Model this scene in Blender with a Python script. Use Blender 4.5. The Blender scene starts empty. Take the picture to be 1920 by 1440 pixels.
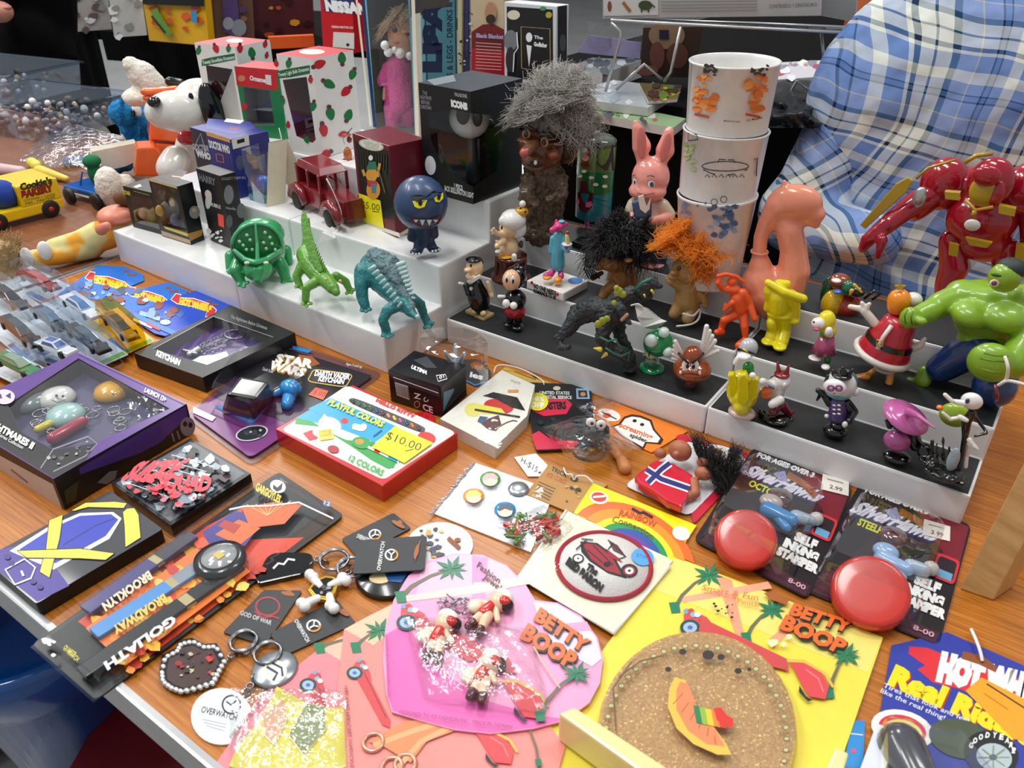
import bpy,bmesh,math,random
from mathutils import Vector,Matrix,noise
from mathutils.geometry import tessellate_polygon
random.seed(7)
V=Vector
SC=bpy.context.scene
COL=SC.collection
# ------------------------------------------------------------------ camera, world, lights, exposure
H=0.45            # camera height above the table top (z = 0 is the table top, the hall floor is at -0.75)
FPX=1500.0        # focal length in pixels of a 1920x1440 frame
RW=Matrix(((0.81625,0.57769,0.0002),(-0.30348,0.42849,0.85105),(0.49154,-0.69473,0.52509)))
xa=V(RW[0]).normalized();za=V(RW[2]);za=(za-xa*za.dot(xa)).normalized();ya=za.cross(xa)
R3=Matrix((xa,ya,za)).transposed()      # camera to world
CAM=V((0,0,H))
cd=bpy.data.cameras.new('camera');cam=bpy.data.objects.new('camera',cd);COL.objects.link(cam)
cam.matrix_world=Matrix.Translation(CAM) @ R3.to_4x4()
cd.sensor_fit='HORIZONTAL';cd.sensor_width=36;cd.lens=FPX/1920*36;cd.clip_start=.01;cd.clip_end=60
cd.dof.use_dof=True;cd.dof.focus_distance=0.92;cd.dof.aperture_fstop=16.0
SC.camera=cam
w=bpy.data.worlds.new('hall_air');SC.world=w;w.use_nodes=True
w.node_tree.nodes['Background'].inputs[0].default_value=(.92,.96,1,1);w.node_tree.nodes['Background'].inputs[1].default_value=.27
def area(name,loc,size,power,target,color=(1,1,1)):
    l=bpy.data.lights.new(name,'AREA');l.shape='RECTANGLE';l.size,l.size_y=size;l.energy=power;l.color=color
    o=bpy.data.objects.new(name,l);COL.objects.link(o);o.location=loc
    o.rotation_euler=(V(target)-V(loc)).to_track_quat('-Z','Y').to_euler();return o
for i,(lx,ly,pw) in enumerate(((-2.3,-.3,24),(-.7,.2,17),(-1.9,2.6,26),(.5,1.6,15),(-4.5,3.0,50),(-3.5,.5,20))):
    area('hall_light',(lx,ly,2.6),(1.25,.32),pw,(lx*.9,ly+.1,0),(1,.99,.96))
SC.view_settings.view_transform='Standard';SC.view_settings.look='None';SC.view_settings.exposure=0.66;SC.view_settings.gamma=1.0
SC.view_settings.use_curve_mapping=False
SC.cycles.max_bounces=8;SC.cycles.transparent_max_bounces=24;SC.cycles.caustics_reflective=False;SC.cycles.caustics_refractive=False
SC.cycles.use_denoising=True
# ------------------------------------------------------------------ pixels of the photograph -> places in the room
def ray(px,py):return (R3 @ V(((px-960),-(py-720),-FPX))).normalized()
def W(px,py,z=0.0):
    r=ray(px,py);return CAM+r*((z-H)/r.z)
def Zp(z):
    return lambda px,py,off=0.0:W(px,py,z+off)
def PL(p,n):
    p=V(p);n=V(n).normalized()
    if n.dot(CAM-p) < 0:n=-n
    def f(px,py,off=0.0):
        r=ray(px,py);return CAM+r*(((p+n*off)-CAM).dot(n)/r.dot(n))
    f.n=n
    return f
def VPl(a,b):return PL(a,(b-a).cross(V((0,0,1))))
UP=V((0,0,1))
def onball(c,r):
    """pixels onto a ball"""
    def f(px,py,off=0.0):
        d=ray(px,py);R_=r+off;t=(c-CAM).dot(d);q=CAM+d*t;h2=R_*R_-(q-c).length_squared
        return CAM+d*(t-math.sqrt(h2)) if h2 > 0 else c+(q-c).normalized()*R_
    return f
def zat(p,px,py):
    """height at which the vertical line over p is seen at the pixel"""
    n=V((CAM.x-p.x,CAM.y-p.y,0)).normalized();r=ray(px,py);q=CAM+r*((p-CAM).dot(n)/r.dot(n));return q.z
# ------------------------------------------------------------------ materials
def lin(h):
    c=[int(h[i:i+2],16)/255 for i in (0,2,4)]
    return tuple(x/12.92 if x <= .04045 else ((x+.055)/1.055)**2.4 for x in c)+(1,)
MC={}
def m(h,r=.45,metal=0,coat=0,kind='p',var=.06,bump=0,scale=60,sss=0,spec=.5):
    key=(h,r,metal,coat,kind,var,bump,scale,sss,spec)
    if key in MC:return MC[key]
    t=bpy.data.materials.new('mat_'+kind+'_'+h);t.use_nodes=True;MC[key]=t
    nt=t.node_tree;N=nt.nodes;L=nt.links;b=N['Principled BSDF']
    tc=N.new('ShaderNodeTexCoord');nz=N.new('ShaderNodeTexNoise');nz.inputs['Scale'].default_value=scale;nz.inputs['Detail'].default_value=3
    L.new(tc.outputs['Object'],nz.inputs['Vector'])
    hs=N.new('ShaderNodeHueSaturation');mr=N.new('ShaderNodeMapRange');mr.inputs[3].default_value=1-var*2;mr.inputs[4].default_value=1+var*2
    L.new(nz.outputs[0],mr.inputs[0]);L.new(mr.outputs[0],hs.inputs['Value']);hs.inputs['Color'].default_value=lin(h);L.new(hs.outputs[0],b.inputs['Base Color'])
    b.inputs['Roughness'].default_value=r;b.inputs['Metallic'].default_value=metal;b.inputs['Coat Weight'].default_value=coat;b.inputs['Coat Roughness'].default_value=.08
    b.inputs['Specular IOR Level'].default_value=spec
    if sss:b.inputs['Subsurface Weight'].default_value=sss;b.inputs['Subsurface Radius'].default_value=(.01,.006,.004);b.inputs['Subsurface Scale'].default_value=.5
    if bump:
        bp=N.new('ShaderNodeBump');bp.inputs['Strength'].default_value=min(1,bump);bp.inputs['Distance'].default_value=.002;L.new(nz.outputs[0],bp.inputs['Height']);L.new(bp.outputs[0],b.inputs['Normal'])
    if kind=='fuzz':b.inputs['Sheen Weight'].default_value=.6
    return t
def g(h,**k):k.setdefault('r',.22);k.setdefault('coat',.5);return m(h,**k)      # glossy painted plastic
def pr(h,r=.35):return m(h,r=r,var=.03)                                            # printed ink
def clear(tint='ffffff',fac=.12,rough=.04,wr=0.0,key=None):
    key=('clear',tint,fac,rough,wr)
    if key in MC:return MC[key]
    t=bpy.data.materials.new('clear_plastic_'+tint);t.use_nodes=True;MC[key]=t
    nt=t.node_tree;N=nt.nodes;L=nt.links;N.remove(N['Principled BSDF']);out=N['Material Output']
    a=N.new('ShaderNodeBsdfTransparent');a.inputs[0].default_value=lin(tint);gl=N.new('ShaderNodeBsdfGlossy');gl.inputs['Roughness'].default_value=rough
    gl.inputs[0].default_value=(.95,.97,1,1)
    lw=N.new('ShaderNodeLayerWeight');lw.inputs[0].default_value=.25
    mr=N.new('ShaderNodeMapRange');mr.inputs[3].default_value=fac*.22;mr.inputs[4].default_value=min(.9,fac*4);L.new(lw.outputs['Facing'],mr.inputs[0])
    mx=N.new('ShaderNodeMixShader');L.new(mr.outputs[0],mx.inputs[0]);L.new(a.outputs[0],mx.inputs[1]);L.new(gl.outputs[0],mx.inputs[2]);L.new(mx.outputs[0],out.inputs[0])
    if wr:
        nz=N.new('ShaderNodeTexNoise');nz.inputs['Scale'].default_value=55;nz.inputs['Detail'].default_value=4;tc=N.new('ShaderNodeTexCoord');L.new(tc.outputs['Object'],nz.inputs[0])
        bp=N.new('ShaderNodeBump');bp.inputs['Strength'].default_value=wr;bp.inputs['Distance'].default_value=.01;L.new(nz.outputs[0],bp.inputs['Height']);L.new(bp.outputs[0],gl.inputs['Normal'])
    return t
# ------------------------------------------------------------------ mesh builder
def basis(d):
    d=d.normalized();a=UP if abs(d.z) < .9 else V((1,0,0));u=a.cross(d).normalized();return u,d.cross(u),d
class MB:
    def __init__(s):s.v=[];s.f=[];s.mi=[];s.sm=[];s.mats=[]
    def k(s,mat):
        if mat not in s.mats:s.mats.append(mat)
        return s.mats.index(mat)
    def add(s,v,f,mat,sm=False):
        n=len(s.v);s.v+=[V(x) for x in v];i=s.k(mat)
        for q in f:s.f.append([a+n for a in q]);s.mi.append(i);s.sm.append(sm)
        return s
    def ell(s,c,r,mat,ax=None,seg=18,ring=11):
        c=V(c);ax=ax or (V((1,0,0)),V((0,1,0)),UP)
        if isinstance(r,(int,float)):r=(r,r,r)
        v=[c+ax[2]*r[2]]
        for i in range(1,ring):
            t=math.pi*i/ring
            for j in range(seg):
                p=2*math.pi*j/seg;v.append(c+ax[0]*(r[0]*math.sin(t)*math.cos(p))+ax[1]*(r[1]*math.sin(t)*math.sin(p))+ax[2]*(r[2]*math.cos(t)))
        v.append(c-ax[2]*r[2]);f=[]
        for j in range(seg):
            k=(j+1) % seg;f.append([0,1+j,1+k])
            for i in range(ring-2):a=1+i*seg;f.append([a+j,a+seg+j,a+seg+k,a+k])
            a=1+(ring-2)*seg;f.append([a+j,len(v)-1,a+k])
        return s.add(v,f,mat,True)
    def tube(s,pts,r,mat,seg=10,closed=False,sm=True,flat=1.0):
        pts=[V(p) for p in pts];n=len(pts);rr=r if isinstance(r,(list,tuple)) else [r]*n
        v=[];u=None
        for i,p in enumerate(pts):
            a=pts[i-1] if (i > 0 or closed) else p;b=pts[(i+1) % n] if (i < n-1 or closed) else p
            d=(b-a)
            if d.length < 1e-9:d=UP.copy()
            d.normalize()
            if u is None:u=basis(d)[0]
            u=u-d*u.dot(d)
            u=u.normalized() if u.length > 1e-6 else basis(d)[0]
            w_=d.cross(u)
            for j in range(seg):
                t=2*math.pi*j/seg;v.append(p+u*(rr[i]*math.cos(t))+w_*(rr[i]*flat*math.sin(t)))
        f=[]
        for i in range(n if closed else n-1):
            a=i*seg;b=((i+1) % n)*seg
            for j in range(seg):k=(j+1) % seg;f.append([a+j,a+k,b+k,b+j])
        if not closed:f.append(list(range(seg))[::-1]);f.append([(n-1)*seg+j for j in range(seg)])
        return s.add(v,f,mat,sm)
    def cap(s,a,b,ra,rb,mat,seg=14,flat=1.0):
        a=V(a);b=V(b);d=(b-a)
        if d.length < 1e-7:return s.ell(a,ra,mat)
        d.normalize();P=[];r=[]
        for t in (88,65,40,20):q=math.radians(t);P.append(a-d*ra*math.sin(q));r.append(ra*math.cos(q))
        P+=[a,b];r+=[ra,rb]
        for t in (20,40,65,88):q=math.radians(t);P.append(b+d*rb*math.sin(q));r.append(rb*math.cos(q))
        return s.tube(P,r,mat,seg,flat=flat)
    def prism(s,pts,vec,mat,sm=False,side=None):
        n=len(pts);pts=[V(p) for p in pts];vec=V(vec);v=pts+[p+vec for p in pts]
        s.add(v,[list(range(n)),list(range(n,2*n))[::-1]],mat,sm)
        return s.add(v,[[i,i+n,(i+1) % n+n,(i+1) % n] for i in range(n)],side or mat,sm)
    def box(s,c,sz,mat,ax=None):
        c=V(c);ax=ax or (V((1,0,0)),V((0,1,0)),UP);a,b,d=[ax[i]*sz[i]/2 for i in range(3)]
        return s.prism([c-a-b-d,c+a-b-d,c+a+b-d,c-a+b-d],d*2,mat)
    def hexa(s,q,mat):
        return s.add(q,[[0,1,2,3],[7,6,5,4],[0,4,5,1],[1,5,6,2],[2,6,7,3],[3,7,4,0]],mat)
    def lathe(s,c,prof,mat,ax=None,seg=28,sm=True,cap=True):
        c=V(c);ax=ax or (V((1,0,0)),V((0,1,0)),UP);v=[];f=[]
        for r,z in prof:
            for j in range(seg):t=2*math.pi*j/seg;v.append(c+ax[0]*(r*math.cos(t))+ax[1]*(r*math.sin(t))+ax[2]*z)
        for i in range(len(prof)-1):
            a=i*seg
            for j in range(seg):k=(j+1) % seg;f.append([a+j,a+k,a+seg+k,a+seg+j])
        if cap:f.append(list(range(seg))[::-1]);f.append([(len(prof)-1)*seg+j for j in range(seg)])
        return s.add(v,f,mat,sm)
    def torus(s,c,R,r,mat,ax=None,seg=28,rs=8):
        c=V(c);ax=ax or (V((1,0,0)),V((0,1,0)),UP)
        return s.tube([c+ax[0]*(R*math.cos(2*math.pi*i/seg))+ax[1]*(R*math.sin(2*math.pi*i/seg)) for i in range(seg)],r,mat,rs,closed=True)
    def grid(s,fn,nu,nv,mat,sm=True):
        v=[fn(i/nu,j/nv) for j in range(nv+1) for i in range(nu+1)]
        return s.add(v,[[j*(nu+1)+i,j*(nu+1)+i+1,(j+1)*(nu+1)+i+1,(j+1)*(nu+1)+i] for j in range(nv) for i in range(nu)],mat,sm)
    def build(s,name,parent=None,bevel=0,label=None,kind=None,remesh=0,smooth=0,thick=0,rough=0):
        o=parent;org=V((0,0,0))
        while o is not None:org=org+o.location;o=o.parent
        me=bpy.data.meshes.new(name);loc=V((0,0,0))
        if parent is None and s.v:
            lo=V([min(p[i] for p in s.v) for i in range(3)]);hi=V([max(p[i] for p in s.v) for i in range(3)]);loc=V(((lo.x+hi.x)/2,(lo.y+hi.y)/2,lo.z));org=loc
        me.from_pydata([p-org for p in s.v],[],s.f)
        for q in s.mats:me.materials.append(q)
        for p,i,sm in zip(me.polygons,s.mi,s.sm):p.material_index=i;p.use_smooth=sm
        ob=bpy.data.objects.new(name,me);COL.objects.link(ob);ob.parent=parent;ob.location=loc
        if bevel or remesh or thick:
            if bevel:
                bm=bmesh.new();bm.from_mesh(me);bmesh.ops.remove_doubles(bm,verts=bm.verts,dist=1e-6)
                es=[e for e in bm.edges if e.is_manifold and e.calc_face_angle(0) > .6]
                bmesh.ops.bevel(bm,geom=es,offset=bevel,segments=2,profile=.6,affect='EDGES',clamp_overlap=True);bm.to_mesh(me);bm.free()
            if thick:
                q=ob.modifiers.new('t','SOLIDIFY');q.thickness=thick;q.offset=0
            if remesh:
                q=ob.modifiers.new('r','REMESH');q.mode='VOXEL';q.voxel_size=remesh;q.use_smooth_shade=True
                if smooth:q=ob.modifiers.new('s','SMOOTH');q.factor=.5;q.iterations=smooth
            dg=bpy.context.evaluated_depsgraph_get();dg.update();nm=bpy.data.meshes.new_from_object(ob.evaluated_get(dg));ob.modifiers.clear();ob.data=nm
            if remesh and rough:
                for q in nm.vertices:q.co+=q.normal*(rough*noise.noise(q.co*160))+q.normal*(rough*.6*noise.noise(q.co*420))
        if label:ob['label']=label
        if kind:ob['kind']=kind
        if name in PLURAL:return split(ob,PLURAL[name])
        return ob
PLURAL=dict(eyes='eye',spots='spot',dark_spots='dark_spot',gloves='glove',shoes='shoe',feet='foot',wheels='wheel',boots='boot',pink_legs='leg',hands='hand',buttons='button',claws='claw',side_spikes='side_spike',back_spines='back_spine',toenails='toenail',rivets='rivet',bones='bone',stool_posts='stool_post',eyebrows='eyebrow',brows='brow',wing_panels='wing_panel',leg_bands='leg_band',inner_ears='inner_ear',slippers='slipper',white_soles='white_sole',webbed_feet='webbed_foot',legs='leg',arms='arm',shoulder_plates='shoulder_plate',dark_sockets='dark_socket',moss_patches='moss_patch',blocks='block',green_cords='green_cord',finger_creases='finger_crease',gold_trim='gold_trim',leg_trim='leg_trim',plush_foot='plush_foot',horned_hair='horned_hair',black_wig='black_wig_tuft',red_shapes='red_shape',green_shapes='green_shape',silver_findings='silver_finding',earring_hooks='earring_hook',face_and_gloves='face_or_glove',limbs_and_shoes='limb',black_sleeves_and_base='black_sleeve_or_base',white_gloves_and_leg='white_glove',white_mittens='white_mitten',hand_and_head='hand',head_and_hand='hand',jeans='jeans_leg',split_ring='split_ring',yellow_piece='yellow_piece',sleeve_seam='sleeve_seam')
def split(ob,nm):
    me=ob.data;n=len(me.vertices);par=list(range(n))
    def find(a):
        while par[a] != a:par[a]=par[par[a]];a=par[a]
        return a
    for e in me.edges:a,b=find(e.vertices[0]),find(e.vertices[1]);par[a]=b
    comp={}
    for i in range(n):comp.setdefault(find(i),[]).append(i)
    if len(comp) < 2:ob.name=nm;me.name=nm;return ob
    bb=[];co=[v.co for v in me.vertices]
    for k,ids in comp.items():bb.append([[k],[min(co[i][a] for i in ids)-.0002 for a in range(3)],[max(co[i][a] for i in ids)+.0002 for a in range(3)]])
    ch=True
    while ch:
        ch=False
        for i in range(len(bb)):
            for j in range(i+1,len(bb)):
                if all(bb[i][1][a] <= bb[j][2][a] and bb[j][1][a] <= bb[i][2][a] for a in range(3)):
                    A,B=bb[i],bb.pop(j);A[0]+=B[0];A[1]=[min(p,q) for p,q in zip(A[1],B[1])];A[2]=[max(p,q) for p,q in zip(A[2],B[2])];ch=True;break
            if ch:break
    if len(bb) < 2:return ob
    where={k:gi for gi,g_ in enumerate(bb) for k in g_[0]};fs=[[] for _ in bb]
    for p in me.polygons:fs[where[find(p.vertices[0])]].append(p)
    out=[]
    for F in fs:
        ids=sorted({i for p in F for i in p.vertices});mp={q:i for i,q in enumerate(ids)};m2=bpy.data.meshes.new(nm);m2.from_pydata([co[i] for i in ids],[],[[mp[i] for i in p.vertices] for p in F])
        for q in me.materials:m2.materials.append(q)
        for p,q in zip(m2.polygons,F):p.material_index=q.material_index;p.use_smooth=q.use_smooth
        o2=bpy.data.objects.new(nm,m2);COL.objects.link(o2);o2.parent=ob.parent;o2.location=ob.location;out.append(o2)
        if 'label' in ob:o2['label']=ob['label']
    bpy.data.objects.remove(ob);return out[0]
def tag(o,label,cat,group=None):
    o['label']=label;o['category']=cat
    if group:o['group']=group
    return o
def thing(name,label,cat,loc,group=None):
    o=bpy.data.objects.new(name,None);COL.objects.link(o);o.location=loc;o.empty_display_size=.02
    return tag(o,label,cat,group)
# ------------------------------------------------------------------ lettering and flat print
TX={}
def textmesh(st,bold=.02):
    if (st,bold) in TX:return TX[(st,bold)]
    c=bpy.data.curves.new('t','FONT');c.body=st;c.resolution_u=2;c.offset=bold;o=bpy.data.objects.new('t',c);COL.objects.link(o)
    dg=bpy.context.evaluated_depsgraph_get();me=bpy.data.meshes.new_from_object(o.evaluated_get(dg));v=[(p.co.x,p.co.y) for p in me.vertices];f=[list(p.vertices) for p in me.polygons]
    bpy.data.objects.remove(o);bpy.data.meshes.remove(me)
    x0=min(p[0] for p in v);x1=max(p[0] for p in v);y1=.72 if st.upper()==st else max(.72,max(p[1] for p in v))
    TX[(st,bold)]=([((p[0]-x0)/(x1-x0),p[1]/y1) for p in v],f);return TX[(st,bold)]
class Pr(MB):
    """flat print on a surface; Q maps a pixel of the photograph to the surface"""
    def __init__(s,Q,step=.00005,base=.00006):super().__init__();s.Q=Q;s.l=base;s.st=step
    def up(s):s.l+=s.st;return s.l
    def poly(s,pts,mat):
        o=s.up();v=[s.Q(x,y,o) for x,y in pts]
        tri=tessellate_polygon([v]);return s.add(v,[list(t) for t in tri],mat)
    def ell(s,x,y,rx,ry,mat,rot=0,n=22):
        a=math.radians(rot);return s.poly([(x+rx*math.cos(t)*math.cos(a)-ry*math.sin(t)*math.sin(a),y+rx*math.cos(t)*math.sin(a)+ry*math.sin(t)*math.cos(a)) for t in [2*math.pi*i/n for i in range(n)]],mat)
    def line(s,pts,w_,mat,closed=False):
        o=s.up();n=len(pts);v=[]
        for i,(x,y) in enumerate(pts):
            a=pts[i-1] if (i or closed) else pts[i];b=pts[(i+1) % n] if (i < n-1 or closed) else pts[i]
            dx,dy=b[0]-a[0],b[1]-a[1];L_=math.hypot(dx,dy) or 1;ww=w_[i] if isinstance(w_,(list,tuple)) else w_;nx,ny=-dy/L_*ww/2,dx/L_*ww/2
            v+=[s.Q(x+nx,y+ny,o),s.Q(x-nx,y-ny,o)]
        return s.add(v,[[2*i,2*((i+1) % n),2*((i+1) % n)+1,2*i+1] for i in range(n if closed else n-1)],mat)
    def text(s,st,A,B,C,mat,bold=.02,arc=0,shear=0):
        o=s.up();tv,tf=textmesh(st,bold);v=[]
        for u,w_ in tv:
            h_=w_+arc*4*u*(1-u);v.append(s.Q(A[0]+(B[0]-A[0])*(u+shear*w_)+(C[0]-A[0])*h_,A[1]+(B[1]-A[1])*(u+shear*w_)+(C[1]-A[1])*h_,o))
        return s.add(v,tf,mat)
    def blotch(s,x,y,w_,h_,cols,n=20,rs=(3,8),seed=1,quad=None):
        R=random.Random(seed)
        for i in range(n):
            u,v_=R.random(),R.random()
            if quad:a,b,c,d=quad;px=(a[0]*(1-u)+b[0]*u)*(1-v_)+(d[0]*(1-u)+c[0]*u)*v_;py=(a[1]*(1-u)+b[1]*u)*(1-v_)+(d[1]*(1-u)+c[1]*u)*v_
            else:px,py=x+u*w_,y+v_*h_
            k=R.randint(5,8);r0=R.uniform(*rs);a0=R.random()*6;s.poly([(px+r0*R.uniform(.55,1.2)*math.cos(a0+6.283*j/k),py+r0*R.uniform(.4,.9)*math.sin(a0+6.283*j/k)) for j in range(k)],R.choice(cols))
        return s
def rr(q,r=.12,n=4):
    """quad with rounded corners, in pixels"""
    out=[]
    for i in range(4):
        p=q[i];a=q[i-1];b=q[(i+1) % 4];A=(p[0]+(a[0]-p[0])*r,p[1]+(a[1]-p[1])*r);B=(p[0]+(b[0]-p[0])*r,p[1]+(b[1]-p[1])*r)
        for j in range(n+1):
            t=j/n;out.append(((1-t)**2*A[0]+2*t*(1-t)*p[0]+t*t*B[0],(1-t)**2*A[1]+2*t*(1-t)*p[1]+t*t*B[1]))
    return out
def qd(q,u,v):
    a,b,c,d=q;return ((a[0]*(1-u)+b[0]*u)*(1-v)+(d[0]*(1-u)+c[0]*u)*v,(a[1]*(1-u)+b[1]*u)*(1-v)+(d[1]*(1-u)+c[1]*u)*v)
def sub(q,u0,v0,u1,v1):return [qd(q,u0,v0),qd(q,u1,v0),qd(q,u1,v1),qd(q,u0,v1)]
def cen(P):return sum((V(p) for p in P),V((0,0,0)))/len(P)
def card(name,label,cat,pts,z,t,mat,group=None,edge=None,hole=None):
    """thin board lying at height z, outline given in pixels of its top face"""
    P=[W(x,y,z+t) for x,y in pts];c=cen(P);o=thing(name,label,cat,(c.x,c.y,z),group)
    MB().prism(P,(0,0,-t),mat,side=edge or mat).build('card',o)
    return o,Pr(Zp(z+t))
def shell(pts,z0,h,mat,k=.85,flange=0,lid=True,mb=None,mid=.5):
    """vacuum-formed shell: outline in pixels at z0, raised by h, top drawn in by k"""
    mb=mb or MB();P=[W(x,y,z0) for x,y in pts];c=cen(P);n=len(P)
    rows=[]
    if flange:rows.append([c+(p-c)*(1+flange) for p in P])
    rows.append(P)
    kk=1-(1-k)*.45
    rows.append([c+(p-c)*kk+UP*(h*.8) for p in P]);rows.append([c+(p-c)*k+UP*h for p in P])
    v=[q for r_ in rows for q in r_];f=[[i*n+j,i*n+(j+1) % n,(i+1)*n+(j+1) % n,(i+1)*n+j] for i in range(len(rows)-1) for j in range(n)]
    mb.add(v,f,mat,False)
    if lid:mb.add(rows[-1],[list(range(n))],mat)
    return mb
class Box:
    """upright carton: pixels of its front bottom corner A, left and right bottom corners B, C and of the front corner's top T"""
    def __init__(s,A,B,C,T,z,top=False,h=None,depth=None):
        s.z=z;a=W(*A,z);s.h=h if h else zat(a,*T)-z
        zz=z+s.h if top else z;a=W(*T,zz) if top else a;a.z=z;b=W(*B,zz);c=W(*C,zz);b.z=c.z=z
        u=b-a;v=c-a
        if u.length >= v.length:v=v-u*(u.dot(v)/u.dot(u))
        else:u=u-v*(u.dot(v)/v.dot(v))
        if depth:v=v.normalized()*depth
        s.a=a;s.b=a+u;s.c=a+v;s.d=a+u+v;s.u=u;s.v=v
        s.L=VPl(s.a,s.b);s.R=VPl(s.a,s.c);s.T=Zp(z+s.h);s.top=z+s.h;s.mid=(s.a+s.d)/2
    def solid(s,mat,mb=None,z0=0,z1=None):
        z1=s.h if z1 is None else z1
        return (mb or MB()).prism([s.a+UP*z0,s.b+UP*z0,s.d+UP*z0,s.c+UP*z0],UP*(z1-z0),mat)
    def thing(s,name,label,cat,group=None):s.o=thing(name,label,cat,s.mid,group);return s.o
# ------------------------------------------------------------------ figures modelled on an upright plane facing the aisle
class Fig:
    def __init__(s,x,y,z,name=None,label=None,cat=None,group=None):
        s.B=W(x,y,z);s.z=z;s.n=V((CAM.x-s.B.x,CAM.y-s.B.y,0)).normalized();s.r=UP.cross(s.n)
        D=(s.B-CAM);s.s=(-(D.dot(za)))/FPX;s.ph=math.asin((CAM.z-s.B.z)/D.length);s.ax=(s.r,s.n,UP)
        if name:s.o=thing(name,label,cat,s.B,group)
    def p(s,x,y,d=0.0):
        r=ray(x,y);return CAM+r*(((s.B+s.n*d)-CAM).dot(s.n)/r.dot(s.n))
    def g(s,x,y,h=0.0):return (W(x,y,s.z+h)-s.B).dot(s.n)
    def pl(s,d):return lambda x,y,off=0.0:s.p(x,y,d+off)
    def ell(s,mb,x,y,rx,ry,mat,d=0.0,dep=None,rot=0,seg=18,ring=11):
        a=rx*s.s;b=(dep if dep is not None else rx)*s.s;c=ry*s.s;sp,cp=math.sin(s.ph),math.cos(s.ph)
        if abs(rot) < 30:c=math.sqrt(max((c*c-(b*sp)**2),(c*.55)**2))/cp
        q=math.radians(rot);u=s.r*math.cos(q)-UP*math.sin(q);w_=UP*math.cos(q)+s.r*math.sin(q)
        return mb.ell(s.p(x,y,d),(a,b,c),mat,(u,s.n,w_),seg,ring)
    def cap(s,mb,x0,y0,x1,y1,r0,r1,mat,d0=0.0,d1=None,flat=1.0,seg=14):
        d1=d0 if d1 is None else d1
        return mb.cap(s.p(x0,y0,d0),s.p(x1,y1,d1),r0*s.s,r1*s.s,mat,seg,flat)
    def tube(s,mb,pts,r,mat,seg=8,closed=False,flat=1.0):
        P=[s.p(*q) for q in pts];r_=[a*s.s for a in r] if isinstance(r,(list,tuple)) else r*s.s
        return mb.tube(P,r_,mat,seg,closed,flat=flat)
    def slab(s,mb,pts,t,mat,d=0.0,side=None):
        return mb.prism([s.p(x,y,d) for x,y in pts],-s.n*t,mat,side=side)
    def limb(s,mb,pts,mat,seg=12):
        """chain of (x, y, radius[, depth])"""
        for a,b in zip(pts,pts[1:]):s.cap(mb,a[0],a[1],b[0],b[1],a[2],b[2],mat,a[3] if len(a) > 3 else 0,b[3] if len(b) > 3 else 0,seg=seg)
        return mb
def hair(parent,roots,mat,n,length,r=.0006,curl=.004,lift=.6,seed=3,name='hair',seg=4,steps=7,fall=0.0,drift=V((0,0,0))):
    R=random.Random(seed);mb=MB()
    for i in range(n):
        c,rad,nrm=R.choice(roots);a=R.random()*6.283;q=R.random()**.5
        u,w_,d_=basis(V(nrm));st=V(c)+(u*math.cos(a)+w_*math.sin(a))*(rad*q);dr=(V(nrm)*lift+(u*math.cos(a)+w_*math.sin(a))*q*.8+V((R.uniform(-.3,.3),R.uniform(-.3,.3),R.uniform(-.2,.3)))).normalized()
        ln=length*R.uniform(.55,1.15);P=[];ph=R.random()*6
        for j in range(steps):
            t=j/(steps-1);P.append(st+dr*(ln*t)+drift*(t*ln)+UP*(-fall*ln*t*t)+(u*math.sin(ph+t*9)+w_*math.cos(ph*1.3+t*8))*(curl*t))
        mb.tube(P,[r*(1-.75*j/(steps-1)) for j in range(steps)],mat,seg)
    return mb.build(name,parent)
def cord(parent,P,r,mat,name='string',sub_=5):
    out=[];n=len(P)
    for i in range(n-1):
        a,b,c,d=P[max(0,i-1)],P[i],P[i+1],P[min(n-1,i+2)]
        for j in range(sub_):
            t=j/sub_;out.append(.5*((2*b)+(c-a)*t+(2*a-5*b+4*c-d)*t*t+(3*b-a-3*c+d)*t**3))
    out.append(P[-1]);return MB().tube(out,r,mat,6).build(name,parent)
WHT=pr('f4f4f2');BLK=pr('101012');
# ------------------------------------------------------------------ hall floor, tables
def wood(name,c1,c2,c3,ax='X'):
    t=bpy.data.materials.new(name);t.use_nodes=True;nt=t.node_tree;N=nt.nodes;L=nt.links;b=N['Principled BSDF']
    tc=N.new('ShaderNodeTexCoord');mp=N.new('ShaderNodeMapping');L.new(tc.outputs['Object'],mp.inputs[0]);mp.inputs['Scale'].default_value=(9,260,9)
    nz=N.new('ShaderNodeTexNoise');nz.inputs['Scale'].default_value=1.6;nz.inputs['Detail'].default_value=8;nz.inputs['Roughness'].default_value=.65;L.new(mp.outputs[0],nz.inputs[0])
    cr=N.new('ShaderNodeValToRGB');cr.color_ramp.elements[0].position=.3;cr.color_ramp.elements[1].position=.72;cr.color_ramp.elements[0].color=lin(c1);cr.color_ramp.elements[1].color=lin(c3)
    e=cr.color_ramp.elements.new(.5);e.color=lin(c2);L.new(nz.outputs[0],cr.inputs[0])
    n2=N.new('ShaderNodeTexNoise');n2.inputs['Scale'].default_value=3;n2.inputs['Detail'].default_value=3;L.new(tc.outputs['Object'],n2.inputs[0])
    hs=N.new('ShaderNodeHueSaturation');mr=N.new('ShaderNodeMapRange');mr.inputs[3].default_value=.75;mr.inputs[4].default_value=1.25;L.new(n2.outputs[0],mr.inputs[0]);L.new(mr.outputs[0],hs.inputs['Value']);L.new(cr.outputs[0],hs.inputs['Color']);L.new(hs.outputs[0],b.inputs['Base Color'])
    b.inputs['Roughness'].default_value=.34;bp=N.new('ShaderNodeBump');bp.inputs['Strength'].default_value=.15;bp.inputs['Distance'].default_value=.0006;L.new(nz.outputs[0],bp.inputs['Height']);L.new(bp.outputs[0],b.inputs['Normal'])
    return t
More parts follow.
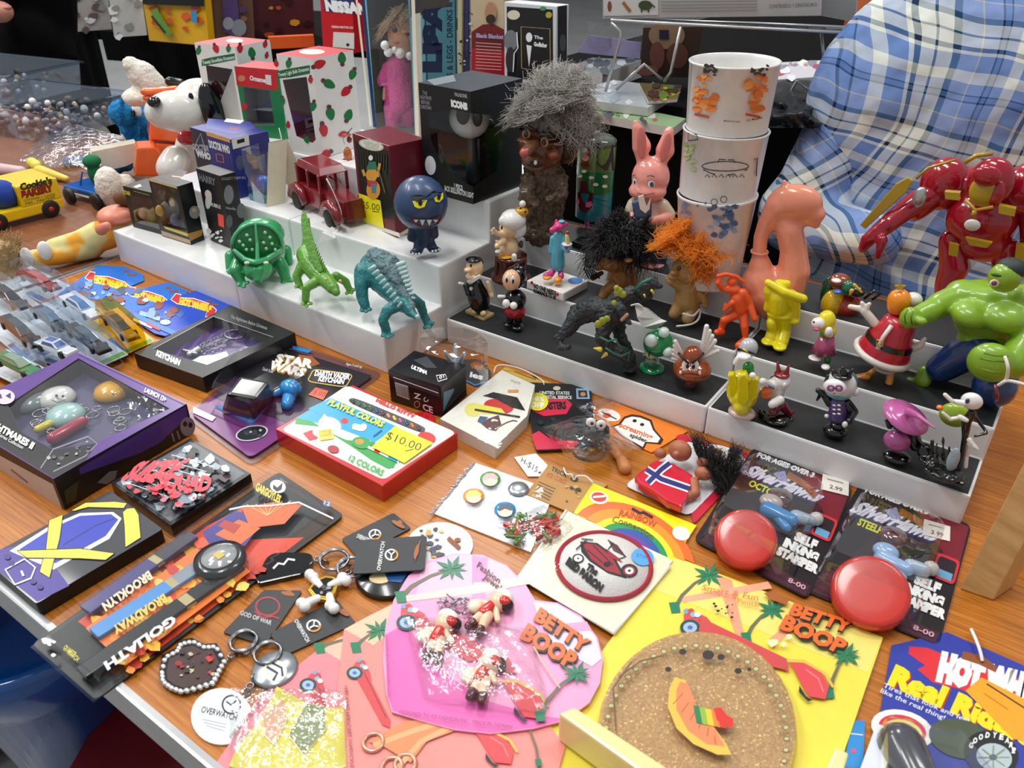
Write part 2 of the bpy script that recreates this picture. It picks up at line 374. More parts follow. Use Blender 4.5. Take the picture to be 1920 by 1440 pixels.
fl=MB();fl.box((-2,3,-.76),(14,14,.02),m('9a9a98',r=.35,var=.12,scale=3));o=fl.build('floor');o['kind']='structure'
fl=MB();fl.box((-2,10.05,1.25),(14,.1,4.0),m('5b5d60',r=.8));o=fl.build('wall_back');o['kind']='structure'
MW=wood('table_laminate','8f5014','b0681c','c98230');MW2=wood('old_table_laminate','6b4029','7d4b30','8f5b3c')
MALU=m('b9babb',r=.3,metal=.85);MSTEEL=m('6a6c70',r=.35,metal=.8)
def table(x0,x1,y0,y1,mat,label):
    o=thing('folding_table',label,'table',((x0+x1)/2,(y0+y1)/2,-.75))
    MB().box(((x0+x1)/2,(y0+y1)/2,-.012),(x1-x0,y1-y0,.024),mat).build('tabletop',o)
    a=MB();e=.006
    for c,s_ in ((((x0+x1)/2,y0-e/2,-.013),(x1-x0+2*e,e,.03)),(((x0+x1)/2,y1+e/2,-.013),(x1-x0+2*e,e,.03)),((x0-e/2,(y0+y1)/2,-.013),(e,y1-y0,.03)),((x1+e/2,(y0+y1)/2,-.013),(e,y1-y0,.03))):a.box(c,s_,MALU)
    a.build('edge_trim',o,bevel=.002)
    for lx in (x0+.55,x1-.55):
        for ly in (y0+.08,y1-.08):MB().tube([V((lx,ly,-.75)),V((lx,ly,-.025))],.013,MSTEEL).build('leg',o)
    return o
table(-1.079,.75,.135,1.045,MW,'orange-brown wood table with a metal edge under the toy stalls')
table(-2.3,-1.093,.1,.93,MW2,'dull brown table behind the metal seam, under the yellow van')
# ------------------------------------------------------------------ stepped risers
MRW=m('eaebeb',r=.3,coat=.25,var=.015);MBT=m('242527',r=.55,var=.08,scale=25)
def riser(P0,ang,x0,x1,hs,ds,back,label,top=None,name='stepped_display_riser',mat=MRW):
    """stepped profile in (depth, height) extruded along the row"""
    ca,sa=math.cos(ang),math.sin(ang);T=lambda x,y,z:V((P0[0]+ca*x-sa*y,P0[1]+sa*x+ca*y,z))
    prof=[(0,0),(0,hs[0]),(ds[0],hs[0]),(ds[0],hs[1]),(ds[1],hs[1]),(ds[1],hs[2]),(back,hs[2]),(back,0)]
    o=thing(name,label,'riser',T((x0+x1)/2,back/2,0))
    mb=MB();mb.prism([T(x0,y,z) for y,z in prof],T(x1,0,0)-T(x0,0,0),mat);ob=mb.build('riser_body',o,bevel=.0022)
    if top:
        for k,(ya_,yb) in enumerate(((0,ds[0]),(ds[0],ds[1]),(ds[1],back))):
            q=MB();q.prism([T(x0+.0025,ya_+.002,hs[k]-.0004),T(x1-.0025,ya_+.002,hs[k]-.0004),T(x1-.0025,yb-.001,hs[k]-.0004),T(x0+.0025,yb-.001,hs[k]-.0004)],(0,0,.0012),top);q.build('black_liner',o)
    return o
Rh=(.0315,.0646,.0968);Ry=.6268;Rd=(.0587,.1185)
riser((0,Ry),0,-.536,-.2165,Rh,Rd,.19,'white three-tier riser with black treads under the tuxedo toy and trolls',MBT)
riser((0,Ry),0,-.2155,.0126,Rh,Rd,.19,'white three-tier riser with black treads under the green strongman',MBT)
Wh=(.0464,.0946,.144);Wd=(.093,.184);wt=-.0209;WP=(-1.0684,.5446)
riser(WP,wt,0,.2715,Wh,Wd,.33,'glossy white three-tier riser carrying the small black boxes')
riser(WP,wt,.2725,.525,Wh,Wd,.33,'glossy white three-tier riser carrying the plastic dinosaurs')
Z1,Z2,Z3=Rh[0]+.0008,Rh[1]+.0008,Rh[2]+.0008
# ------------------------------------------------------------------ flat goods, front left
CL=clear();CLW=clear(wr=.5,fac=.2,rough=.12);CLD=clear('ffffff',fac=.08,rough=.05)
def sideboard(q,z,t,mat,name,label,cat,group=None):return card(name,label,cat,q,z,t,mat,group)

q=[(-32,1048),(207,920),(305,992),(68,1132)]
o,p=card('folded_wallet','navy wallet with crossed yellow bands, overhanging the metal table edge','wallet',rr(q,.03),.0005,.013,g('22232f',r=.4),edge=m('0b0b0d',r=.5))
p.poly([(0,1030),(60,1018),(105,1065),(130,1098),(70,1128),(-28,1050)],pr('43338f'))
p.poly([(18,1033),(95,985),(150,962),(212,960),(228,972),(205,1010),(150,1040),(100,1068)],pr('f2f2f0'))
p.poly([(36,1030),(98,990),(150,967),(208,964),(222,974),(198,1005),(148,1033),(104,1056)],pr('2b3bb0'));p.line([(118,1022),(180,985),(215,972)],2,pr('15206b'))
Y_=pr('f7e04e')
for pts in ([(133,957),(160,942),(215,940),(238,943),(232,953),(205,952),(165,951),(140,958)],[(230,960),(238,953),(252,952),(260,965),(264,1008),(235,1026),(233,985)],[(92,975),(118,965),(112,1010),(93,1083),(74,1072),(86,1028)],[(32,1032),(100,1030),(150,1028),(215,1037),(198,1050),(150,1047),(50,1046)]):
    p.poly(pts,Y_);p.line(pts,1.6,BLK,True)
p.line([(10,1068),(46,1048),(66,1064),(58,1084),(28,1096)],3,WHT,True);p.line([(40,1070),(44,1080)],4,WHT)
for x,y in ((14,1044),(22,1056),(62,1090),(75,1100)):p.ell(x,y,6,5,pr('2f2370'))
p.build('printed_bands',o)

q=[(208,905),(357,822),(470,888),(320,985)]
o,p=card('picture_wallet','black wallet with a grey mural print and jagged red lettering','wallet',q,.0005,.013,g('101113',r=.35))
qi=sub(q,.03,.04,.97,.95);p.poly(qi,pr('5f656b'))
p.blotch(0,0,0,0,[pr(c) for c in ('9aa7b3','2b2e33','c9d2da','1d1e22','7a8794','463438')],n=150,rs=(4,15),seed=5,quad=sub(q,.08,.1,.92,.88))
for i in range(7):a=qd(q,.1+.1*i,.08);b=qd(q,.25+.1*i,.6);p.line([a,b],1.2,pr('d5dde4'))
RG=pr('e23a48')
p.text('SUICIDE',(226,898),(322,893),(262,866),RG,bold=.06);p.text('SQUAD',(292,915),(392,920),(300,888),RG,bold=.06)
p.blotch(0,0,0,0,[RG],n=26,rs=(4,10),seed=2,quad=[(222,905),(298,868),(388,930),(330,955)])
p.blotch(0,0,0,0,[RG,pr('f06a75')],n=12,rs=(3,8),seed=8,quad=[(270,910),(300,890),(378,935),(330,955)])
p.build('printed_mural',o)

q=[(60,1207),(522,884),(645,966),(180,1312)]
o,p=card('watch_blister_pack','long blister pack of wristwatches with flame artwork, hanging over the table corner','toy pack',rr(q,.04),.0015,.0016,pr('141416'))
def ql(u,v):return qd(q,u,v)
p.poly([ql(.16,.1),ql(.7,.05),ql(.82,.12),ql(.74,.5),ql(.86,.92),ql(.14,.97),ql(.17,.5)],pr('d8452c'))
p.blotch(0,0,0,0,[pr(c) for c in ('f08a2d','f6b23a','e4572c','c23a2b','f7c95a')],n=95,rs=(6,18),seed=3,quad=[ql(.17,.15),ql(.72,.15),ql(.72,.95),ql(.15,.97)])
p.poly([ql(.67,.08),ql(.8,.1),ql(.83,.42),ql(.72,.55),ql(.64,.36)],pr('3a2a86'));p.poly([ql(.69,.2),ql(.78,.22),ql(.8,.48),ql(.71,.5)],pr('ef6a2c'));p.poly([ql(.72,.13),ql(.75,.12),ql(.77,.3),ql(.73,.34)],pr('b5301f'))
p.poly([ql(.82,.12),ql(.9,.3),ql(.95,.55),ql(.86,.62),ql(.78,.4)],pr('e2662b'))
for i in range(6):p.line([ql(.85,.4),ql(.84+.02*i,.12+.06*i)],1.2,pr('f8c47a'))
p.line([ql(.79,.04),ql(.83,.12),ql(.88,.3),ql(.95,.5),ql(.97,.95)],3,WHT)
p.ell(521,912,15,12,WHT,20);p.poly([(512,908),(520,914),(530,905),(528,918),(519,922),(512,916)],BLK)
p.text('GARGOYLES',(478,918),(524,944),(482,904),pr('f0cf35'),bold=.05)
p.ell(613,944,8,6,pr('2b62c0'),20);p.text('12',(607,945),(618,949),(609,938),Y_)
for i,c in enumerate(('ded33a','ded33a')):p.text(('QUARTZ','WATCH')[i],(118+6*i,1216+9*i),(138+6*i,1232+9*i),(124+6*i,1208+9*i),pr(c))
p.blotch(75,1195,40,45,[WHT],n=6,rs=(4,12),seed=4)
p.build('printed_card',o)
cols=[('47407a','3a3b42',160,1146,362,1003,'BROOKLYN','d9d3b4'),('4b8fd0','8b929b',176,1190,400,1046,'BROADWAY','e2c35c'),('18181b','18181b',152,1264,450,1058,'GOLIATH','dfe3ea')]
p=Pr(Zp(.0072),step=.00001);p.poly([ql(.16,.22),ql(.66,.2),ql(.66,.86),ql(.15,.88)],pr('e8782c'));p.blotch(0,0,0,0,[pr(c) for c in ('f08a2d','f6b23a','e4572c','d8452c','f7c95a')],n=60,rs=(6,18),seed=13,quad=[ql(.19,.28),ql(.63,.28),ql(.63,.8),ql(.18,.8)]);p.build('flame_backing',o)
for i,(c1,c2,x0,y0,x1,y1,tx,tc_) in enumerate(cols):
    b=MB();zz=.009;P0,P1=W(x0,y0,zz),W(x1,y1,zz);dx,dy=(P1-P0).normalized(),None;sd=dx.cross(UP)
    for k,(t0,t1,cc) in enumerate(((0,.6,c1),(.6,.66,'b7a878'),(.66,1,c2))):A=P0.lerp(P1,t0);B=P0.lerp(P1,t1);b.box((A+B)/2,((B-A).length,.013,.004),g(cc,r=.3),(dx,sd,UP))
    st=b.build('watch_strap',o,bevel=.001)
    s_=Pr(Zp(zz+.0021));L_=math.hypot(x1-x0,y1-y0);ux,uy=(x1-x0)/L_,(y1-y0)/L_
    e0=(x0+ux*L_*.56+6,y0+uy*L_*.56+4);e1=(x0+ux*L_*.12+6,y0+uy*L_*.12+4);s_.text(tx,e0,e1,(e0[0]+8,e0[1]+14),pr(tc_),bold=.05);s_.build('lettering',st)
b=MB();c=W(413,1052,.011);b.lathe(c,[(.019,-.004),(.02,0),(.019,.004),(.014,.0045)],g('151518'));b.lathe(c,[(.0135,.0046),(.013,.0055),(.002,.006)],g('b9bcbd',r=.1,metal=.4));b.box(c+V((0,0,.0062)),(.008,.006,.0006),pr('c7b15a'))
b.build('watch_dial',o)
b=MB()
for i in range(7):b.box(W(440+3*i,1100-2*i,.011),(.019,.0016,.003),m('0c0c0e'),None)
sh=shell(sub(q,.03,.05,.97,.97),.0033,.013,CLD,k=.95,flange=.07);sh.build('blister',o)
# ------------------------------------------------------------------ keyrings with header tags
MG=m('8d8f92',r=.22,metal=.95);TG=m('2d2e31',r=.5)
def ringlet(o,x,y,R,z=.003,ry=None):
    mb=MB();mb.torus(W(x,y,z),R,.0011,MG);mb.torus(W(x+2,y+2,z+.0018),R,.0011,MG);mb.build('split_ring',o)
def chain(o,pts,z=.0022,r=.0022,n=None,name='chain'):
    mb=MB();P=[W(x,y,z) for x,y in pts];L_=sum((b-a).length for a,b in zip(P,P[1:]));k=n or max(3,int(L_/(r*1.45)))
    for i in range(k):
        t=i/(k-1)*L_;j=0
        while j < len(P)-2 and t > (P[j+1]-P[j]).length:t -= (P[j+1]-P[j]).length;j+=1
        d=(P[j+1]-P[j]).normalized();c=P[j]+d*t;s_=d.cross(UP).normalized();u=s_ if i % 2 else (UP*.8+s_*.6).normalized()
        mb.torus(c,r*.8,r*.28,MG,(d,u,d.cross(u)),10,5)
    return mb.build(name,o)
def logo(p,x,y,r,c2='f09a36',rot=0):
    a0=math.radians(rot)
    for i in range(14):
        a=a0+6.283*i/14;b=a+6.283/14*.95;cc=pr(c2) if 8 <= i <= 12 else WHT
        p.poly([(x+r*math.cos(a),y+r*.85*math.sin(a)),(x+r*math.cos(b),y+r*.85*math.sin(b)),(x+r*.76*math.cos(b),y+r*.65*math.sin(b)),(x+r*.76*math.cos(a),y+r*.65*math.sin(a))],cc)
    ux,uy=math.cos(a0),math.sin(a0)
    p.line([(x-r*.5*ux+r*.4*uy,y-r*.5*uy-r*.4*ux),(x,y),(x-r*.4*ux-r*.5*uy,y-r*.4*uy+r*.5*ux)][0:3],r*.2,WHT);p.line([(x,y),(x+r*.6*ux,y+r*.6*uy)],r*.2,WHT)
def tagcard(pts,z,label,lg=None,txt=None,hole=None,tcol='d8d8d8'):
    o,p=card('header_tag',label,'tag',pts,z,.0012,TG)
    if lg:logo(p,lg[0],lg[1],lg[2],rot=lg[3])
    if txt:p.text(txt[0],txt[1],txt[2],txt[3],pr(tcol),bold=.03)
    if hole:p.ell(hole[0],hole[1],hole[2],hole[3],m('a0581c'),hole[4]);p.ell(hole[0]+2,hole[1]-2,hole[2]*.35,hole[3]*1.5,m('a0581c'),hole[4])
    p.build('printed_emblem',o);return o
tagcard(rr([(640,1010),(738,961),(771,990),(668,1043)],.08),.0006,'black header tag with a silver corner tucked under another tag beside the watch pack',(703,1002,12,150),('OVERWATCH',(668,1008),(692,1018),(671,1000)),(747,983,14,4,30))
tagcard(rr([(661,1076),(672,1013),(801,1004),(796,1068)],.08),.0085,'grey header tag lying on top of two others, emblem upright',(734,1040,13,95),('OVERWATCH',(713,1070),(722,1016),(706,1069)),(781,1034,4,14,14))
tagcard(rr([(418,1185),(495,1106),(567,1107),(497,1210),(455,1205)],.06),.0006,'black tag with a red ring emblem beside the black skull keyring',None,('GOD OF WAR',(449,1152),(508,1172),(452,1144)),(540,1113,13,4,10),'b9b9b9')
p=Pr(Zp(.0019));p.line([(502+22*math.cos(t),1137+17*math.sin(t)) for t in [6.283*i/20 for i in range(20)]],3.5,pr('a8383f'),True);p.line([(478,1146),(492,1158),(512,1156),(524,1160)],3,pr('a8383f'))
tag(p.build('ring_emblem'),'dark red ring emblem printed on the black tag','emblem')
tagcard(rr([(505,1188),(630,1123),(668,1168),(537,1227)],.07),.0006,'black header tag under the skull keyring, beside the pink hearts',(588,1173,14,150),('OVERWATCH',(551,1164),(575,1205),(558,1160)),(643,1148,13,4,30))

o,p=card('round_tag','round white cardboard tag at the near metal table edge','tag',[(415+57*math.cos(a),1343+53*math.sin(a)) for a in [6.283*i/32 for i in range(32)]],.0005,.0012,m('eef1f2',r=.4))
D_=pr('2c3542');p.line([(434+17*math.cos(t),1321+17*math.sin(t)) for t in [6.283*i/20 for i in range(20)]],3.5,D_,True);p.line([(424,1315),(434,1322),(436,1334)],3,D_);p.line([(434,1322),(443,1313)],3,D_)
p.text('OVERWATCH',(376,1335),(442,1351),(380,1323),D_,bold=.01)
for i in range(3):p.line([(378+4*i,1348+6*i),(425-2*i,1358+6*i)],1,pr('8f959c'))
p.build('printed_emblem',o)

o=thing('shield_keyring','enamel keyring with silver rivets around a dark red picture','keyring',W(360,1250))
b=MB();pts=[(300,1262),(306,1232),(330,1220),(338,1205),(362,1200),(385,1212),(408,1210),(424,1240),(412,1262),(402,1282),(372,1292),(340,1300),(318,1292),(302,1280)]
b.prism([W(x,y,.0005) for x,y in pts],(0,0,.003),m('2a2625',r=.3,metal=.6));b.build('plate',o,bevel=.0008)
b=MB()
for i in range(34):
    t=i/34*len(pts);j=int(t);a,c2=pts[j],pts[(j+1) % len(pts)];f_=t-j;x,y=a[0]*(1-f_)+c2[0]*f_,a[1]*(1-f_)+c2[1]*f_;x+=(361-x)*.06;y+=(1250-y)*.06;b.ell(W(x,y,.0036),(.0028,.002,.0014),m('d6d6d6',r=.2,metal=.9),seg=8,ring=5)
b.build('rivets',o)
p=Pr(Zp(.0036));p.poly([(316+(x-316)*.0+(x-361)*.8+45,1250+(y-1250)*.8) for x,y in pts],pr('3d2422'));p.blotch(325,1222,75,50,[pr(c) for c in ('8d2022','5b1718','c23028','2b2422','b9b090')],n=26,rs=(3,9),seed=9);p.build('enamel_picture',o)
ringlet(o,455,1200,.009);chain(o,[(424,1240),(440,1222),(462,1222)],r=.0028)

o=thing('lozenge_keyring','glossy black lozenge keyring with a white squiggle, on a short chain','keyring',W(533,1075))
b=MB();b.prism([W(x,y,.0005) for x,y in rr([(478,1098),(505,1042),(590,1042),(582,1082),(510,1108)],.3)],(0,0,.004),g('0b0c0e',r=.12));b.build('plate',o,bevel=.0012)
p=Pr(Zp(.0046));p.line([(512,1066),(522,1056),(532,1058),(540,1048),(553,1050)],4,pr('dcdcdc'));p.build('squiggle',o)
chain(o,[(582,1058),(596,1048),(610,1052)],r=.003);ringlet(o,625,1048,.011,.004)

o=thing('crossbones_keyring','black and white crossbones keyring with gold outline','keyring',W(605,1110))
b=MB();zz=.003
b.prism([W(x,y,zz) for x,y in [(578,1112),(592,1094),(612,1086),(628,1088),(636,1098),(630,1118),(612,1132),(590,1128)]],(0,0,.004),m('c79a2c',r=.3,metal=.6))
b.prism([W(x,y,zz+.0001) for x,y in [(582,1112),(594,1097),(612,1089),(626,1091),(632,1099),(626,1116),(611,1128),(592,1124)]],(0,0,.0044),g('141414',r=.15));b.build('plate',o,bevel=.0008)
b=MB()
for x0,y0,x1,y1 in ((600,1100,584,1080),(620,1098,645,1086),(595,1122,568,1134),(618,1118,622,1138)):
    b.cap(W(x0,y0,zz+.003),W(x1,y1,zz+.003),.003,.0035,g('f1f0ea'));b.ell(W(x1-3,y1-3,zz+.003),.0042,g('f1f0ea'));b.ell(W(x1+4,y1+3,zz+.003),.0042,g('f1f0ea'))
b.build('bones',o);p=Pr(Zp(zz+.0046));p.blotch(592,1095,30,22,[pr('8d8f92'),pr('3f4144')],n=9,rs=(2,6),seed=2);p.build('grey_facets',o)
chain(o,[(645,1086),(655,1070),(668,1064)],r=.003)

o=thing('oval_keyring','oval enamel keyring in cream and navy half hidden under the grey header tag','keyring',W(728,1082))
b=MB();b.lathe(W(730,1080,.0005),[(.024,0),(.026,.002),(.024,.004)],g('17181b'));b.build('plate',o);p=Pr(Zp(.0048));p.ell(712,1084,20,10,pr('e6cf9b'));p.poly([(722,1076),(765,1074),(752,1092),(728,1090)],pr('1f4f8f'));p.build('enamel',o);ringlet(o,657,1062,.0105,.0045)

o=thing('round_keyring','small round cream and navy keyring at the edge of the lower pink heart','keyring',W(515,1258))
b=MB();b.lathe(W(516,1258,.0005),[(.0145,0),(.0155,.002),(.014,.0035)],m('9ea3aa',r=.25,metal=.7));b.build('plate',o);p=Pr(Zp(.0041));p.ell(516,1258,22,21,pr('e9e6cf'));p.line([(500,1250),(520,1262),(512,1276)],5,pr('27336a'));p.line([(508,1242),(528,1252),(530,1268)],4,pr('27336a'));p.build('enamel',o)
ringlet(o,500,1222,.009);chain(o,[(492,1245),(480,1268),(466,1290),(462,1300)],r=.003)

o,p=card('round_tag','round white tag with a golden mascot picture and a punched slot','tag',[(825+62*math.cos(a),1021+42*math.sin(a)) for a in [6.283*i/30 for i in range(30)]],.0005,.0012,m('e6e6e6',r=.4))
p.blotch(785,990,45,55,[pr(c) for c in ('3c4d72','1d2a45','d99a33','1b1b20','e5c083')],n=22,rs=(3,9),seed=6);p.line([(840,1008),(862,1028)],8,m('8d4a16'));p.ell(858,1012,6,4,m('8d4a16'));p.build('printed_picture',o)
# ------------------------------------------------------------------ heart cards
def palm(p,x,y,s_,base,c='1f7a56',trunk=True):
    T=pr('6e6a52');G=pr(c)
    if trunk:bx,by=base;p.line([(x,y),(x+(bx-x)*.4-s_*.05,y+(by-y)*.25),(x+(bx-x)*.8,y+(by-y)*.62),(bx,by)],[s_*.14,s_*.16,s_*.2,s_*.26],T);p.poly([(bx-s_*.35,by-s_*.3),(bx+s_*.2,by-s_*.35),(bx+s_*.3,by+s_*.25),(bx-s_*.2,by+s_*.3)],G)
    for i in range(9):
        a=6.283*i/9+.2;L_=s_*(1.0 if i % 2 else .8);p.poly([(x,y),(x+L_*.5*math.cos(a-.3),y+L_*.36*math.sin(a-.3)),(x+L_*math.cos(a),y+L_*.75*math.sin(a)),(x+L_*.5*math.cos(a+.3),y+L_*.36*math.sin(a+.3))],G)
def carart(p,pts,rot=0,s_=1.0):
    x,y=pts
    def q_(u,v):a=math.radians(rot);return (x+s_*(u*math.cos(a)-v*math.sin(a)),y+s_*(u*math.sin(a)+v*math.cos(a)))
    p.poly([q_(*c) for c in ((0,0),(18,-14),(40,-16),(60,-8),(160,-6),(175,4),(160,16),(10,18))],pr('d24a4e'));p.line([q_(30,-4),q_(150,0)],2,pr('9c2f36'))
    for c in ((22,16),):p.ell(*q_(*c),19*s_,15*s_,pr('1c4a44'));p.ell(*q_(*c),13*s_,10*s_,pr('9fb7d4'));p.ell(*q_(*c),5*s_,4*s_,pr('4d6ea8'))
    for i in range(4):p.ell(*q_(2+7*i,-8-4*(i % 2)),6*s_,5*s_,pr(('7c9cc0','c8473f','8fb0c8','d6dce2')[i]))
def scooter(p,x,y,s_=1.0,rot=0):
    def q_(u,v):a=math.radians(rot);return (x+s_*(u*math.cos(a)-v*math.sin(a)),y+s_*(u*math.sin(a)+v*math.cos(a)))
    p.poly([q_(*c) for c in ((-10,14),(-40,-10),(-55,-20),(-30,-30),(10,-28),(36,-8),(40,18),(8,26))],pr('d9474d'));p.line([q_(-20,-20),q_(10,-14),q_(30,6)],2,pr('f0888a'));p.poly([q_(*c) for c in ((-18,14),(2,28),(18,30),(10,36),(-14,26))],pr('24292c'))
    p.line([q_(-60,-22),q_(-30,-34),q_(20,-28),q_(44,-10)],5,pr('e6b64f'))
def title(p,A,B,C,A2,B2,C2):
    for dx,dy,c,bo in ((2,3,'1b1a1a',.09),(0,0,'ee6b2a',.05)):
        f_=lambda P:(P[0]+dx,P[1]+dy);p.text('BETTY',f_(A),f_(B),f_(C),pr(c),bold=bo);p.text('BOOP',f_(A2),f_(B2),f_(C2),pr(c),bold=bo)
def heart(cx,cy,s_,rot,n=40):
    out=[]
    a=math.radians(rot)
    for i in range(n):
        t=6.283*i/n;u=16*math.sin(t)**3;v=-(13*math.cos(t)-5*math.cos(2*t)-2*math.cos(3*t)-math.cos(4*t));out.append((cx+s_*(u*math.cos(a)-v*math.sin(a)),cy+s_*(u*math.sin(a)+v*math.cos(a))))
    return out

hp=[(398,1440),(430,1395),(480,1315),(540,1262),(600,1215),(660,1185),(700,1160),(735,1190),(740,1300),(745,1480),(640,1520),(440,1520)]
o,p=card('heart_card','salmon pink heart card with a bagged charm, lowest of the heart pile','toy card',hp,.0006,.0012,pr('ea8790'))
p.poly([(600,1215),(700,1162),(720,1180),(640,1240)],pr('f2b79f'));palm(p,668,1196,34,(600,1216));carart(p,(584,1262),70,.85)
p.text('1985 KING FEATURES SYNDICATE',(435,1385),(535,1268),(429,1379),pr('7a3b4c'),bold=0);p.build('printed_card',o)
b=MB();b.prism([W(x,y,.0021) for x,y in [(520,1290),(590,1330),(645,1330),(650,1440),(520,1470),(430,1440),(445,1405),(490,1350)]],(0,0,.002),g('e7d95c',r=.2));b.prism([W(x,y,.0042) for x,y in [(575,1320),(610,1326),(612,1370),(570,1420),(540,1380)]],(0,0,.001),g('8f9a6c'));b.prism([W(x,y,.0042) for x,y in [(490,1340),(535,1310),(540,1350),(515,1400),(495,1380)]],(0,0,.001),g('e9b08c'));b.build('charm',o,bevel=.0006)
MB().grid(lambda u,v:W(430+225*u,1290+190*v,.0024+.008*(math.sin(3.14*u)*math.sin(3.14*v))**.5+.0006*math.sin(37*u+11*v)),26,22,CLW).build('plastic_bag',o)

hp=[(645,1180),(690,1155),(760,1120),(870,1200),(1010,1330),(1060,1400),(1040,1470),(900,1530),(680,1530),(640,1440),(632,1300)]
o,p=card('heart_card','salmon heart card with printed beach scooter, middle of the heart pile','toy card',hp,.0024,.0012,pr('ec8d86'))
p.poly([(645,1180),(690,1156),(760,1122),(780,1150),(700,1210)],pr('f2c0a0'));palm(p,712,1182,34,(668,1215));carart(p,(668,1240),62,.8)
p.text('1985 KING FEATURES SYNDICATE',(652,1285),(664,1440),(645,1285),pr('7a3b4c'),bold=0)
p.poly([(690,1390),(760,1352),(850,1345),(880,1360),(800,1390),(770,1430),(720,1400)],pr('d98a58'));p.line([(700,1398),(770,1372),(820,1356)],10,pr('e7a877'));p.line([(745,1440),(790,1390),(850,1360)],10,pr('e7a877'));scooter(p,930,1405,.9,20);palm(p,985,1350,22,(1010,1430));p.build('printed_card',o)
for x,y in ((700,1392),(735,1438),(760,1432)):MB().torus(W(x,y,.0045),.006,.0014,m('d9a58c',r=.25,metal=.6)).build('bead_loop',o)

hp=[(718,1240),(722,1180),(738,1125),(765,1080),(800,1052),(850,1038),(905,1040),(950,1060),(985,1095),(1003,1125),(1045,1130),(1090,1155),(1120,1195),(1131,1235),(1125,1280),(1105,1318),(1060,1350),(1000,1366),(920,1376),(850,1368),(790,1352),(735,1335),(724,1300)]
o,p=card('heart_card','bright pink heart card holding three little red-dressed dolls, top of the heart pile','toy card',hp,.0044,.0014,pr('ee9fc6'))
p.poly([(722,1190),(760,1170),(820,1250),(900,1310),(1000,1340),(1060,1348),(1000,1364),(920,1374),(850,1366),(790,1350),(737,1333),(726,1300)],pr('e566b0'))
p.poly([(790,1060),(850,1040),(905,1042),(950,1062),(975,1090),(900,1120),(780,1120)],pr('efb9d3'));p.poly([(885,1042),(915,1045),(905,1180),(885,1180)],pr('e88bbd'));p.poly([(740,1120),(900,1095),(985,1080),(992,1095),(900,1112),(745,1130)],pr('f3c9c3'));p.poly([(888,1092),(908,1092),(905,1110),(885,1108)],pr('f6ead8'))
p.poly([(1000,1128),(1045,1133),(1088,1158),(1118,1196),(1128,1235),(1110,1250),(1020,1200),(1010,1160)],pr('ecd3e2'));p.poly([(1010,1175),(1100,1165),(1110,1182),(1015,1190)],pr('e49cc3'))
palm(p,848,1066,36,(752,1120));p.text('Fashion',(893,1062),(935,1094),(899,1052),BLK,bold=.01);p.text('Jewelry',(905,1083),(948,1118),(912,1073),BLK,bold=.01)
carart(p,(752,1142),32,1.0);p.poly([(838,1176),(955,1235),(970,1262),(940,1262),(830,1200)],pr('cf4c5a'))
title(p,(1000,1160),(1095,1224),(1013,1138),(974,1194),(1070,1254),(990,1168));scooter(p,985,1318,.95,22);palm(p,1082,1262,34,(1013,1343))
p.line([(1000,1212),(1020,1245),(1050,1290)],3,pr('c9b99f'));p.text('DESIGNED TO FIT FASHION INC   MADE IN TAIWAN',(748,1338),(960,1366),(749,1331),pr('8a2f68'),bold=0);p.text('1985 KING FEATURES SYNDICATE INC',(727,1190),(732,1310),(722,1190),pr('a33a80'),bold=0)
p.build('printed_card',o)
for i,(x,y) in enumerate(((822,1200),(912,1152),(905,1275))):
    f=Fig(x,y+40,.006);d=MB();SK=g('ecc9a8');RD=g('cf2f22');zz=.0105
    A=lambda u,v,h=.0105:W(x+u,y+v,h)
    ro=(32 if i==1 else 12);co,si=math.cos(math.radians(ro)),math.sin(math.radians(ro));A=lambda u,v,h=.0105,x=x,y=y,co=co,si=si:W(x+u*co-v*si,y+u*si+v*co,h)
    d.ell(A(8,-34),(.0085,.0085,.007),SK);d.ell(A(10,-45,.0115),(.0085,.006,.006),g('f1ece4'));d.ell(A(24,-35,.0115),.005,g('1a1a1c'));d.ell(A(15,-40,.015),(.005,.004,.003),g('c7261d'))
    d.cap(A(0,-18),A(-4,0),.0045,.0055,RD);d.cap(A(-4,2),A(-14,24),.0045,.003,SK);d.cap(A(3,2),A(6,28),.0045,.003,SK);d.cap(A(-14,26),A(-17,36),.0035,.003,g('5b2326'));d.cap(A(6,29),A(6,40),.0035,.003,g('5b2326'))
    d.cap(A(8,-18),A(24,-2),.0028,.0022,SK);d.cap(A(-6,-18),A(-26,-12),.0028,.0022,SK);d.ell(A(-26,-2),(.0055,.006,.004),g('f0e2c4'));d.build('doll',o)
MB().grid(lambda u,v:W(755+240*u+40*v,1150+160*v+30*u,.0066+.012*(math.sin(3.14*u)*math.sin(3.14*v))**.4+.0008*math.sin(31*u+9*v)*math.sin(23*v-7*u)),34,30,CLW).build('plastic_bag',o)
b=MB();R_=random.Random(4)
for i in range(14):c=W(850+R_.uniform(-22,25),1138+R_.uniform(-14,14),.009);b.tube([c,c+V((R_.uniform(-.005,.005),R_.uniform(-.005,.005),.002)),c+V((R_.uniform(-.007,.007),R_.uniform(-.007,.007),0))],.0009,m('c9ccd2',r=.15,metal=.9),5)
b.build('earring_hooks',o)

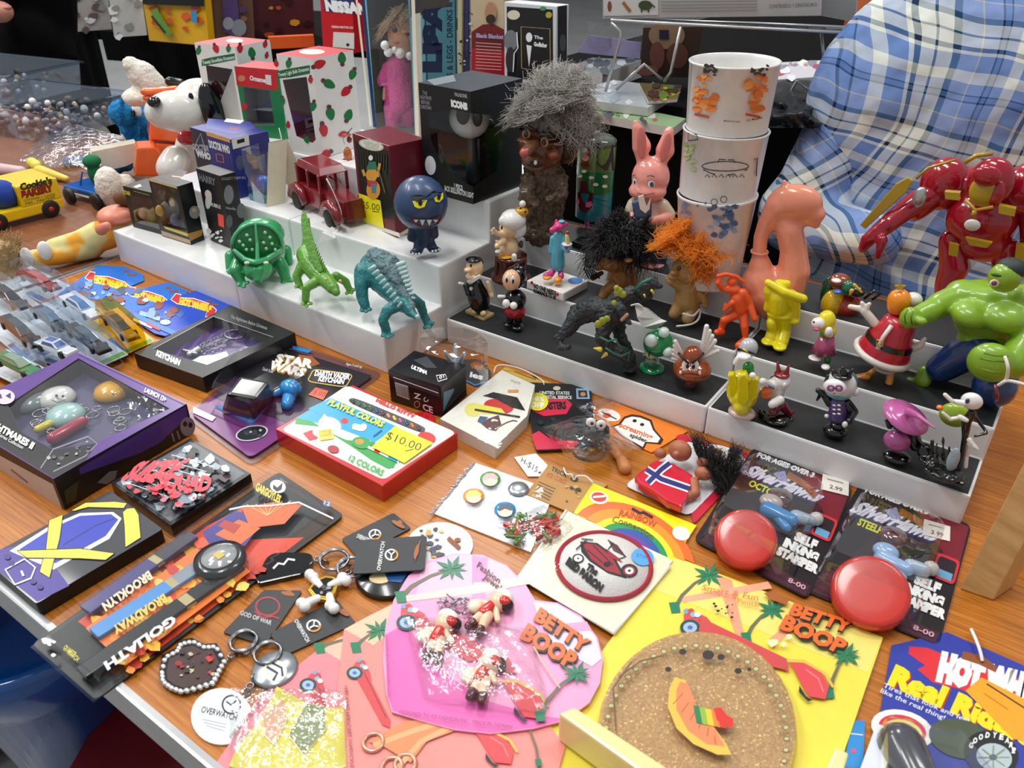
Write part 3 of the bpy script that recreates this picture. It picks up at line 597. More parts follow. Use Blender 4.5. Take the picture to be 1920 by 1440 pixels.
yc=[(1262,1042),(1656,1195),(1545,1520),(965,1520),(965,1440)]
o,p=card('yellow_card','big yellow card with printed palms carrying a round glittery purse','toy card',yc,.0006,.0016,pr('ead94a'))
p.poly([(1262,1044),(1654,1196),(1628,1262),(1200,1095)],pr('ecdc72'));p.poly([(1340,1075),(1372,1088),(1400,1210),(1382,1200)],pr('eaa07a'));p.poly([(1275,1120),(1440,1090),(1448,1103),(1280,1130)],pr('eda987'));p.poly([(1440,1200),(1500,1150),(1508,1162),(1450,1215)],pr('eaa07a'))
palm(p,1330,1078,34,(1266,1140));palm(p,1448,1142,32,(1400,1196));palm(p,1588,1228,34,(1555,1300));carart(p,(1282,1152),28,1.0);p.poly([(1315,1158),(1475,1235),(1480,1258),(1440,1248),(1310,1185)],pr('cc4a4b'));scooter(p,1520,1280,.95,24)
title(p,(1478,1150),(1592,1186),(1489,1130),(1460,1176),(1578,1226),(1474,1152));p.text('Smart & Fun',(1315,1106),(1420,1126),(1319,1095),pr('dd6a3c'),bold=0);p.text('Pouch',(1382,1130),(1422,1138),(1384,1121),pr('dd6a3c'),bold=0)
p.blotch(1338,1130,36,28,[BLK],n=12,rs=(1.5,4),seed=3);p.poly([(1432,1112),(1450,1108),(1480,1125),(1474,1134),(1445,1124)],m('a55a1e'))
p.blotch(1440,1190,40,26,[pr('f2eab0')],n=3,rs=(6,12),seed=3);p.build('printed_card',o)

GLD=bpy.data.materials.new('gold_glitter');GLD.use_nodes=True;nt=GLD.node_tree;b_=nt.nodes['Principled BSDF'];vo=nt.nodes.new('ShaderNodeTexVoronoi');vo.inputs['Scale'].default_value=900;tc=nt.nodes.new('ShaderNodeTexCoord');nt.links.new(tc.outputs['Object'],vo.inputs['Vector'])
cr=nt.nodes.new('ShaderNodeValToRGB');cr.color_ramp.elements[0].color=lin('a07a4c');cr.color_ramp.elements[1].color=lin('c49a66');cr.color_ramp.elements[1].position=.8;e=cr.color_ramp.elements.new(.94);e.color=lin('f3dd8a');nt.links.new(vo.outputs['Color'],cr.inputs[0]);nt.links.new(cr.outputs[0],b_.inputs['Base Color']);b_.inputs['Roughness'].default_value=.3;b_.inputs['Coat Weight'].default_value=.6
o2=thing('coin_purse','round tan glitter purse with beaded rim and a printed dancer dress, on the yellow card','purse',W(1300,1345,.0022))
pp=[(1115,1330),(1165,1250),(1225,1205),(1300,1192),(1370,1205),(1430,1245),(1475,1310),(1492,1380),(1480,1460),(1400,1540),(1150,1540),(1060,1450)]
pc=[(1305+186*math.cos(a),1385+190*math.sin(a)) for a in [6.283*i/44 for i in range(44)]]
b=MB();b.prism([W(x,y,.0022) for x,y in pc],(0,0,.007),GLD);b.build('purse_body',o2,bevel=.0025);p=Pr(Zp(.0093))
for i in range(52):
    a=6.283*i/52;x,y=1305+170*math.cos(a),1385+175*math.sin(a);p.ell(x,y,6.5,5,pr('7a6a3a'));p.ell(x,y,4.6,3.4,pr('c9c48a'))
for x,y,r_ in ((1280,1222,7),(1328,1228,11),(1352,1232,7),(1253,1255,6),(1384,1258,7),(1405,1255,4)):p.ell(x,y,r_,r_*.8,pr('2b2118'))

p.poly([(1265,1270),(1285,1275),(1300,1310),(1310,1345),(1340,1365),(1362,1395),(1372,1415),(1345,1415),(1300,1395),(1268,1365),(1252,1325),(1255,1290)],pr('e9c24a'))
p.poly([(1275,1278),(1290,1282),(1303,1315),(1312,1348),(1342,1368),(1360,1400),(1325,1395),(1290,1370),(1268,1330),(1268,1295)],pr('f08b58'))
for i in range(6):p.line([(1280+12*i,1300+16*i),(1262+16*i,1320+15*i)],1.5,pr('c25f34'))
for i,c in enumerate(('2d7d53','8db543','e8c22f','e9813a','d23a32')):p.poly([(1300+11*i,1322+3*i),(1313+11*i,1325+3*i),(1318+11*i,1358+2*i),(1306+11*i,1355+2*i)],pr(c))
p.poly([(1338,1328),(1352,1326),(1362,1340),(1375,1348),(1374,1364),(1360,1362),(1344,1350)],pr('d8332c'))
p.line([(1185,1240),(1150,1290),(1155,1370)],3,pr('6d5230'));p.line([(1160,1270),(1200,1240),(1240,1230)],3,pr('6d5230'))
p.build('printed_dress',o2)
shell(pc,.0092,.006,clear(fac=.09),k=.93).build('clear_cover',o2)

o=thing('acrylic_bracket','milky yellow plastic block at the near end of the yellow card','plastic block',W(1100,1400,.01))
MYL=m('e9dfa0',r=.25,sss=.3,coat=.3)
b=MB();P=[W(x,y,.03) for x,y in ((1047,1337),(1078,1325),(1260,1445),(1240,1475))];b.prism(P,(0,0,-.026),MYL);b.build('block',o,bevel=.002)
o=thing('acrylic_bracket','small cream plastic block wedged by the blue header card corner','plastic block',W(1575,1425,.004));b=MB();b.prism([W(x,y,.016) for x,y in ((1568,1400),(1592,1412),(1575,1470),(1540,1460))],(0,0,-.014),MYL);b.build('block',o,bevel=.0015)
# ------------------------------------------------------------------ patch in a sleeve with rainbow header
q=[(1112,906),(1306,985),(1262,1052),(1075,962)]
o,p=card('rainbow_header_card','bright yellow header card with a printed rainbow, above the round car patch','header card',q,.0012,.0012,pr('f6ea12'))
for i,(c,r_) in enumerate((('f26a21',92),('f6921e',78),('f6ec1c',62),('149247',52),('2a4ea2',42),('6a3a96',30))):
    pts=[(1187+r_*.98*math.cos(a)+r_*.28*math.cos(a),1032+r_*.38*math.cos(a)-r_*.92*math.sin(a)) for a in [3.1416*(.04+.92*k/18) for k in range(19)]]
    pts=[(x,min(y,962+(x-1075)*.481)) for x,y in pts];p.poly(pts,pr(c))
p.ell(1123,933,18,12,WHT,10);p.ell(1123,932,14,9,pr('d9483a'),10);p.line([(1112,932),(1135,930)],4,WHT);p.ell(1277,1000,17,13,pr('f3e9dc'),20);p.line([(1185,953),(1200,962),(1206,960),(1224,970)],5,BLK)
p.text('RAINBOW',(1160,966),(1228,990),(1164,955),pr('c2491d'),bold=.02,arc=.3);p.text('Connection',(1146,978),(1222,1012),(1151,967),pr('7b4a1c'),bold=0,arc=.4)
p.build('printed_rainbow',o)
q=[(1062,957),(1262,1050),(1152,1190),(972,1082)]
o,p=card('patch_sleeve','clear sleeve with a cream backing board behind the round car patch','sleeve',q,.0028,.001,m('efeccb',r=.35));p.build('print',o) if p.v else None
b=MB();b.tube([W(*q[0],.0042),W(*q[3],.0042)],.0013,m('f4f3ea',r=.2),6);b.tube([W(1256,1062,.0042),W(1150,1188,.0042)],.0013,m('f4f3ea',r=.2),6);b.tube([W(*q[3],.0042),W(1150,1188,.0042)],.0009,m('f4f3ea',r=.2),6);b.build('sleeve_seam',o)
o=thing('embroidered_patch','round white patch edged in dark red with a red car','patch',W(1132,1058,.004))
b=MB();b.lathe(W(1132,1058,.0042),[(.0352,0),(.0352,.0014)],m('ece9e4',r=.85,bump=.3,scale=900),seg=48);b.build('cloth_disc',o);b=MB();b.torus(W(1132,1058,.0054),.0362,.0019,m('a3122a',r=.7,bump=.4,scale=700),seg=56);b.build('stitched_rim',o)
p=Pr(Zp(.0057));RB=pr('a31b2c',r=.7);DK=pr('151214',r=.7)
p.poly([(1088,1015),(1120,1018),(1150,1040),(1175,1085),(1140,1075),(1105,1052),(1090,1035)],DK);p.poly([(1091,1018),(1118,1021),(1146,1042),(1166,1078),(1138,1070),(1108,1048)],RB);p.line([(1100,1030),(1130,1055)],2,DK);p.line([(1112,1022),(1150,1060)],2,DK);p.ell(1138,1058,7,5,DK)
p.poly([(1140,1012),(1158,1022),(1174,1044),(1150,1032)],pr('5c1a26'));p.line([(1140,1012),(1174,1044)],2,DK);p.poly([(1136,1028),(1160,1046),(1168,1055),(1145,1045)],RB);p.line([(1140,1030),(1150,1018)],2,DK);p.line([(1160,1048),(1172,1044)],2,DK)
for x,y,r_ in ((1084,1047,11),(1180,1070,16)):p.ell(x,y,r_,r_*.8,DK);p.ell(x,y,r_*.72,r_*.56,RB if r_ > 12 else WHT);p.ell(x,y,r_*.5,r_*.4,WHT);p.ell(x,y,r_*.2,r_*.15,DK)
p.line([(1090,1010),(1112,1012)],2,DK);p.line([(1080,1030),(1100,1012)],2.5,DK)
p.text('The',(1097,1066),(1118,1079),(1104,1055),DK,bold=.07);p.text('RED BARON',(1060,1056),(1126,1110),(1067,1044),DK,bold=.09);p.build('stitched_picture',o)
p=Pr(Zp(.0066));p.ell(1205,1044,21,16,pr('4aa3ea'),12);p.text('$7.00',(1193,1043),(1212,1048),(1195,1037),pr('2a5c94'),bold=0);tag(p.build('round_price_sticker'),'small bright blue round sticker on the patch sleeve','sticker')
MB().prism([W(x,y,.0068) for x,y in q],(0,0,.0002),clear(fac=.05,wr=.08,rough=.04)).build('clear_film',bpy.data.objects['patch_sleeve'])
# ------------------------------------------------------------------ kraft trick card with plastic bag, price tag
o,p=card('kraft_card','brown kraft header card tied with white string behind the yellow rainbow card','header card',[(1030,870),(1140,908),(1072,962),(985,926)],.0012,.0012,m('b98b50',r=.7))
p.text('TRICK',(1033,882),(1062,896),(1036,874),pr('22201c'));p.text('ICE CUBES',(1025,893),(1060,908),(1028,885),pr('b2481f'));
for i in range(5):p.line([(1010-2*i,903+5*i),(1042-3*i,917+5*i)],1.4,pr('3a3026'))
p.blotch(1060,910,40,30,[pr('3a3026'),pr('c9a067')],n=12,rs=(2,6),seed=4);p.ell(1077,897,7,4,pr('3a2a1c'));p.build('printed_card',o)
cord(o,[W(1057,877,.004),W(1062,889,.006),W(1072,890,.008),W(1076,900,.004),W(1082,893,.008),W(1098,893,.009),W(1112,905,.006)],.0008,m('e9e9e6',r=.8))
o=thing('bagged_trick','small clear bag of red and green ant shapes under the kraft card','toy',W(1000,990));R_=random.Random(2)
for nm,c in (('red_shapes','c8321f'),('green_shapes','5a7a2c')):
    b=MB()
    for i in range(15):
        a=R_.random()*6.28;c0=W(1000+R_.uniform(-42,42),990+R_.uniform(-26,26),.003+R_.random()*.006);d=V((math.cos(a),math.sin(a),R_.uniform(-.3,.3)))*.006;b.cap(c0-d,c0+d,.0022,.0014,g(c));b.tube([c0-d*.6+V((-d.y,d.x,0)),c0,c0-d*.6-V((-d.y,d.x,0))],.0008,g(c),5)
    b.build(nm,o)
MB().grid(lambda u,v:W(*qd([(1018,945),(1085,985),(1000,1048),(925,985)],u,v),.001+.013*(math.sin(3.14*u)*math.sin(3.14*v))**.5+.001*math.sin(33*u+8*v)),24,20,CLW).build('plastic_bag',o)
o,p=card('price_tag','white clipped-corner price tag lying on the bare wood','price tag',[(964,857),(1005,850),(1027,872),(1016,893),(990,893)],.0008,.0008,m('f0efea',r=.6));p.text('H-$15',(976,866),(1006,886),(980,856),pr('333333'),bold=0);p.ell(1012,886,3,2,pr('6b4423'));p.build('handwriting',o)
# ------------------------------------------------------------------ pin badges in a bag
q=[(892,868),(1040,920),(995,1035),(815,963)]
o,p=card('badge_backing_card','white card in a clear bag holding four round badges','card',q,.0005,.0012,m('e3e8f0',r=.4))
for x,y in ((930,905),(880,950)):p.ell(x,y,.1,.1,WHT)
p.build('print',o);b=MB();R_=random.Random(5)
for i in range(30):t=i/29;x,y=892-77*t,868+95*t;b.tube([W(x,y,.001),W(x-6-R_.random()*5,y-4+R_.random()*6,.003+R_.random()*.003),W(x-2,y+5,.001)],.0006,m('dfe6ee',r=.1,metal=.3),4)
b.build('crimped_bag_edge',o);MB().grid(lambda u,v:W(*qd(q,u,v),.0022+.0012*abs(math.sin(9*u+2*v))),18,14,clear(fac=.05,wr=.15,rough=.08)).build('plastic_bag',o)
for x,y,c1,c2,lb in ((919,899,'5fae57','e6a6ae','green badge with a pink blob, nearest the bag top'),(888,931,'eda65a','f2d35c','orange and yellow badge, the leftmost in the bag'),(947,957,'2f8fce','1f2430','sky-blue badge with a dark cap shape, the lowest in the bag'),(972,918,'a9adb0','96999c','plain silver badge, seen from the back')):
    o=thing('pin_badge',lb,'badge',W(x,y,.002),'round badges in the clear bag');c=W(x,y,.0024)
    MB().lathe(c,[(.0088,0),(.0094,.001),(.0088,.0022),(.005,.0032),(.001,.0036)],g(c1,r=.2) if c1 != 'a9adb0' else m('a9adb0',r=.3,metal=.8)).build('badge_body',o)
    if c1 != 'a9adb0':p=Pr(lambda X,Y,off,z=.0062:W(X,Y,z+off));p.ell(x,y+2,14,10,pr('efcdb0'));p.poly([(x-15,y-2),(x-8,y-11),(x+6,y-12),(x+15,y-4),(x+12,y+1),(x,y-3),(x-11,y+2)],pr(c2));p.build('printed_face',o)
# ------------------------------------------------------------------ troll key ring on red and white card
q=[(1285,815),(1415,852),(1290,985),(1150,912)]
o,p=card('troll_card','white card with red border carrying the flag troll key ring','toy card',rr([(1275,812),(1420,855),(1405,870),(1300,984),(1155,915)],.06),.0006,.0014,pr('c9203a'))
p.poly(rr([(1290,826),(1400,858),(1292,968),(1170,910)],.1),pr('e6e6ea'));p.ell(1352,862,52,26,pr('f4f2f2'),17);p.text('TROLL',(1322,868),(1392,888),(1328,848),pr('c93a52'),bold=.03);p.poly([(1372,838),(1392,842),(1388,852),(1366,846)],pr('27357a'));p.line([(1330,841),(1354,850)],9,m('a0581c'));p.build('printed_card',o)
o=thing('flag_troll','rubber troll wrapped in a red flag with a blue and white cross, black hair','toy',W(1270,925,.002))
SKN=m('b06a4c',r=.5,bump=.3);b=MB();zz=.014
fp=[(1228,862),(1262,868),(1300,890),(1296,905),(1290,928),(1278,950),(1250,938),(1225,920),(1198,905),(1190,892),(1208,878)]
b.prism([W(x,y,zz) for x,y in fp],(0,0,-.008),g('d0243a'));b.build('flag',o,bevel=.002)
p=Pr(Zp(zz));
for w_,c in ((15,'f2f2f4'),(9,'232a72')):p.line([(1215,905),(1240,880),(1256,868)],w_,pr(c));p.line([(1212,880),(1240,898),(1292,916)],w_,pr(c))
p.build('flag_cross',o);b=MB();b.ell(W(1275,845,.02),(.011,.009,.01),SKN);b.ell(W(1268,852,.03),.0035,m('c4574a'));b.ell(W(1318,888,.016),(.008,.006,.006),SKN);b.ell(W(1318,868,.018),(.006,.004,.005),SKN);b.ell(W(1238,850,.012),(.006,.005,.005),SKN);b.ell(W(1205,905,.008),(.006,.005,.005),SKN);b.ell(W(1258,942,.008),(.006,.007,.005),SKN);b.cap(W(1290,930,.008),W(1268,936,.008),.005,.004,m('5f6b2c'));b.cap(W(1300,905,.01),W(1302,925,.008),.005,.005,m('23566a'))
b.build('body',o,remesh=.0009,smooth=2);hair(o,[(W(1320,862,.01),.016,(.6,.4,.6)),(W(1345,895,.006),.018,(.7,.2,.5)),(W(1370,885,.004),.016,(.8,.2,.3))],m('171717',r=.6),1100,.022,r=.00035,curl=.006,fall=.5)
# ------------------------------------------------------------------ two blister cards with red stampers
for k,(q,zz,price,lb) in enumerate(((([(1413,838),(1600,915),(1515,1122),(1300,1012)]),.0022,(1565,900),'dark maroon blister card with a red round stamper, nearer the troll card'),(([(1615,902),(1822,985),(1760,1212),(1497,1103)]),.0006,(1755,985),'dark maroon blister card with a red round stamper, nearer the wooden post'))):
    o,p=card('stamper_blister_card',lb,'blister card',rr(q,.06),zz,.0014,pr('1d1216'));F=lambda u,v,q=q:qd(q,u,v)
    p.poly([F(.45,.01),F(.98,.02),F(.99,.42),F(.85,.3),F(.7,.18)],pr('7c1a2b'));p.poly([F(.1,.75),F(.6,.88),F(.98,.9),F(.97,.99),F(.05,.98)],pr('471a2c'));p.poly([F(.35,.25),F(.6,.3),F(.55,.9),F(.2,.6)],pr('2d1520'))
    p.text('FOR AGES OVER 3',F(.07,.07),F(.62,.05),F(.07,.025),WHT,bold=.05)
    p.text('SilverHawks',F(.02,.27),F(.75,.24),F(.02,.15),pr('2c2660'),bold=.12,shear=.1);p.text('SilverHawks',F(.03,.26),F(.74,.23),F(.03,.15),pr('e3e0ee'),bold=.05,shear=.1);p.poly([F(.28,.15),F(.36,.09),F(.44,.17),F(.36,.19)],pr('8f8cc4'))
    p.text(('OCTOBER','STEELHEART')[k],F(.14,.34),F(.5,.34),F(.14,.28),pr('d9dc35'),bold=.04);p.line([F(.4,.11),F(.58,.13),F(.72,.19)],13,m('9a5117'))
    p.text('SELF',F(.7,.6),F(.9,.6),F(.7,.53),WHT,bold=.08);p.text('INKING',F(.64,.69),F(.95,.69),F(.64,.62),WHT,bold=.08);p.text('STAMPER',F(.62,.78),F(.99,.78),F(.62,.71),WHT,bold=.08)
    p.poly(rr(sub(q,.8,.3,.99,.5),.2),pr('d6303c'));p.poly(rr(sub(q,.82,.32,.97,.48),.2),pr('2a1c22'));p.poly(sub(q,.84,.42,.96,.48),pr('6aa7cc'));p.text('8-00',F(.8,.95),F(.95,.95),F(.8,.91),pr('d8a9b5'),bold=.02)
    x,y=price;p.poly([(x-22,y-12),(x+27,y+2),(x+26,y+30),(x-26,y+17)],pr('e8e2d8'));p.line([(x-14,y-2),(x+16,y+6)],2,pr('8a8480'));p.text('2.99',(x-10,y+15),(x+14,y+22),(x-9,y+8),pr('555555'));p.build('printed_card',o)
    cx,cy=((1398,1010),(1632,1110))[k];rd=((.0235,.0265)[k])
    b=MB();n_=(CAM-W(cx,cy,.03)).normalized();n_=(n_+V((0,0,.6))).normalized();u,v_,d_=basis(n_);c=W(cx,cy,.021);b.lathe(c,[(rd*.96,-.016),(rd,-.013),(rd,.001),(rd*.95,.0035),(rd*.87,.0043),(rd*.84,.0044),(rd*.5,.0044),(.001,.0044)],g('c93024',r=.25,var=.1,scale=20),(u,v_,d_),seg=40);b.build('stamp_head',o)
    b=MB();cc=('2f86c4','8fb0d8')[k];xx,yy=((1440,955),(1655,1048))[k];zb=zz+.006;b.cap(W(xx,yy,zb),W(xx+45,yy+20,zb+.004),.007,.005,g(cc));b.cap(W(xx+20,yy+14,zb),W(xx+35,yy+34,zb),.005,.004,g(cc));b.ell(W(xx+6,yy-14,zb+.002),(.01,.008,.006),g(('b9a8a0',cc)[k]));b.cap(W(xx+52,yy+14,zb),W(xx+80,yy+22,zb),.006,.005,g('9fb3c4'));b.ell(W(xx+90,yy+18,zb),.006,g('c9c6c0'));b.build('moulded_figure',o)
    b=MB();c=W(*F(.43,.3),.012);b.lathe(c,[(.0095,-.006),(.01,0),(.001,.001)],clear('c0102a',fac=.3));b.build('red_lens',o)
    shell(rr(sub(q,.06,.24,.82,.96),.1),zz+.0014,.034,clear(fac=.14,rough=.03),k=.8,flange=.05).build('blister',o)
# ------------------------------------------------------------------ orange ghost card, postal card, bag with creature
o,p=card('ghost_card','orange card with a printed white ghost, against the riser foot','card',[(1148,752),(1290,808),(1222,848),(1085,790)],.0006,.0012,pr('f0842a'))
gp=[(1163,797),(1172,785),(1185,781),(1200,783),(1218,790),(1224,806),(1238,822),(1233,830),(1210,828),(1205,838),(1165,815),(1150,800)]
p.poly([(1190+(x-1190)*1.13,808+(y-808)*1.16) for x,y in gp],pr('3a2217'));p.poly(gp,pr('f5f1ea'));p.ell(1190,789,4,3,BLK);p.ell(1204,796,4,3,BLK);p.text('screaming',(1160,800),(1222,824),(1164,791),pr('e06a35'),bold=.03);p.text('spider',(1180,818),(1212,830),(1183,811),pr('3a3a3a'),bold=.03)
p.ell(1142,778,22,11,pr('f6f2ee'),15);p.ell(1138,779,8,5,pr('e0683a'));p.line([(1128,772),(1156,786)],2,BLK);p.build('printed_card',o)
q=[(981,716),(1107,722),(1120,840),(1005,845)]
o,p=card('postal_card','black postal header card with a round yellow discount sticker','header card',rr(q,.04),.0022,.0014,pr('16181c'))
p.poly([(995,750),(1060,746),(1073,758),(1062,776),(1020,780),(998,770)],pr('d42a4a'));p.text('MONSTERS',(1005,768),(1062,766),(1004,755),pr('1c1a1c'),bold=.06);p.text('UNITED STATES',(1012,739),(1068,740),(1012,733),WHT,bold=.02);p.text('POSTAL SERVICE',(1018,747),(1072,748),(1018,741),WHT,bold=.02)
p.poly([(996,815),(1010,808),(1040,828),(1080,824),(1095,840),(1006,843)],pr('d42a4a'));p.poly([(1080,728),(1104,729),(1106,748),(1081,748)],pr('8fb8d8'));p.poly([(1084,732),(1100,732),(1102,745),(1085,745)],pr('2a2420'));p.ell(1093,739,5,4,pr('c98a5c'));p.blotch(1010,785,70,40,[pr('2c3138'),pr('1f2a2c')],n=10,rs=(5,12),seed=2)
p.ell(1044,728,7,4,pr('cfc9b4'));p.ell(1008,753,20,17,pr('e9e02a'));p.text('50%',(996,750),(1020,752),(997,742),WHT,bold=.03);p.text('OFF',(994,763),(1020,764),(995,754),WHT,bold=.05);p.build('printed_card',o)
o=thing('bagged_creature','black round creature with big eyes in a crinkled clear bag on the postal card','toy',W(1118,840))
f=Fig(1118,845,.003);b=MB();f.ell(b,1105,848,34,20,m('23262a',r=.3),dep=30);f.ell(b,1118,812,26,24,m('14171c',r=.25),d=-.0);b.build('body',o,remesh=.0012,smooth=2,rough=.0012)
b=MB();f.ell(b,1108,792,9,8,g('f2f2f2'),d=.022,dep=5);f.ell(b,1127,796,9,8,g('f2f2f2'),d=.018,dep=5);f.ell(b,1110,794,3,3,g('101010'),d=.027,dep=3);f.ell(b,1127,798,3,3,g('101010'),d=.023,dep=3);b.build('eyes',o)
b=MB();b.cap(W(1140,830,.006),W(1165,862,.006),.005,.004,m('c9824c'));b.cap(W(1165,862,.006),W(1172,878,.004),.005,.006,m('c9824c'));b.build('leg',o)
bq=[(1035,775),(1215,800),(1195,888),(1050,872)]
MB().grid(lambda u,v:W(*qd([(1010,800),(1120,770),(1205,845),(1085,880)],u,v),.003+.038*(math.sin(3.14*u)*math.sin(3.14*v))**.7+.003*noise.noise(V((u*9,v*9,2)))),36,30,CLW).build('plastic_bag',o)
MB().grid(lambda u,v:W(*qd([(1080,762),(1150,740),(1165,760),(1110,785)],u,v),.008+.006*math.sin(5*u)+.003*noise.noise(V((u*6,v*6,5)))),20,16,CLW).build('bag_flap',o)

o,p=card('yellow_strip','mustard yellow card strip with string, along the riser foot','card',[(948,688),(1035,718),(1015,732),(925,704)],.0006,.0012,m('c7a040',r=.6));p.line([(965,697),(1005,712)],1.5,pr('57471d'));p.ell(1004,706,7,3,BLK,25);p.build('printed_card',o)
cord(o,[W(926,700,.003),W(932,686,.008),W(955,686,.008),W(985,695,.006),W(1015,712,.003),W(1020,722,.003)],.0009,m('e6e4dc',r=.8))
# ------------------------------------------------------------------ stack of cream cards in a bag
q=[(934,698),(1020,728),(930,836),(845,797)];q=[(941,694),(1003,722),(988,780),(928,838),(825,785)]
o,p=card('note_card_pack','pack of cream note cards in cellophane with a red and yellow picture','cards',q,.0005,.014,m('e8e6da',r=.4),edge=m('d6d2c4',r=.5))
p.ell(935,762,28,14,pr('c92a2c'),8);p.ell(888,768,17,13,pr('e3dc70'));p.poly([(895,757),(940,766),(950,778),(905,776)],pr('e3dc4a'));p.line([(890,768),(975,782)],4,pr('1b1b1d'));p.poly([(905,742),(925,735),(970,745),(985,770),(960,764),(930,748)],pr('17181b'));p.poly([(915,785),(935,778),(940,795),(930,808),(915,805),(903,795)],pr('5a2a26'));p.line([(935,800),(950,792),(962,788),(970,790)],2,pr('5a4a46'));p.poly([(900,780),(915,782),(905,795),(895,790)],pr('33567a'))
p.line([(952,733),(972,733)],5,pr('e29a4c'));p.text('Merry',(958,716),(975,720),(959,711),pr('a9a79c'),bold=0);p.build('printed_picture',o)
for i in range(3):MB().prism([W(x,y,.0035*(i+1)) for x,y in q],(0,0,.0003),m('9c988a')).build('card_edge',o)
MB().grid(lambda u,v:W(*qd([(935,688),(1010,722),(935,842),(818,788)],u,v),.0152+.0012*abs(noise.noise(V((u*5,v*7,1))))),20,18,clear(fac=.07,wr=.15,rough=.06)).build('cellophane',o)

o,p=card('grey_header_card','rounded charcoal header card with a blue logo, half hidden behind the clear square box','header card',rr([(850,676),(905,672),(925,705),(890,728),(850,722)],.3),.0006,.0012,pr('3b3d40'));p.poly([(882,682),(892,678),(906,686),(902,694),(884,690)],m('a0581c'));p.text('ies',(880,706),(905,712),(882,696),WHT,bold=.05);p.line([(872,712),(890,722),(912,716)],3,pr('3f83c4'));p.build('printed_card',o)
# ------------------------------------------------------------------ square clear-topped box with warning marks
bx=Box((830,783),(733,752),(853,735),(822,724),.0006);o=bx.thing('toy_box','small square box with a black printed sleeve and a clear rounded top','toy box')
b=bx.solid(m('1d1a1e',r=.25));b.build('carton',o,bevel=.0008);L_,T_=bx.L,bx.T
p=Pr(L_);p.poly([(736,700),(822,728),(826,745),(738,714)],pr('2f3236'));p.poly([(740,716),(765,724),(768,750),(744,741)],pr('cfcfcf'))
for i in range(8):p.line([(743+3*i,719+i),(745+3*i,740+i)],1.1,BLK)
p.text('Z',(776,746),(789,749),(776,736),WHT);p.text('CE',(793,768),(812,775),(792,756),WHT,bold=.03);p.line([(782+5*math.cos(t),758+6*math.sin(t)) for t in [.5*i for i in range(13)]],1.5,pr('e08a80'),True);p.line([(799+4*math.cos(t),749+4*math.sin(t)) for t in [.5*i for i in range(10)]],1.5,WHT);p.line([(737,707),(822,737)],1.5,WHT);p.build('printed_side',o)
p=Pr(bx.R);p.poly([(831,772),(850,735),(852,728),(832,735)],pr('6f8aa0'));p.build('printed_end',o)
p=Pr(T_);p.text('ULTIMA',(770,690),(800,702),(773,684),WHT,bold=.06);p.line([(818,704),(835,702),(838,710),(822,715)],1.5,WHT,True);p.text('01',(824,711),(833,708),(823,705),WHT);p.poly([(775,675),(800,668),(820,690),(800,690)],pr('3f4348'));p.build('printed_top',o)
c=W(835,722,.004);b=MB();CC=W(822,705,.02)
b.grid(lambda u,v:CC+V((.038*math.cos(math.pi*(u*1.3-.12))+.012,.012+.03*math.sin(math.pi*(u*1.3-.12)),.0+.038*v)),24,3,clear(fac=.18));b.lathe(CC+V((.012,.012,.038)),[(.038,0),(.037,.0015),(.001,.0016)],clear(fac=.12),(V((1,0,0)),V((0,.8,0)),UP),cap=False);b.build('clear_dome',o)
b=MB()
for i in range(9):d=V((math.cos(i*2.1)*.012,math.sin(i*2.1)*.01,.01));b.cap(CC+V((.014,.012,.006)),CC+V((.014,.012,.02))+d,.004,.002,m('b9c4cc',r=.1,metal=.6))
b.build('moulded_tray',o)

o,p=card('red_disc','edge of a red plastic disc under the clear square box','disc',[(792+24*math.cos(a),786+14*math.sin(a)) for a in [6.283*i/24 for i in range(24)]],.0003,.0012,g('c91c24'))
# ------------------------------------------------------------------ crayon box
bx=Box((720,941),(521,832),(856,838),(719,911),.0006);o=bx.thing('crayon_box','red and white crayon box with a picture window and a yellow ten dollar sticker','crayon box')
bx.solid(g('c5161d',r=.3)).build('carton',o,bevel=.001);T_=bx.T
tq=[(521,806),(650,724),(856,812),(719,912)]
p=Pr(T_);p.poly(rr([(527,806),(651,722),(856,811),(719,900)],.06),pr('f3f1e8'));p.poly(rr([(552,787),(618,744),(742,797),(630,870)],.02),pr('1ea0d8')) if 0 else None
p.poly([(555,783),(620,746),(745,800),(700,828),(640,805)],pr('2ba3d6'));p.poly([(555,783),(585,790),(620,812),(650,825),(700,828),(752,862),(730,880),(695,862),(660,838),(600,800),(553,795)],pr('2e9b45'));p.poly([(578,766),(620,746),(745,800),(702,830)],pr('2ba3d6'))
p.poly([(712,830),(752,848),(738,878),(725,878),(695,862)],pr('2e9b45'))
p.ell(618,797,22,15,pr('f7f5f0'),15);p.poly([(600,788),(608,776),(616,784)],pr('f7f5f0'));p.ell(646,789,7,5,pr('d72528'));p.poly([(568,812),(585,806),(596,822),(580,826)],pr('d72528')) ;p.ell(600,812,14,8,pr('f3f1e8'),10);p.ell(674,802,12,6,WHT,10);p.ell(666,800,6,6,WHT);p.ell(682,800,6,6,WHT)
p.ell(678,830,18,11,pr('2e9b45'),10);p.ell(674,828,8,5,pr('e88a35'));p.line([(690,838),(712,848),(748,866)],5,WHT);p.line([(702,843),(712,848)],6,pr('d72528'));p.line([(728,856),(745,864)],6,pr('2ba3d6'));p.line([(700,818),(716,806)],2,pr('33507a'))
p.poly([(596,807),(622,803),(626,822),(600,826)],Y_);p.text('12 COLORS',(600,819),(622,816),(599,808),pr('c9611f'));p.ell(625,842,11,7,pr('a81f26'),10);p.ell(800,820,17,10,pr('d3282c'),12)
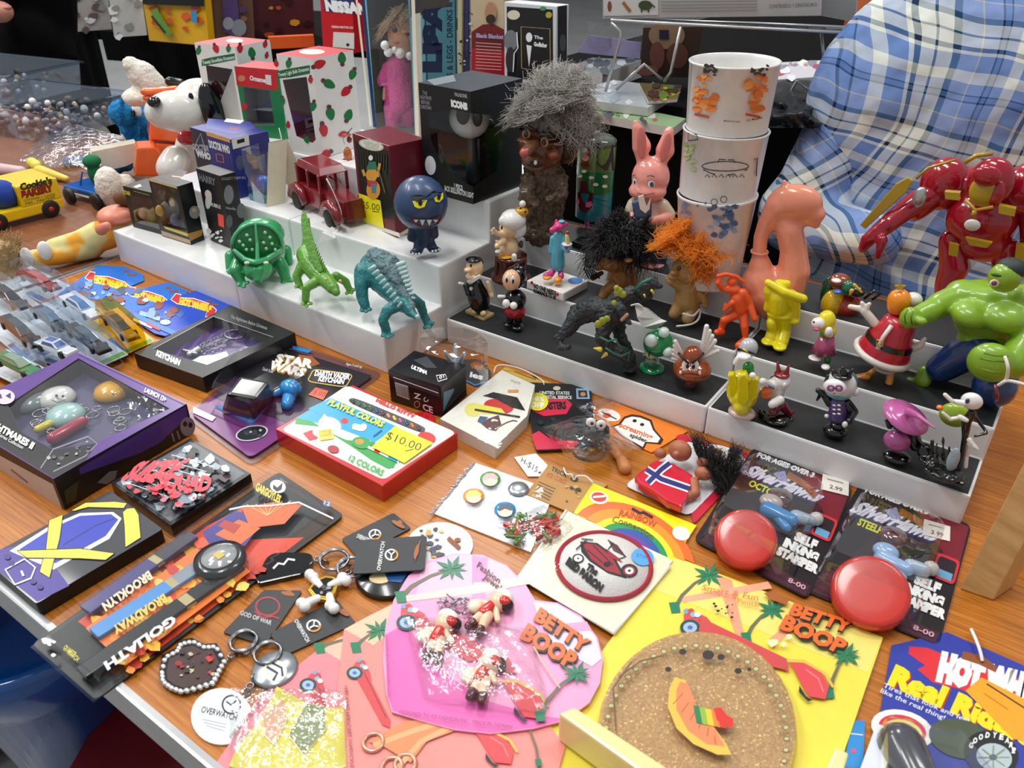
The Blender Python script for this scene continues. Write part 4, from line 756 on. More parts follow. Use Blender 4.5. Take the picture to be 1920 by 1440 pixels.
p.text('PLAYFUL COLORS',(613,757),(716,801),(620,748),pr('e9e24a'),bold=.05);p.text('HELLO KITTY',(704,752),(776,784),(708,746),pr('cf2f2c'),bold=.05);p.text('12 COLORS',(652,862),(716,892),(658,852),pr('3aa24c'),bold=.03,shear=.0)
p.poly(rr([(650,752),(662,744),(800,801),(792,812)],.3),pr('4a4a48'));p.build('printed_top',o)
for i,c in enumerate(('2a3c35','2c6a58','39775a','3c6a3c','2a4fa0','6a2742','e08a6a','d8c53a','c065a8','31497a','e0762c','5a3a34')):
    x,y=660+11.2*i,750+4.6*i;MB().cap(T_(x,y,.0012),T_(x-8,y+5.5,.0012) if 0 else T_(x+3,y+5,.0012),.0016,.0016,g(c)).build('crayon',o)
p=Pr(lambda x,y,off:T_(x,y,off+.0022));p.poly([(740,799),(812,830),(758,868),(697,838)],pr('f6ec20'));p.text('$10.00',(722,822),(786,846),(729,808),BLK,bold=-.005);p.line([(760,846),(776,842)],1.5,BLK);tag(p.build('price_sticker'),'square yellow sticker handwritten ten dollars on the crayon box','sticker')
# ------------------------------------------------------------------ purple blister keychain
q=[(520,650),(712,690),(475,858),(358,778)]
q=[(524,646),(700,704),(470,858),(358,775)]
o,p=card('space_keychain_pack','purple and black blister pack with a black faceted ship and blue capsule','toy pack',rr(q,.06),.002,.0015,pr('7a3a7c'))
p.poly([(524,648),(698,704),(600,775),(470,720),(440,705)],pr('18151d'));p.poly([(440,705),(470,720),(600,775),(560,800),(400,745)],pr('3a2342'));p.poly([(560,665),(585,668),(600,682),(582,688),(560,678)],m('a0581c'))
GO=pr('d9b45c')
for dx,dy,c,bo in ((1.5,2,'b8862c',.1),(0,0,'f4f1e8',.06)):p.text('STAR',(515+dx,678+dy),(585+dx,690+dy),(520+dx,663+dy),pr(c),bold=bo);p.text('WARS',(502+dx,690+dy),(568+dx,706+dy),(510+dx,676+dy),pr(c),bold=bo)
p.line(rr([(588,692),(662,702),(648,726),(576,715)],.2),2,GO,True);p.text('DARTH VADER',(589,704),(655,711),(592,694),WHT,bold=.06);p.text('KEYCHAIN',(596,714),(644,720),(599,705),WHT,bold=.06)
p.poly([(548,648),(585,656),(578,662),(548,654)],pr('1b86cf'));p.text('Ages 5 and up',(648,684),(678,690),(650,679),WHT,bold=0);p.text('Darth Vader',(492,694),(512,700),(494,688),pr('d5d0e0'),bold=0)
p.poly([(592,726),(616,733),(606,750),(578,740)],pr('ee5a3c'));p.text('3.00',(586,740),(608,744),(590,732),BLK,bold=-.01);p.poly([(362,762),(405,782),(398,790),(362,774)],pr('e3cdd8'))
p.ell(472,812,31,14,pr('c9ccd2'),-12);p.ell(472,812,28,12,pr('1d2026'),-12);p.blotch(455,805,34,12,[pr('b8bcc4'),pr('3b3f48')],n=7,rs=(3,6),seed=3);p.build('printed_card',o)
b=MB();bp=g('0c0d10',r=.3,coat=.15);P=[W(x,y,.004) for x,y in ((413,775),(478,790),(518,745),(445,722))];tp=[W(x,y,.036) for x,y in ((424,738),(480,748),(505,715),(450,705))];b.hexa(P+tp,bp);b.build('faceted_ship',o,bevel=.004)
b=MB();b.cap(W(545,735,.006),W(538,760,.006),.008,.006,g('178fd8'));b.ell(W(545,728,.012),(.013,.01,.009),g('178fd8'));b.cap(W(505,745,.006),W(470,792,.003),.004,.004,g('178fd8'));b.cap(W(410,765,.003),W(470,792,.003),.003,.003,g('178fd8'));b.cap(W(512,740,.006),W(535,730,.01),.004,.005,g('178fd8'));b.build('blue_capsule',o)
cord(o,[W(508,742,.012),W(515,730,.018),W(525,725,.018)],.001,MG,'link')
shell([(400,775),(476,808),(560,770),(570,730),(540,700),(450,700)],.0035,.036,clear(fac=.1),k=.86,flange=.06,lid=False).build('blister',o)
b=MB();P=rr([(524,636),(722,700),(472,874),(344,778)],.08);b.prism([W(x,y,.0016) for x,y in P],(0,0,-.0008),clear('e6dfe4',fac=.06,rough=.35));b.build('clear_rim',o)
# ------------------------------------------------------------------ open-fronted keychain box
bx=Box((366,710),(252,660),(554,642),(383,722),.0,depth=None);
bx=Box((382,735),(252,668),(555,640),(380,706),.0006);o=bx.thing('keychain_box','flat black window box with a purple insert, chain and a green charm','toy box')
tq=[(251,662),(432,572),(553,624),(380,708)];z1=bx.top;KB=m('0f0f11',r=.42)
wq=[(292,655),(403,594),(518,632),(380,692)];wq=[(287,654),(400,593),(512,632),(388,684)]
b=MB();A=[W(x,y,z1) for x,y in tq];I_=[W(x,y,z1) for x,y in wq]
b.add(A+I_,[[0,1,5,4],[1,2,6,5],[2,3,7,6],[3,0,4,7]],KB);dn=V((0,0,-bx.h+.0006));b.add(A+[p_+dn for p_ in A],[[i,(i+1) % 4,(i+1) % 4+4,i+4] for i in range(4)],KB);b.add(I_+[p_+dn*.8 for p_ in I_],[[i,(i+1) % 4,(i+1) % 4+4,i+4] for i in range(4)],m('6d6a62',r=.5));b.add([p_+dn*.99 for p_ in A],[[0,1,2,3]],KB);b.build('carton',o)
b=MB();b.prism([p_+dn*.8 for p_ in I_],(0,0,-.0008),pr('4b2a72'));b.build('purple_insert',o);zi=z1+dn.z*.8
p=Pr(Zp(zi));
for i in range(6):p.line([(330+22*i,668-6*i),(360+20*i,630-2*i)],5,pr('6c45a0'))
p.build('printed_rays',o);p=Pr(Zp(z1));p.text('KEYCHAIN',(292,666),(336,685),(295,656),WHT,bold=.06);p.text('The Nightmare Before Christmas',(432,596),(500,618),(434,590),pr('9c9c9c'),bold=.01);p.line([(287,654),(400,593),(512,632)],1.2,pr('8a8a8a'));p.build('lettering',o)
chain(o,[(350,660),(372,650),(392,640),(415,630)],z=zi+.004,r=.0028,name='chain');chain(o,[(365,655),(400,648),(425,640),(430,632)],z=zi+.004,r=.0028,name='chain');b=MB();b.torus(W(440,627,zi+.006),.0125,.0013,MG,(V((1,0,0)),V((0,.8,0)),V((0,0,1))));b.build('split_ring',o)
b=MB();b.prism([W(x,y,zi+.005) for x,y in [(352,680),(375,667),(400,665),(425,658),(430,668),(412,676),(398,690),(386,694),(366,690)]],(0,0,-.003),g('7cd48a'));b.build('green_charm',o,bevel=.0006)
b=MB();b.cap(W(345,658,zi+.004),W(368,664,zi+.004),.003,.003,MG);b.cap(W(355,664,zi+.004),W(372,655,zi+.004),.003,.0035,m('d8d8d2',r=.3,metal=.5));b.build('silver_charm',o)
b=MB();b.prism(I_,(0,0,.0002),clear(fac=.06));b.build('window_film',o)
# ------------------------------------------------------------------ die-cast cards
FB=pr('1d6fd0');FD=pr('1749c0')
def flame_logo(p,x,y,s_,ry=1.0):
    F=lambda*c:[(x+u*s_,y+v*s_*ry) for u,v in c]
    p.poly(F((-6,6),(4,-6),(14,-4),(12,2),(40,4),(70,14),(84,26),(80,38),(62,40),(66,28),(40,20),(6,14)),pr('d0262a'));p.line(F((-6,6),(4,-6),(14,-4),(12,2),(40,4),(70,14),(84,26),(80,38),(62,40),(66,28),(40,20),(6,14)),1.6,WHT,True)
    p.text('HOT WHEELS',F((10,14))[0],F((74,30))[0],F((12,2))[0],pr('f5d21f'),bold=.1)
for k,(pts,lg,col,zz,lb,hk) in enumerate((([(108,552),(186,497),(236,500),(268,514),(270,526),(183,562)],(165,515,.98),FB,.0006,'bright blue die-cast car card, farthest from the keychain box',(232,509)),([(185,560),(316,529),(352,545),(347,560),(270,600),(205,585)],(242,543,.9),FB,.0016,'mid blue die-cast car card between the other two',(310,540)),([(235,590),(365,545),(408,542),(447,576),(440,582),(395,600),(310,630),(290,625)],(326,556,.95),FD,.0028,'deep blue die-cast car card beside the black keychain box',(385,565)))):
    o,p=card('die_cast_car_card',lb,'toy card',pts,zz,.0012,col);flame_logo(p,*lg);x,y=hk;p.line([(x,y),(x+8,y-2),(x+8,y+6),(x+24,y+6)],4,m('8a4a1c'));p.blotch(0,0,0,0,[pr(c) for c in ('c9d3de','2a5fb0','8b3a2c','39404a','7da6d8')],n=16,rs=(4,12),seed=k+3,quad=[(pts[0][0]+15,pts[0][1]-8),(pts[0][0]+70,pts[0][1]-30),(pts[0][0]+120,pts[0][1]+5),(pts[0][0]+40,pts[0][1]+10)]);p.build('printed_card',o)
p=Pr(Zp(.0046));p.line([(248,588),(298,612),(330,626)],9,pr('2c79c9'));p.line([(262,586),(300,598)],8,pr('8fb7e0'));p.ell(310,604,10,5,pr('cfe0f2'));p.line([(250,598),(285,614)],5,pr('f2f2f2'));p.line([(275,606),(300,618)],5,pr('d0262a'));p.build('printed_car',bpy.data.objects['die_cast_car_card.002'])

q=[(1672,1200),(1960,1290),(1880,1520),(1590,1470)]
o,p=card('die_cast_card','large dark blue card with yellow lettering and a printed tyre, by the wooden post','toy card',[(1672,1210),(1775,1185),(1960,1265),(1960,1560),(1612,1560)],.0006,.0014,pr('2c3a9c'))
p.poly([(1705,1212),(1740,1215),(1800,1240),(1900,1268),(1960,1290),(1960,1330),(1880,1325),(1800,1292),(1750,1280),(1720,1255),(1735,1248),(1704,1226)],pr('d92a35'))
p.text('HOT WHEELS',(1755,1270),(1990,1330),(1765,1225),pr('f6ece8'),bold=.12);p.line([(1804,1228),(1840,1238),(1868,1256)],[14,18,10],m('8a4a1c'))
for dx,dy,c in ((3,3,'b0361c'),(0,0,'f6d916')):p.text('Real Riders',(1664+dx,1280+dy),(1935+dx,1400+dy),(1680+dx,1245+dy),pr(c),bold=.07)
p.text('Tires that look and feel',(1655,1288),(1815,1355),(1659,1280),pr('dfe3f5'),bold=.01);p.text('like the real thing!',(1650,1298),(1770,1350),(1654,1290),pr('dfe3f5'),bold=.01)
p.poly([(1840,1270),(1960,1330),(1960,1400),(1900,1385),(1810,1295)],pr('f5a01e'));p.line([(1850,1282),(1925,1330)],3,pr('4a3320'));p.line([(1845,1300),(1890,1330)],2,pr('c9760f'))
p.ell(1692,1368,60,36,pr('f3efe8'),15);p.ell(1692,1368,46,27,pr('d42a3a'),15);p.ell(1694,1370,36,20,pr('f0e070'),15);p.poly([(1700,1362),(1725,1370),(1722,1382),(1695,1374)],pr('d9cf9a'))
p.ell(1800,1385,60,36,pr('46523c'),15);p.ell(1858,1412,52,42,pr('17181a'),15)
for i in range(9):a=-2.7+i*.32;p.text('GOODYEAR!'[i],(1858+42*math.cos(a)-4,1412+34*math.sin(a)+4),(1858+42*math.cos(a)+4,1412+34*math.sin(a)+5),(1858+42*math.cos(a)-2,1412+34*math.sin(a)-6),WHT,bold=.05)
p.ell(1864,1420,34,26,pr('aebfc4'),15);p.ell(1862,1420,8,6,pr('5a6668'))
for i in range(8):a=i*.785;p.line([(1862+9*math.cos(a),1420+7*math.sin(a)),(1863+30*math.cos(a),1420+23*math.sin(a))],2,pr('8a8a5a'))
p.build('printed_card',o);b=MB();b.cap(W(1690,1400,.012),W(1720,1460,.012),.014,.012,g('4a4a52'));b.box(W(1640,1430,.008),(.012,.05,.008),m('dde0e8',r=.2));b.build('toy_car',o);shell(rr([(1640,1370),(1790,1400),(1880,1520),(1640,1540)],.1),.002,.02,clear(fac=.16),k=.9).build('blister',o)
cord(o,[W(1821,1180,.004),W(1830,1200,.007),W(1838,1222,.006),W(1842,1240,.003)],.0012,m('eceae4',r=.8))
o,p=card('small_blue_card','corner of a light blue card under the large dark blue card','card',rr([(1598,1352),(1622,1350),(1618,1440),(1580,1440)],.1),.0005,.001,pr('2a86c8'));p.line([(1592,1375),(1618,1378)],1.5,WHT);p.ell(1600,1408,5,4,pr('d84a5a'));p.build('printed_card',o)
# ------------------------------------------------------------------ big purple window box
bx=Box((118,958),(-90,842),(372,822),(100,898),.0006);o=bx.thing('purple_window_box','large black and purple window box of enamel charms at the far table edge','toy box');z1=bx.top
oq=[(100,898),(-103,776),(146,660),(350,757)];A=[W(x,y,z1) for x,y in oq]
iq=[(14,759),(42,811),(100,842),(181,830),(318,766),(147,672)];I_=[W(x,y,z1) for x,y in iq];PU=pr('5b3a86',r=.3);KB=m('0f0f11',r=.42)
dn=V((0,0,-bx.h+.0006));b=MB();b.add(A+I_,[list(t) for t in tessellate_polygon([A,I_])],PU)
b.add(A+[p_+dn for p_ in A],[[0,1,5,4],[3,0,4,7]],KB);b.add(A+[p_+dn for p_ in A],[[1,2,6,5],[2,3,7,6],[4,5,6,7]],PU)
n=len(I_);b.add(I_+[p_+dn*.55 for p_ in I_],[[i,(i+1) % n,(i+1) % n+n,i+n] for i in range(n)],m('4a3c34',r=.4));b.add([p_+dn*.55 for p_ in I_],[list(range(n))],pr('4a4668'));b.build('carton',o)
LP=VPl(A[0],A[1]);p=Pr(LP);p.poly([(-100,800),(99,908),(117,955),(-90,842)],pr('c9b9b2'));p.line([(20,880),(52,905)],3,pr('6b5f5c'));p.build('printed_end',o)
p=Pr(VPl(A[0],A[3]));p.poly([(148,878),(348,762),(352,782),(300,830),(262,850),(150,890)],pr('4b2f7a'));p.ell(352,800,14,18,pr('7b7684'),0);p.ell(347,795,4,5,BLK);p.ell(357,797,4,5,BLK);p.line([(322,812),(327,828)],3,pr('77727e'));p.line([(332,808),(337,824)],3,pr('77727e'));p.poly([(182,905),(205,884),(220,882),(216,898),(200,908)],pr('6c6a72'));p.poly([(120,920),(148,900),(142,938),(124,945)],pr('35361f'));p.build('printed_side',o)
p=Pr(Zp(z1));p.poly([(14,760),(42,812),(100,843),(181,831),(160,864),(100,896),(-98,776),(-20,740)],pr('141416'));p.line([(76,878),(100,842),(165,818),(182,832),(160,855),(100,884)],2,pr('8c8c92'));p.blotch(0,0,0,0,[pr('a7a7ad'),pr('55555c')],n=16,rs=(2,6),seed=3,quad=[(88,858),(165,824),(168,845),(108,872)])
p.text('NIGHTMARES II',(-30,792),(60,842),(-24,781),WHT,bold=.05);p.text('Glow Series Collection',(-20,808),(42,842),(-17,802),WHT,bold=0);p.text('LAUNCH 12+',(270,734),(310,753),(273,726),WHT,bold=.05);p.ell(8,744,20,14,pr('cfc4da'));p.poly([(-6,744),(2,738),(4,748)],pr('3a2a50'));p.poly([(10,742),(20,736),(20,748)],pr('3a2a50'))
p.line([(146,661),(349,757)],1.2,pr('8a6fb5'));p.build('printed_frame',o)
zb=z1+dn.z*.55
for nm,(x,y),col in (('white_charm',(108,752),'dcdcd8'),('yellow_charm',(212,740),'e3a92a'),('teal_charm',(125,785),'a7d0cc'),('silver_charm',(58,760),'7d8688')):
    b=MB();b.lathe(W(x,y,zb),[(.017,0),(.018,.004),(.015,.009),(.008,.0115),(.001,.012)],g(col),seg=24);b.build(nm,o)
p=Pr(Zp(zb+.0125));p.line([(97,750),(108,755),(122,750)],1.5,BLK);p.poly([(203,733),(214,739),(222,734),(213,742)],BLK);p.ell(106,742,3,2.4,BLK);p.ell(118,743,3,2.4,BLK);p.build('printed_smile',o)
b=MB();b.cap(W(100,822,zb+.006),W(155,790,zb+.006),.006,.005,g('b32a46'));b.cap(W(72,805,zb+.006),W(92,795,zb+.006),.004,.004,g('e0d23a'));b.build('rose_charm',o)
b=MB();R_=random.Random(8)
for i in range(22):c=W(125+R_.uniform(-70,110),790+R_.uniform(-28,20),zb+.004);b.torus(c,R_.uniform(.003,.007),.0008,MG,seg=12,rs=5)
b.build('silver_findings',o);MB().prism([p_+V((0,0,-.001)) for p_ in I_],(0,0,.0002),clear(fac=.08,wr=.12,rough=.05)).build('window_film',o)
# ------------------------------------------------------------------ die-cast cars in clear blisters
def toycar(o,a,b,z,col,cab='20262c',hgt=.014,wid=.016):
    """small car from pixel a (tail) to b (nose)"""
    P,Q=W(*a,z),W(*b,z);d=(Q-P);L_=d.length;d.normalize();s_=UP.cross(d);c=(P+Q)/2;L_ *= 1.15;mb=MB();T=lambda u,v,w_:c+d*(u*L_/2)+s_*(v*wid)+UP*(w_*hgt)
    mb.hexa([T(-1,-.5,.2),T(1,-.5,.2),T(1,.5,.2),T(-1,.5,.2),T(-1,-.48,.62),T(.98,-.42,.5),T(.98,.42,.5),T(-1,.48,.62)],g(col));mb.hexa([T(-.62,-.44,.6),T(.42,-.44,.58),T(.42,.44,.58),T(-.62,.44,.6),T(-.45,-.34,1),T(.12,-.34,1),T(.12,.34,1),T(-.45,.34,1)],g(cab));mb.build('car_body',o,bevel=.0012)
    w_=MB()
    for u in (-.62,.62):
        for v in (-.46,.46):w_.lathe(T(u,v,.24)-s_*.0015,[(.0042,0),(.0044,.0015),(.0042,.003)],m('141416',r=.5),(d,UP,s_),seg=12)
    w_.build('wheels',o)
cars=[((48,519),(104,547),'8a2a2c','c05a58',0,'pink-red toy car in a clear blister at the far left corner'),((-6,545),(46,582),'4a4e54','16181c',.0,'grey toy car in a clear blister, hard against the photo edge'),((128,566),(180,600),'e8ecf0','4a78b8',.002,'white toy car with blue roof beside the gold blister'),((74,588),(122,622),'2c3a4c','51708c',.004,'navy toy car in the middle of the blister pile'),((14,606),(70,652),'1c1f24','3d4650',.006,'black toy car standing tall in its blister above the green one'),((138,622),(196,664),'15181c','3f5468',.008,'long black toy car nearest the gold blister'),((82,650),(136,668),'e2e6ea','3f6ab0',.006,'white toy car with blue stripe behind the purple window box'),((6,676),(70,708),'3f8a50','8fae9a',.009,'green toy car behind the purple window box'),((206,600),(250,640),'8a6f14','1a1810',.004,'black and gold toy car in a gold tinted blister')]
for i,(a,b_,c,cb,zz,lb) in enumerate(cars):
    gold=i==8;o=thing('blister_car',lb,'toy car',W((a[0]+b_[0])/2,(a[1]+b_[1])/2,0),None)
    dx,dy=b_[0]-a[0],b_[1]-a[1];mx,my=(a[0]+b_[0])/2,(a[1]+b_[1])/2;ex,ey=27,-12
    cq=[(mx-dx*.8-ex*1.3,my-dy*.8-ey*1.3),(mx-dx*.8+ex,my-dy*.8+ey),(mx+dx*.8+ex,my+dy*.8+ey),(mx+dx*.8-ex*1.3,my+dy*.8-ey*1.3)];cz=.0005+zz*.9
    MB().prism([W(x,y,cz+.001) for x,y in cq],(0,0,-.0008),pr('e0c33a' if gold else ('c9d4e2','dfe4ea','b8c8dc')[i % 3])).build('card',o)
    p=Pr(Zp(cz+.001));p.poly(sub(cq,.03,.9,.97,.98),pr(('cf3a44','3f7fc8','57a048')[i % 3]));p.poly(sub(cq,.03,.55,.2,.9),pr(('2a5fb0','eef1f4')[i % 2]));p.build('printed_card',o)
    toycar(o,a,b_,cz+.016,c,cb);bq=[(mx-dx*.72-17,my-dy*.72+10),(mx-dx*.72+17,my-dy*.72-6),(mx+dx*.72+17,my+dy*.72-6),(mx+dx*.72-17,my+dy*.72+12)]
    shell(rr([(x+6,y+12) for x,y in bq],.12),cz+.001,.034,clear('f2d94a' if gold else 'f4f6f8',fac=.11,rough=.05),k=.9,flange=.08).build('blister',o)
# ------------------------------------------------------------------ cartons on the glossy white riser
S1,S2,S3=[h+.0005 for h in Wh]
def quads(mb,f,q,mat):return mb
def winbox(bx,name,label,mat,face,wq,cat='toy box',inner='1a1614',depth=.6,film=True,group=None,top=None):
    """carton whose left face has a die-cut window given in pixels"""
    o=bx.thing(name,label,cat,group);Pl=bx.L if face=='L' else bx.R;e=(bx.b if face=='L' else bx.c);inw=(bx.v if face=='L' else bx.u)
    O=[bx.a,e,e+UP*bx.h,bx.a+UP*bx.h];I=[Pl(x,y) for x,y in wq];b=MB();b.add(O+I,[list(t) for t in tessellate_polygon([O,I])],mat)
    far=[bx.a+inw,e+inw];b.add([bx.a,far[0],far[0]+UP*bx.h,O[3]],[[0,1,2,3]],mat);b.add([e,far[1],far[1]+UP*bx.h,O[2]],[[0,1,2,3]],mat);b.add([far[0],far[1],far[1]+UP*bx.h,far[0]+UP*bx.h],[[0,1,2,3]],mat)
    b.add([O[3],O[2],far[1]+UP*bx.h,far[0]+UP*bx.h],[[0,1,2,3]],top or mat);b.add([O[0],O[1],far[1],far[0]],[[0,1,2,3]],mat);n=len(I);D=inw*depth;im=m(inner,r=.6)
    b.add(I+[q_+D for q_ in I],[[i,(i+1) % n,(i+1) % n+n,i+n] for i in range(n)],im);b.add([q_+D for q_ in I],[list(range(n))],im);b.build('carton',o)
    if film:MB().add(I,[list(range(n))],clear(fac=.12,rough=.03)).build('window_film',o)
    return o
BK=m('131416',r=.35)
bx=Box((305,440),(250,425),(342,422),(285,362),S1);o=winbox(bx,'black_window_box','leftmost small black box, its window showing a tan and green toy',BK,'L',[(244,366),(283,373),(300,430),(254,417)])
f=Fig(285,425,S1);b=MB();f.ell(b,272,400,12,12,m('c7a27a'),dep=6,d=-.006);b.build('toy_head',o);b=MB();f.ell(b,288,408,7,9,m('2f7a4a'),dep=5,d=-.006);b.build('toy_body',o)
p=Pr(bx.L);p.text('STAR',(232,364),(245,366),(231,357),pr('d8cf3a'),bold=.05);p.line([(250,358),(280,366)],1.5,pr('8f8c3a'));p.build('lettering',o);p=Pr(bx.T);p.poly([(250,350),(262,345),(266,349),(256,352)],WHT);p.build('printed_top',o)
bx=Box((358,459),(304,442),(380,448),(330,350),S1);o=winbox(bx,'clear_front_box','clear-fronted black box with gold base band, between two black boxes',BK,'L',[(284,343),(328,356),(352,442),(306,427)],inner='2a2420')
f=Fig(330,445,S1);b=MB();f.ell(b,305,366,9,10,m('3a332c'),dep=5,d=-.004);f.ell(b,325,378,8,9,m('d8b67a'),dep=5,d=-.004);f.ell(b,300,395,8,10,m('b98c3a'),dep=5,d=-.004);f.ell(b,330,412,11,12,m('6a7390'),dep=5,d=-.004);b.build('toy',o)
p=Pr(bx.L);p.poly([(302,432),(356,450),(358,458),(304,441)],pr('b9a084'));p.poly([(308,424),(352,438),(353,444),(310,429)],pr('d8c23a'));p.poly([(278,334),(331,349),(332,354),(280,339)],pr('d9c083'));p.build('printed_front',o)
p=Pr(bx.R);p.poly([(357,452),(379,441),(380,430),(352,438)],pr('b8863c'));p.ell(365,398,10,12,pr('9a958c'));p.ell(364,394,4,4,pr('cdb98a'));p.build('printed_side',o);p=Pr(bx.T);p.poly([(300,332),(335,318),(352,322),(330,342)],pr('3a1a24'));p.line([(322,330),(340,332)],2,pr('d0b070'));p.build('printed_top',o)
bx=Box((422,471),(367,315),(462,329),(412,330),S1,top=True);o=bx.thing('black_figure_box','tall narrow black figure box with a square orange sticker, beside the horned dinosaur','toy box');bx.solid(BK).build('carton',o,bevel=.0006)
p=Pr(bx.L);p.ell(391,375,6,17,pr('c9c9c4'),5);p.ell(389,363,5,7,pr('e0cfc0'));p.poly([(408,400),(419,404),(420,427),(410,423)],pr('ef5340'));p.text('HARRY',(374,338),(405,348),(372,325),pr('77787c'),bold=.05);p.text('RUBEUS',(396,386),(414,392),(395,379),WHT,bold=.01);p.blotch(390,430,25,22,[WHT],n=12,rs=(2,6),seed=3);p.build('printed_front',o)
p=Pr(bx.R);p.text('COLLECT THEM ALL',(415,338),(461,335),(415,333),pr('b0b0b4'),bold=0);p.ell(429,365,9,18,pr('7b7c80'));p.ell(452,395,8,14,pr('6b6c70'));p.ell(430,415,6,12,pr('5b5c60'));p.text('Neville',(424,392),(442,394),(424,387),pr('c5c5c8'),bold=0);p.build('printed_side',o)
bx=Box((450,372),(355,238),(490,242),(430,262),S2,top=True);o=bx.thing('blue_carton','blue carton with a triangular emblem, right behind the small black boxes','toy box');bx.solid(pr('2b3383')).build('carton',o,bevel=.0008)
p=Pr(bx.L);p.poly([(356,240),(384,247),(398,320),(370,312)],pr('20283c'));p.line([(362,282),(376,250),(386,285)],2,pr('9fb0d0'));p.text('DOCTOR',(362,280),(392,284),(361,269),pr('b9c0d0'),bold=.03);p.text('WHO',(368,292),(396,300),(366,280),pr('e4e6ee'),bold=.08);p.poly([(386,246),(430,260),(432,268),(388,254)],pr('e9a95a'));p.text('DOCTOR WHO',(393,276),(432,288),(390,262),WHT,bold=.06);p.line([(405,288),(418,291),(420,305),(407,302)],2,pr('e07a60'),True);p.build('printed_front',o)
p=Pr(bx.R);p.poly([(434,262),(466,252),(468,272),(437,280)],pr('e9e6dc'));p.poly([(444,263),(458,259),(459,266),(445,270)],BLK);p.ell(450,305,8,14,pr('555b7c'));p.build('printed_end',o);p=Pr(bx.T);p.poly([(390,222),(470,228),(480,240),(440,252),(385,240)],pr('3d4596'));p.poly([(425,222),(458,226),(450,232),(420,228)],WHT);p.poly([(432,236),(452,238),(446,245),(428,243)],pr('7a3f78'));p.build('printed_top',o)

P=[W(*q,S2) for q in ((468,372),(497,388),(528,372),(500,358))];o=thing('clear_case','clear plastic case holding a blue toy, beside the beige easel card','case',cen(P));b=MB();b.add(P+[q_+UP*.066 for q_ in P],[[i,(i+1) % 4,(i+1) % 4+4,i+4] for i in range(4)]+[[4,5,6,7]],clear(fac=.2));b.build('clear_shell',o)
b=MB();b.box(cen(P)+V((0,0,.004)),(.03,.03,.007),g('1f8a9a'));b.build('teal_base',o);b=MB();b.ell(cen(P)+V((0,0,.02)),(.012,.01,.012),g('2a6fd0'));b.ell(cen(P)+V((.008,0,.026)),.006,g('2a6fd0'));b.build('blue_toy',o)
P=[W(500,388,S2),W(534,380,S2)];t1,t2=P[0]+V((-.004,.022,.078)),P[1]+V((-.004,.022,.078));o=thing('easel_card','plain beige folded display card tied with a paper tag','display card',P[0]);b=MB();b.prism([P[0],P[1],t2,t1],(0,.001,.001),m('d9cfb4',r=.6));b.prism([P[0]+V((0,.045,0)),P[1]+V((0,.045,0)),t2,t1],(0,.001,.001),m('d9cfb4',r=.6));b.build('card',o)
cord(o,[W(523,240,.165),W(528,262,.15),W(533,300,.12)],.0007,m('ecebe6'));p=MB();p.prism([W(528,300,.112),W(545,298,.112),W(545,330,.1),W(530,335,.1)],(.0005,0,0),m('ece9e4'));p.build('paper_tag',o)

RED=pr('c8202c');
def bulbs(p,L):
    for x,y,r_,c,s_ in L:
        a=math.radians(r_);C_=pr({'r':'c9222c','g':'1c7a40'}[c]);p.poly([(x+s_*(.5*math.cos(t)*(1.25-.35*math.sin(t)))*math.cos(a)-s_*.9*math.sin(t)*math.sin(a),y+s_*(.5*math.cos(t)*(1.25-.35*math.sin(t)))*math.sin(a)+s_*.9*math.sin(t)*math.cos(a)) for t in [6.283*i/14 for i in range(14)]],C_);p.ell(x+s_*1.05*math.sin(a),y-s_*1.05*math.cos(a),s_*.35,s_*.35,pr('6b3a3a'))
WC=pr('ece9e4')
bx2=Box((600,297),(512,102),(662,94),(584,110),S3,top=True)
bx=Box((460,260),(364,80),(507,75),(441,88),S3,top=True,h=bx2.h*.9);o=winbox(bx,'holly_light_box','carton printed with red and green light bulbs, farther one behind the small ornament box',WC,'L',[(386,122),(436,130),(455,240),(400,225)],inner='7a1c24',top=RED,group='bulb-print ornament cartons')
p=Pr(bx.L);p.poly([(378,112),(394,108),(440,100),(441,112),(396,121),(378,124)],pr('1a6a3c'));p.text('Tweety Snowflake Ornament',(380,121),(440,110),(379,114),WHT,bold=.02);bulbs(p,[(372,96,10,'g',8),(405,92,-20,'r',9),(428,92,5,'g',7)]);p.build('printed_front',o)
p=Pr(bx.R);bulbs(p,[(450,92,0,'r',9),(472,98,170,'g',11),(497,84,10,'r',7),(500,105,10,'r',6)]);p.build('printed_side',o);p=Pr(bx.T);p.ell(440,76,16,4,pr('e5d9c8'));p.build('printed_top',o)
o=winbox(bx2,'holly_light_box','carton printed with red and green light bulbs, nearer one beside the tall doll box',WC,'L',[(530,150),(575,144),(592,262),(586,268),(556,255)],inner='6a1620',top=RED,group='bulb-print ornament cartons')
p=Pr(bx2.L);p.poly([(519,134),(535,130),(581,122),(581,138),(545,145),(521,147)],pr('1a6a3c'));p.text('Tweety Light Bulb Ornament',(522,144),(580,132),(521,137),WHT,bold=.02);bulbs(p,[(541,120,10,'g',9),(518,120,-10,'r',7),(582,150,0,'r',7),(575,262,-20,'g',8),(540,235,0,'r',6),(529,190,0,'g',8)]);p.build('printed_front',o)
p=Pr(bx2.R);bulbs(p,[(600,120,-115,'r',13),(641,108,175,'g',12),(618,158,-60,'g',13),(648,172,45,'r',12),(661,140,20,'g',11),(620,214,-12,'g',13),(654,215,200,'g',12),(607,245,-12,'r',13),(587,200,10,'g',10),(643,252,80,'r',9),(610,290,60,'r',12)]);p.build('printed_side',o);p=Pr(bx2.T);p.ell(585,97,24,5,pr('e5d9c8'));p.build('printed_top',o)
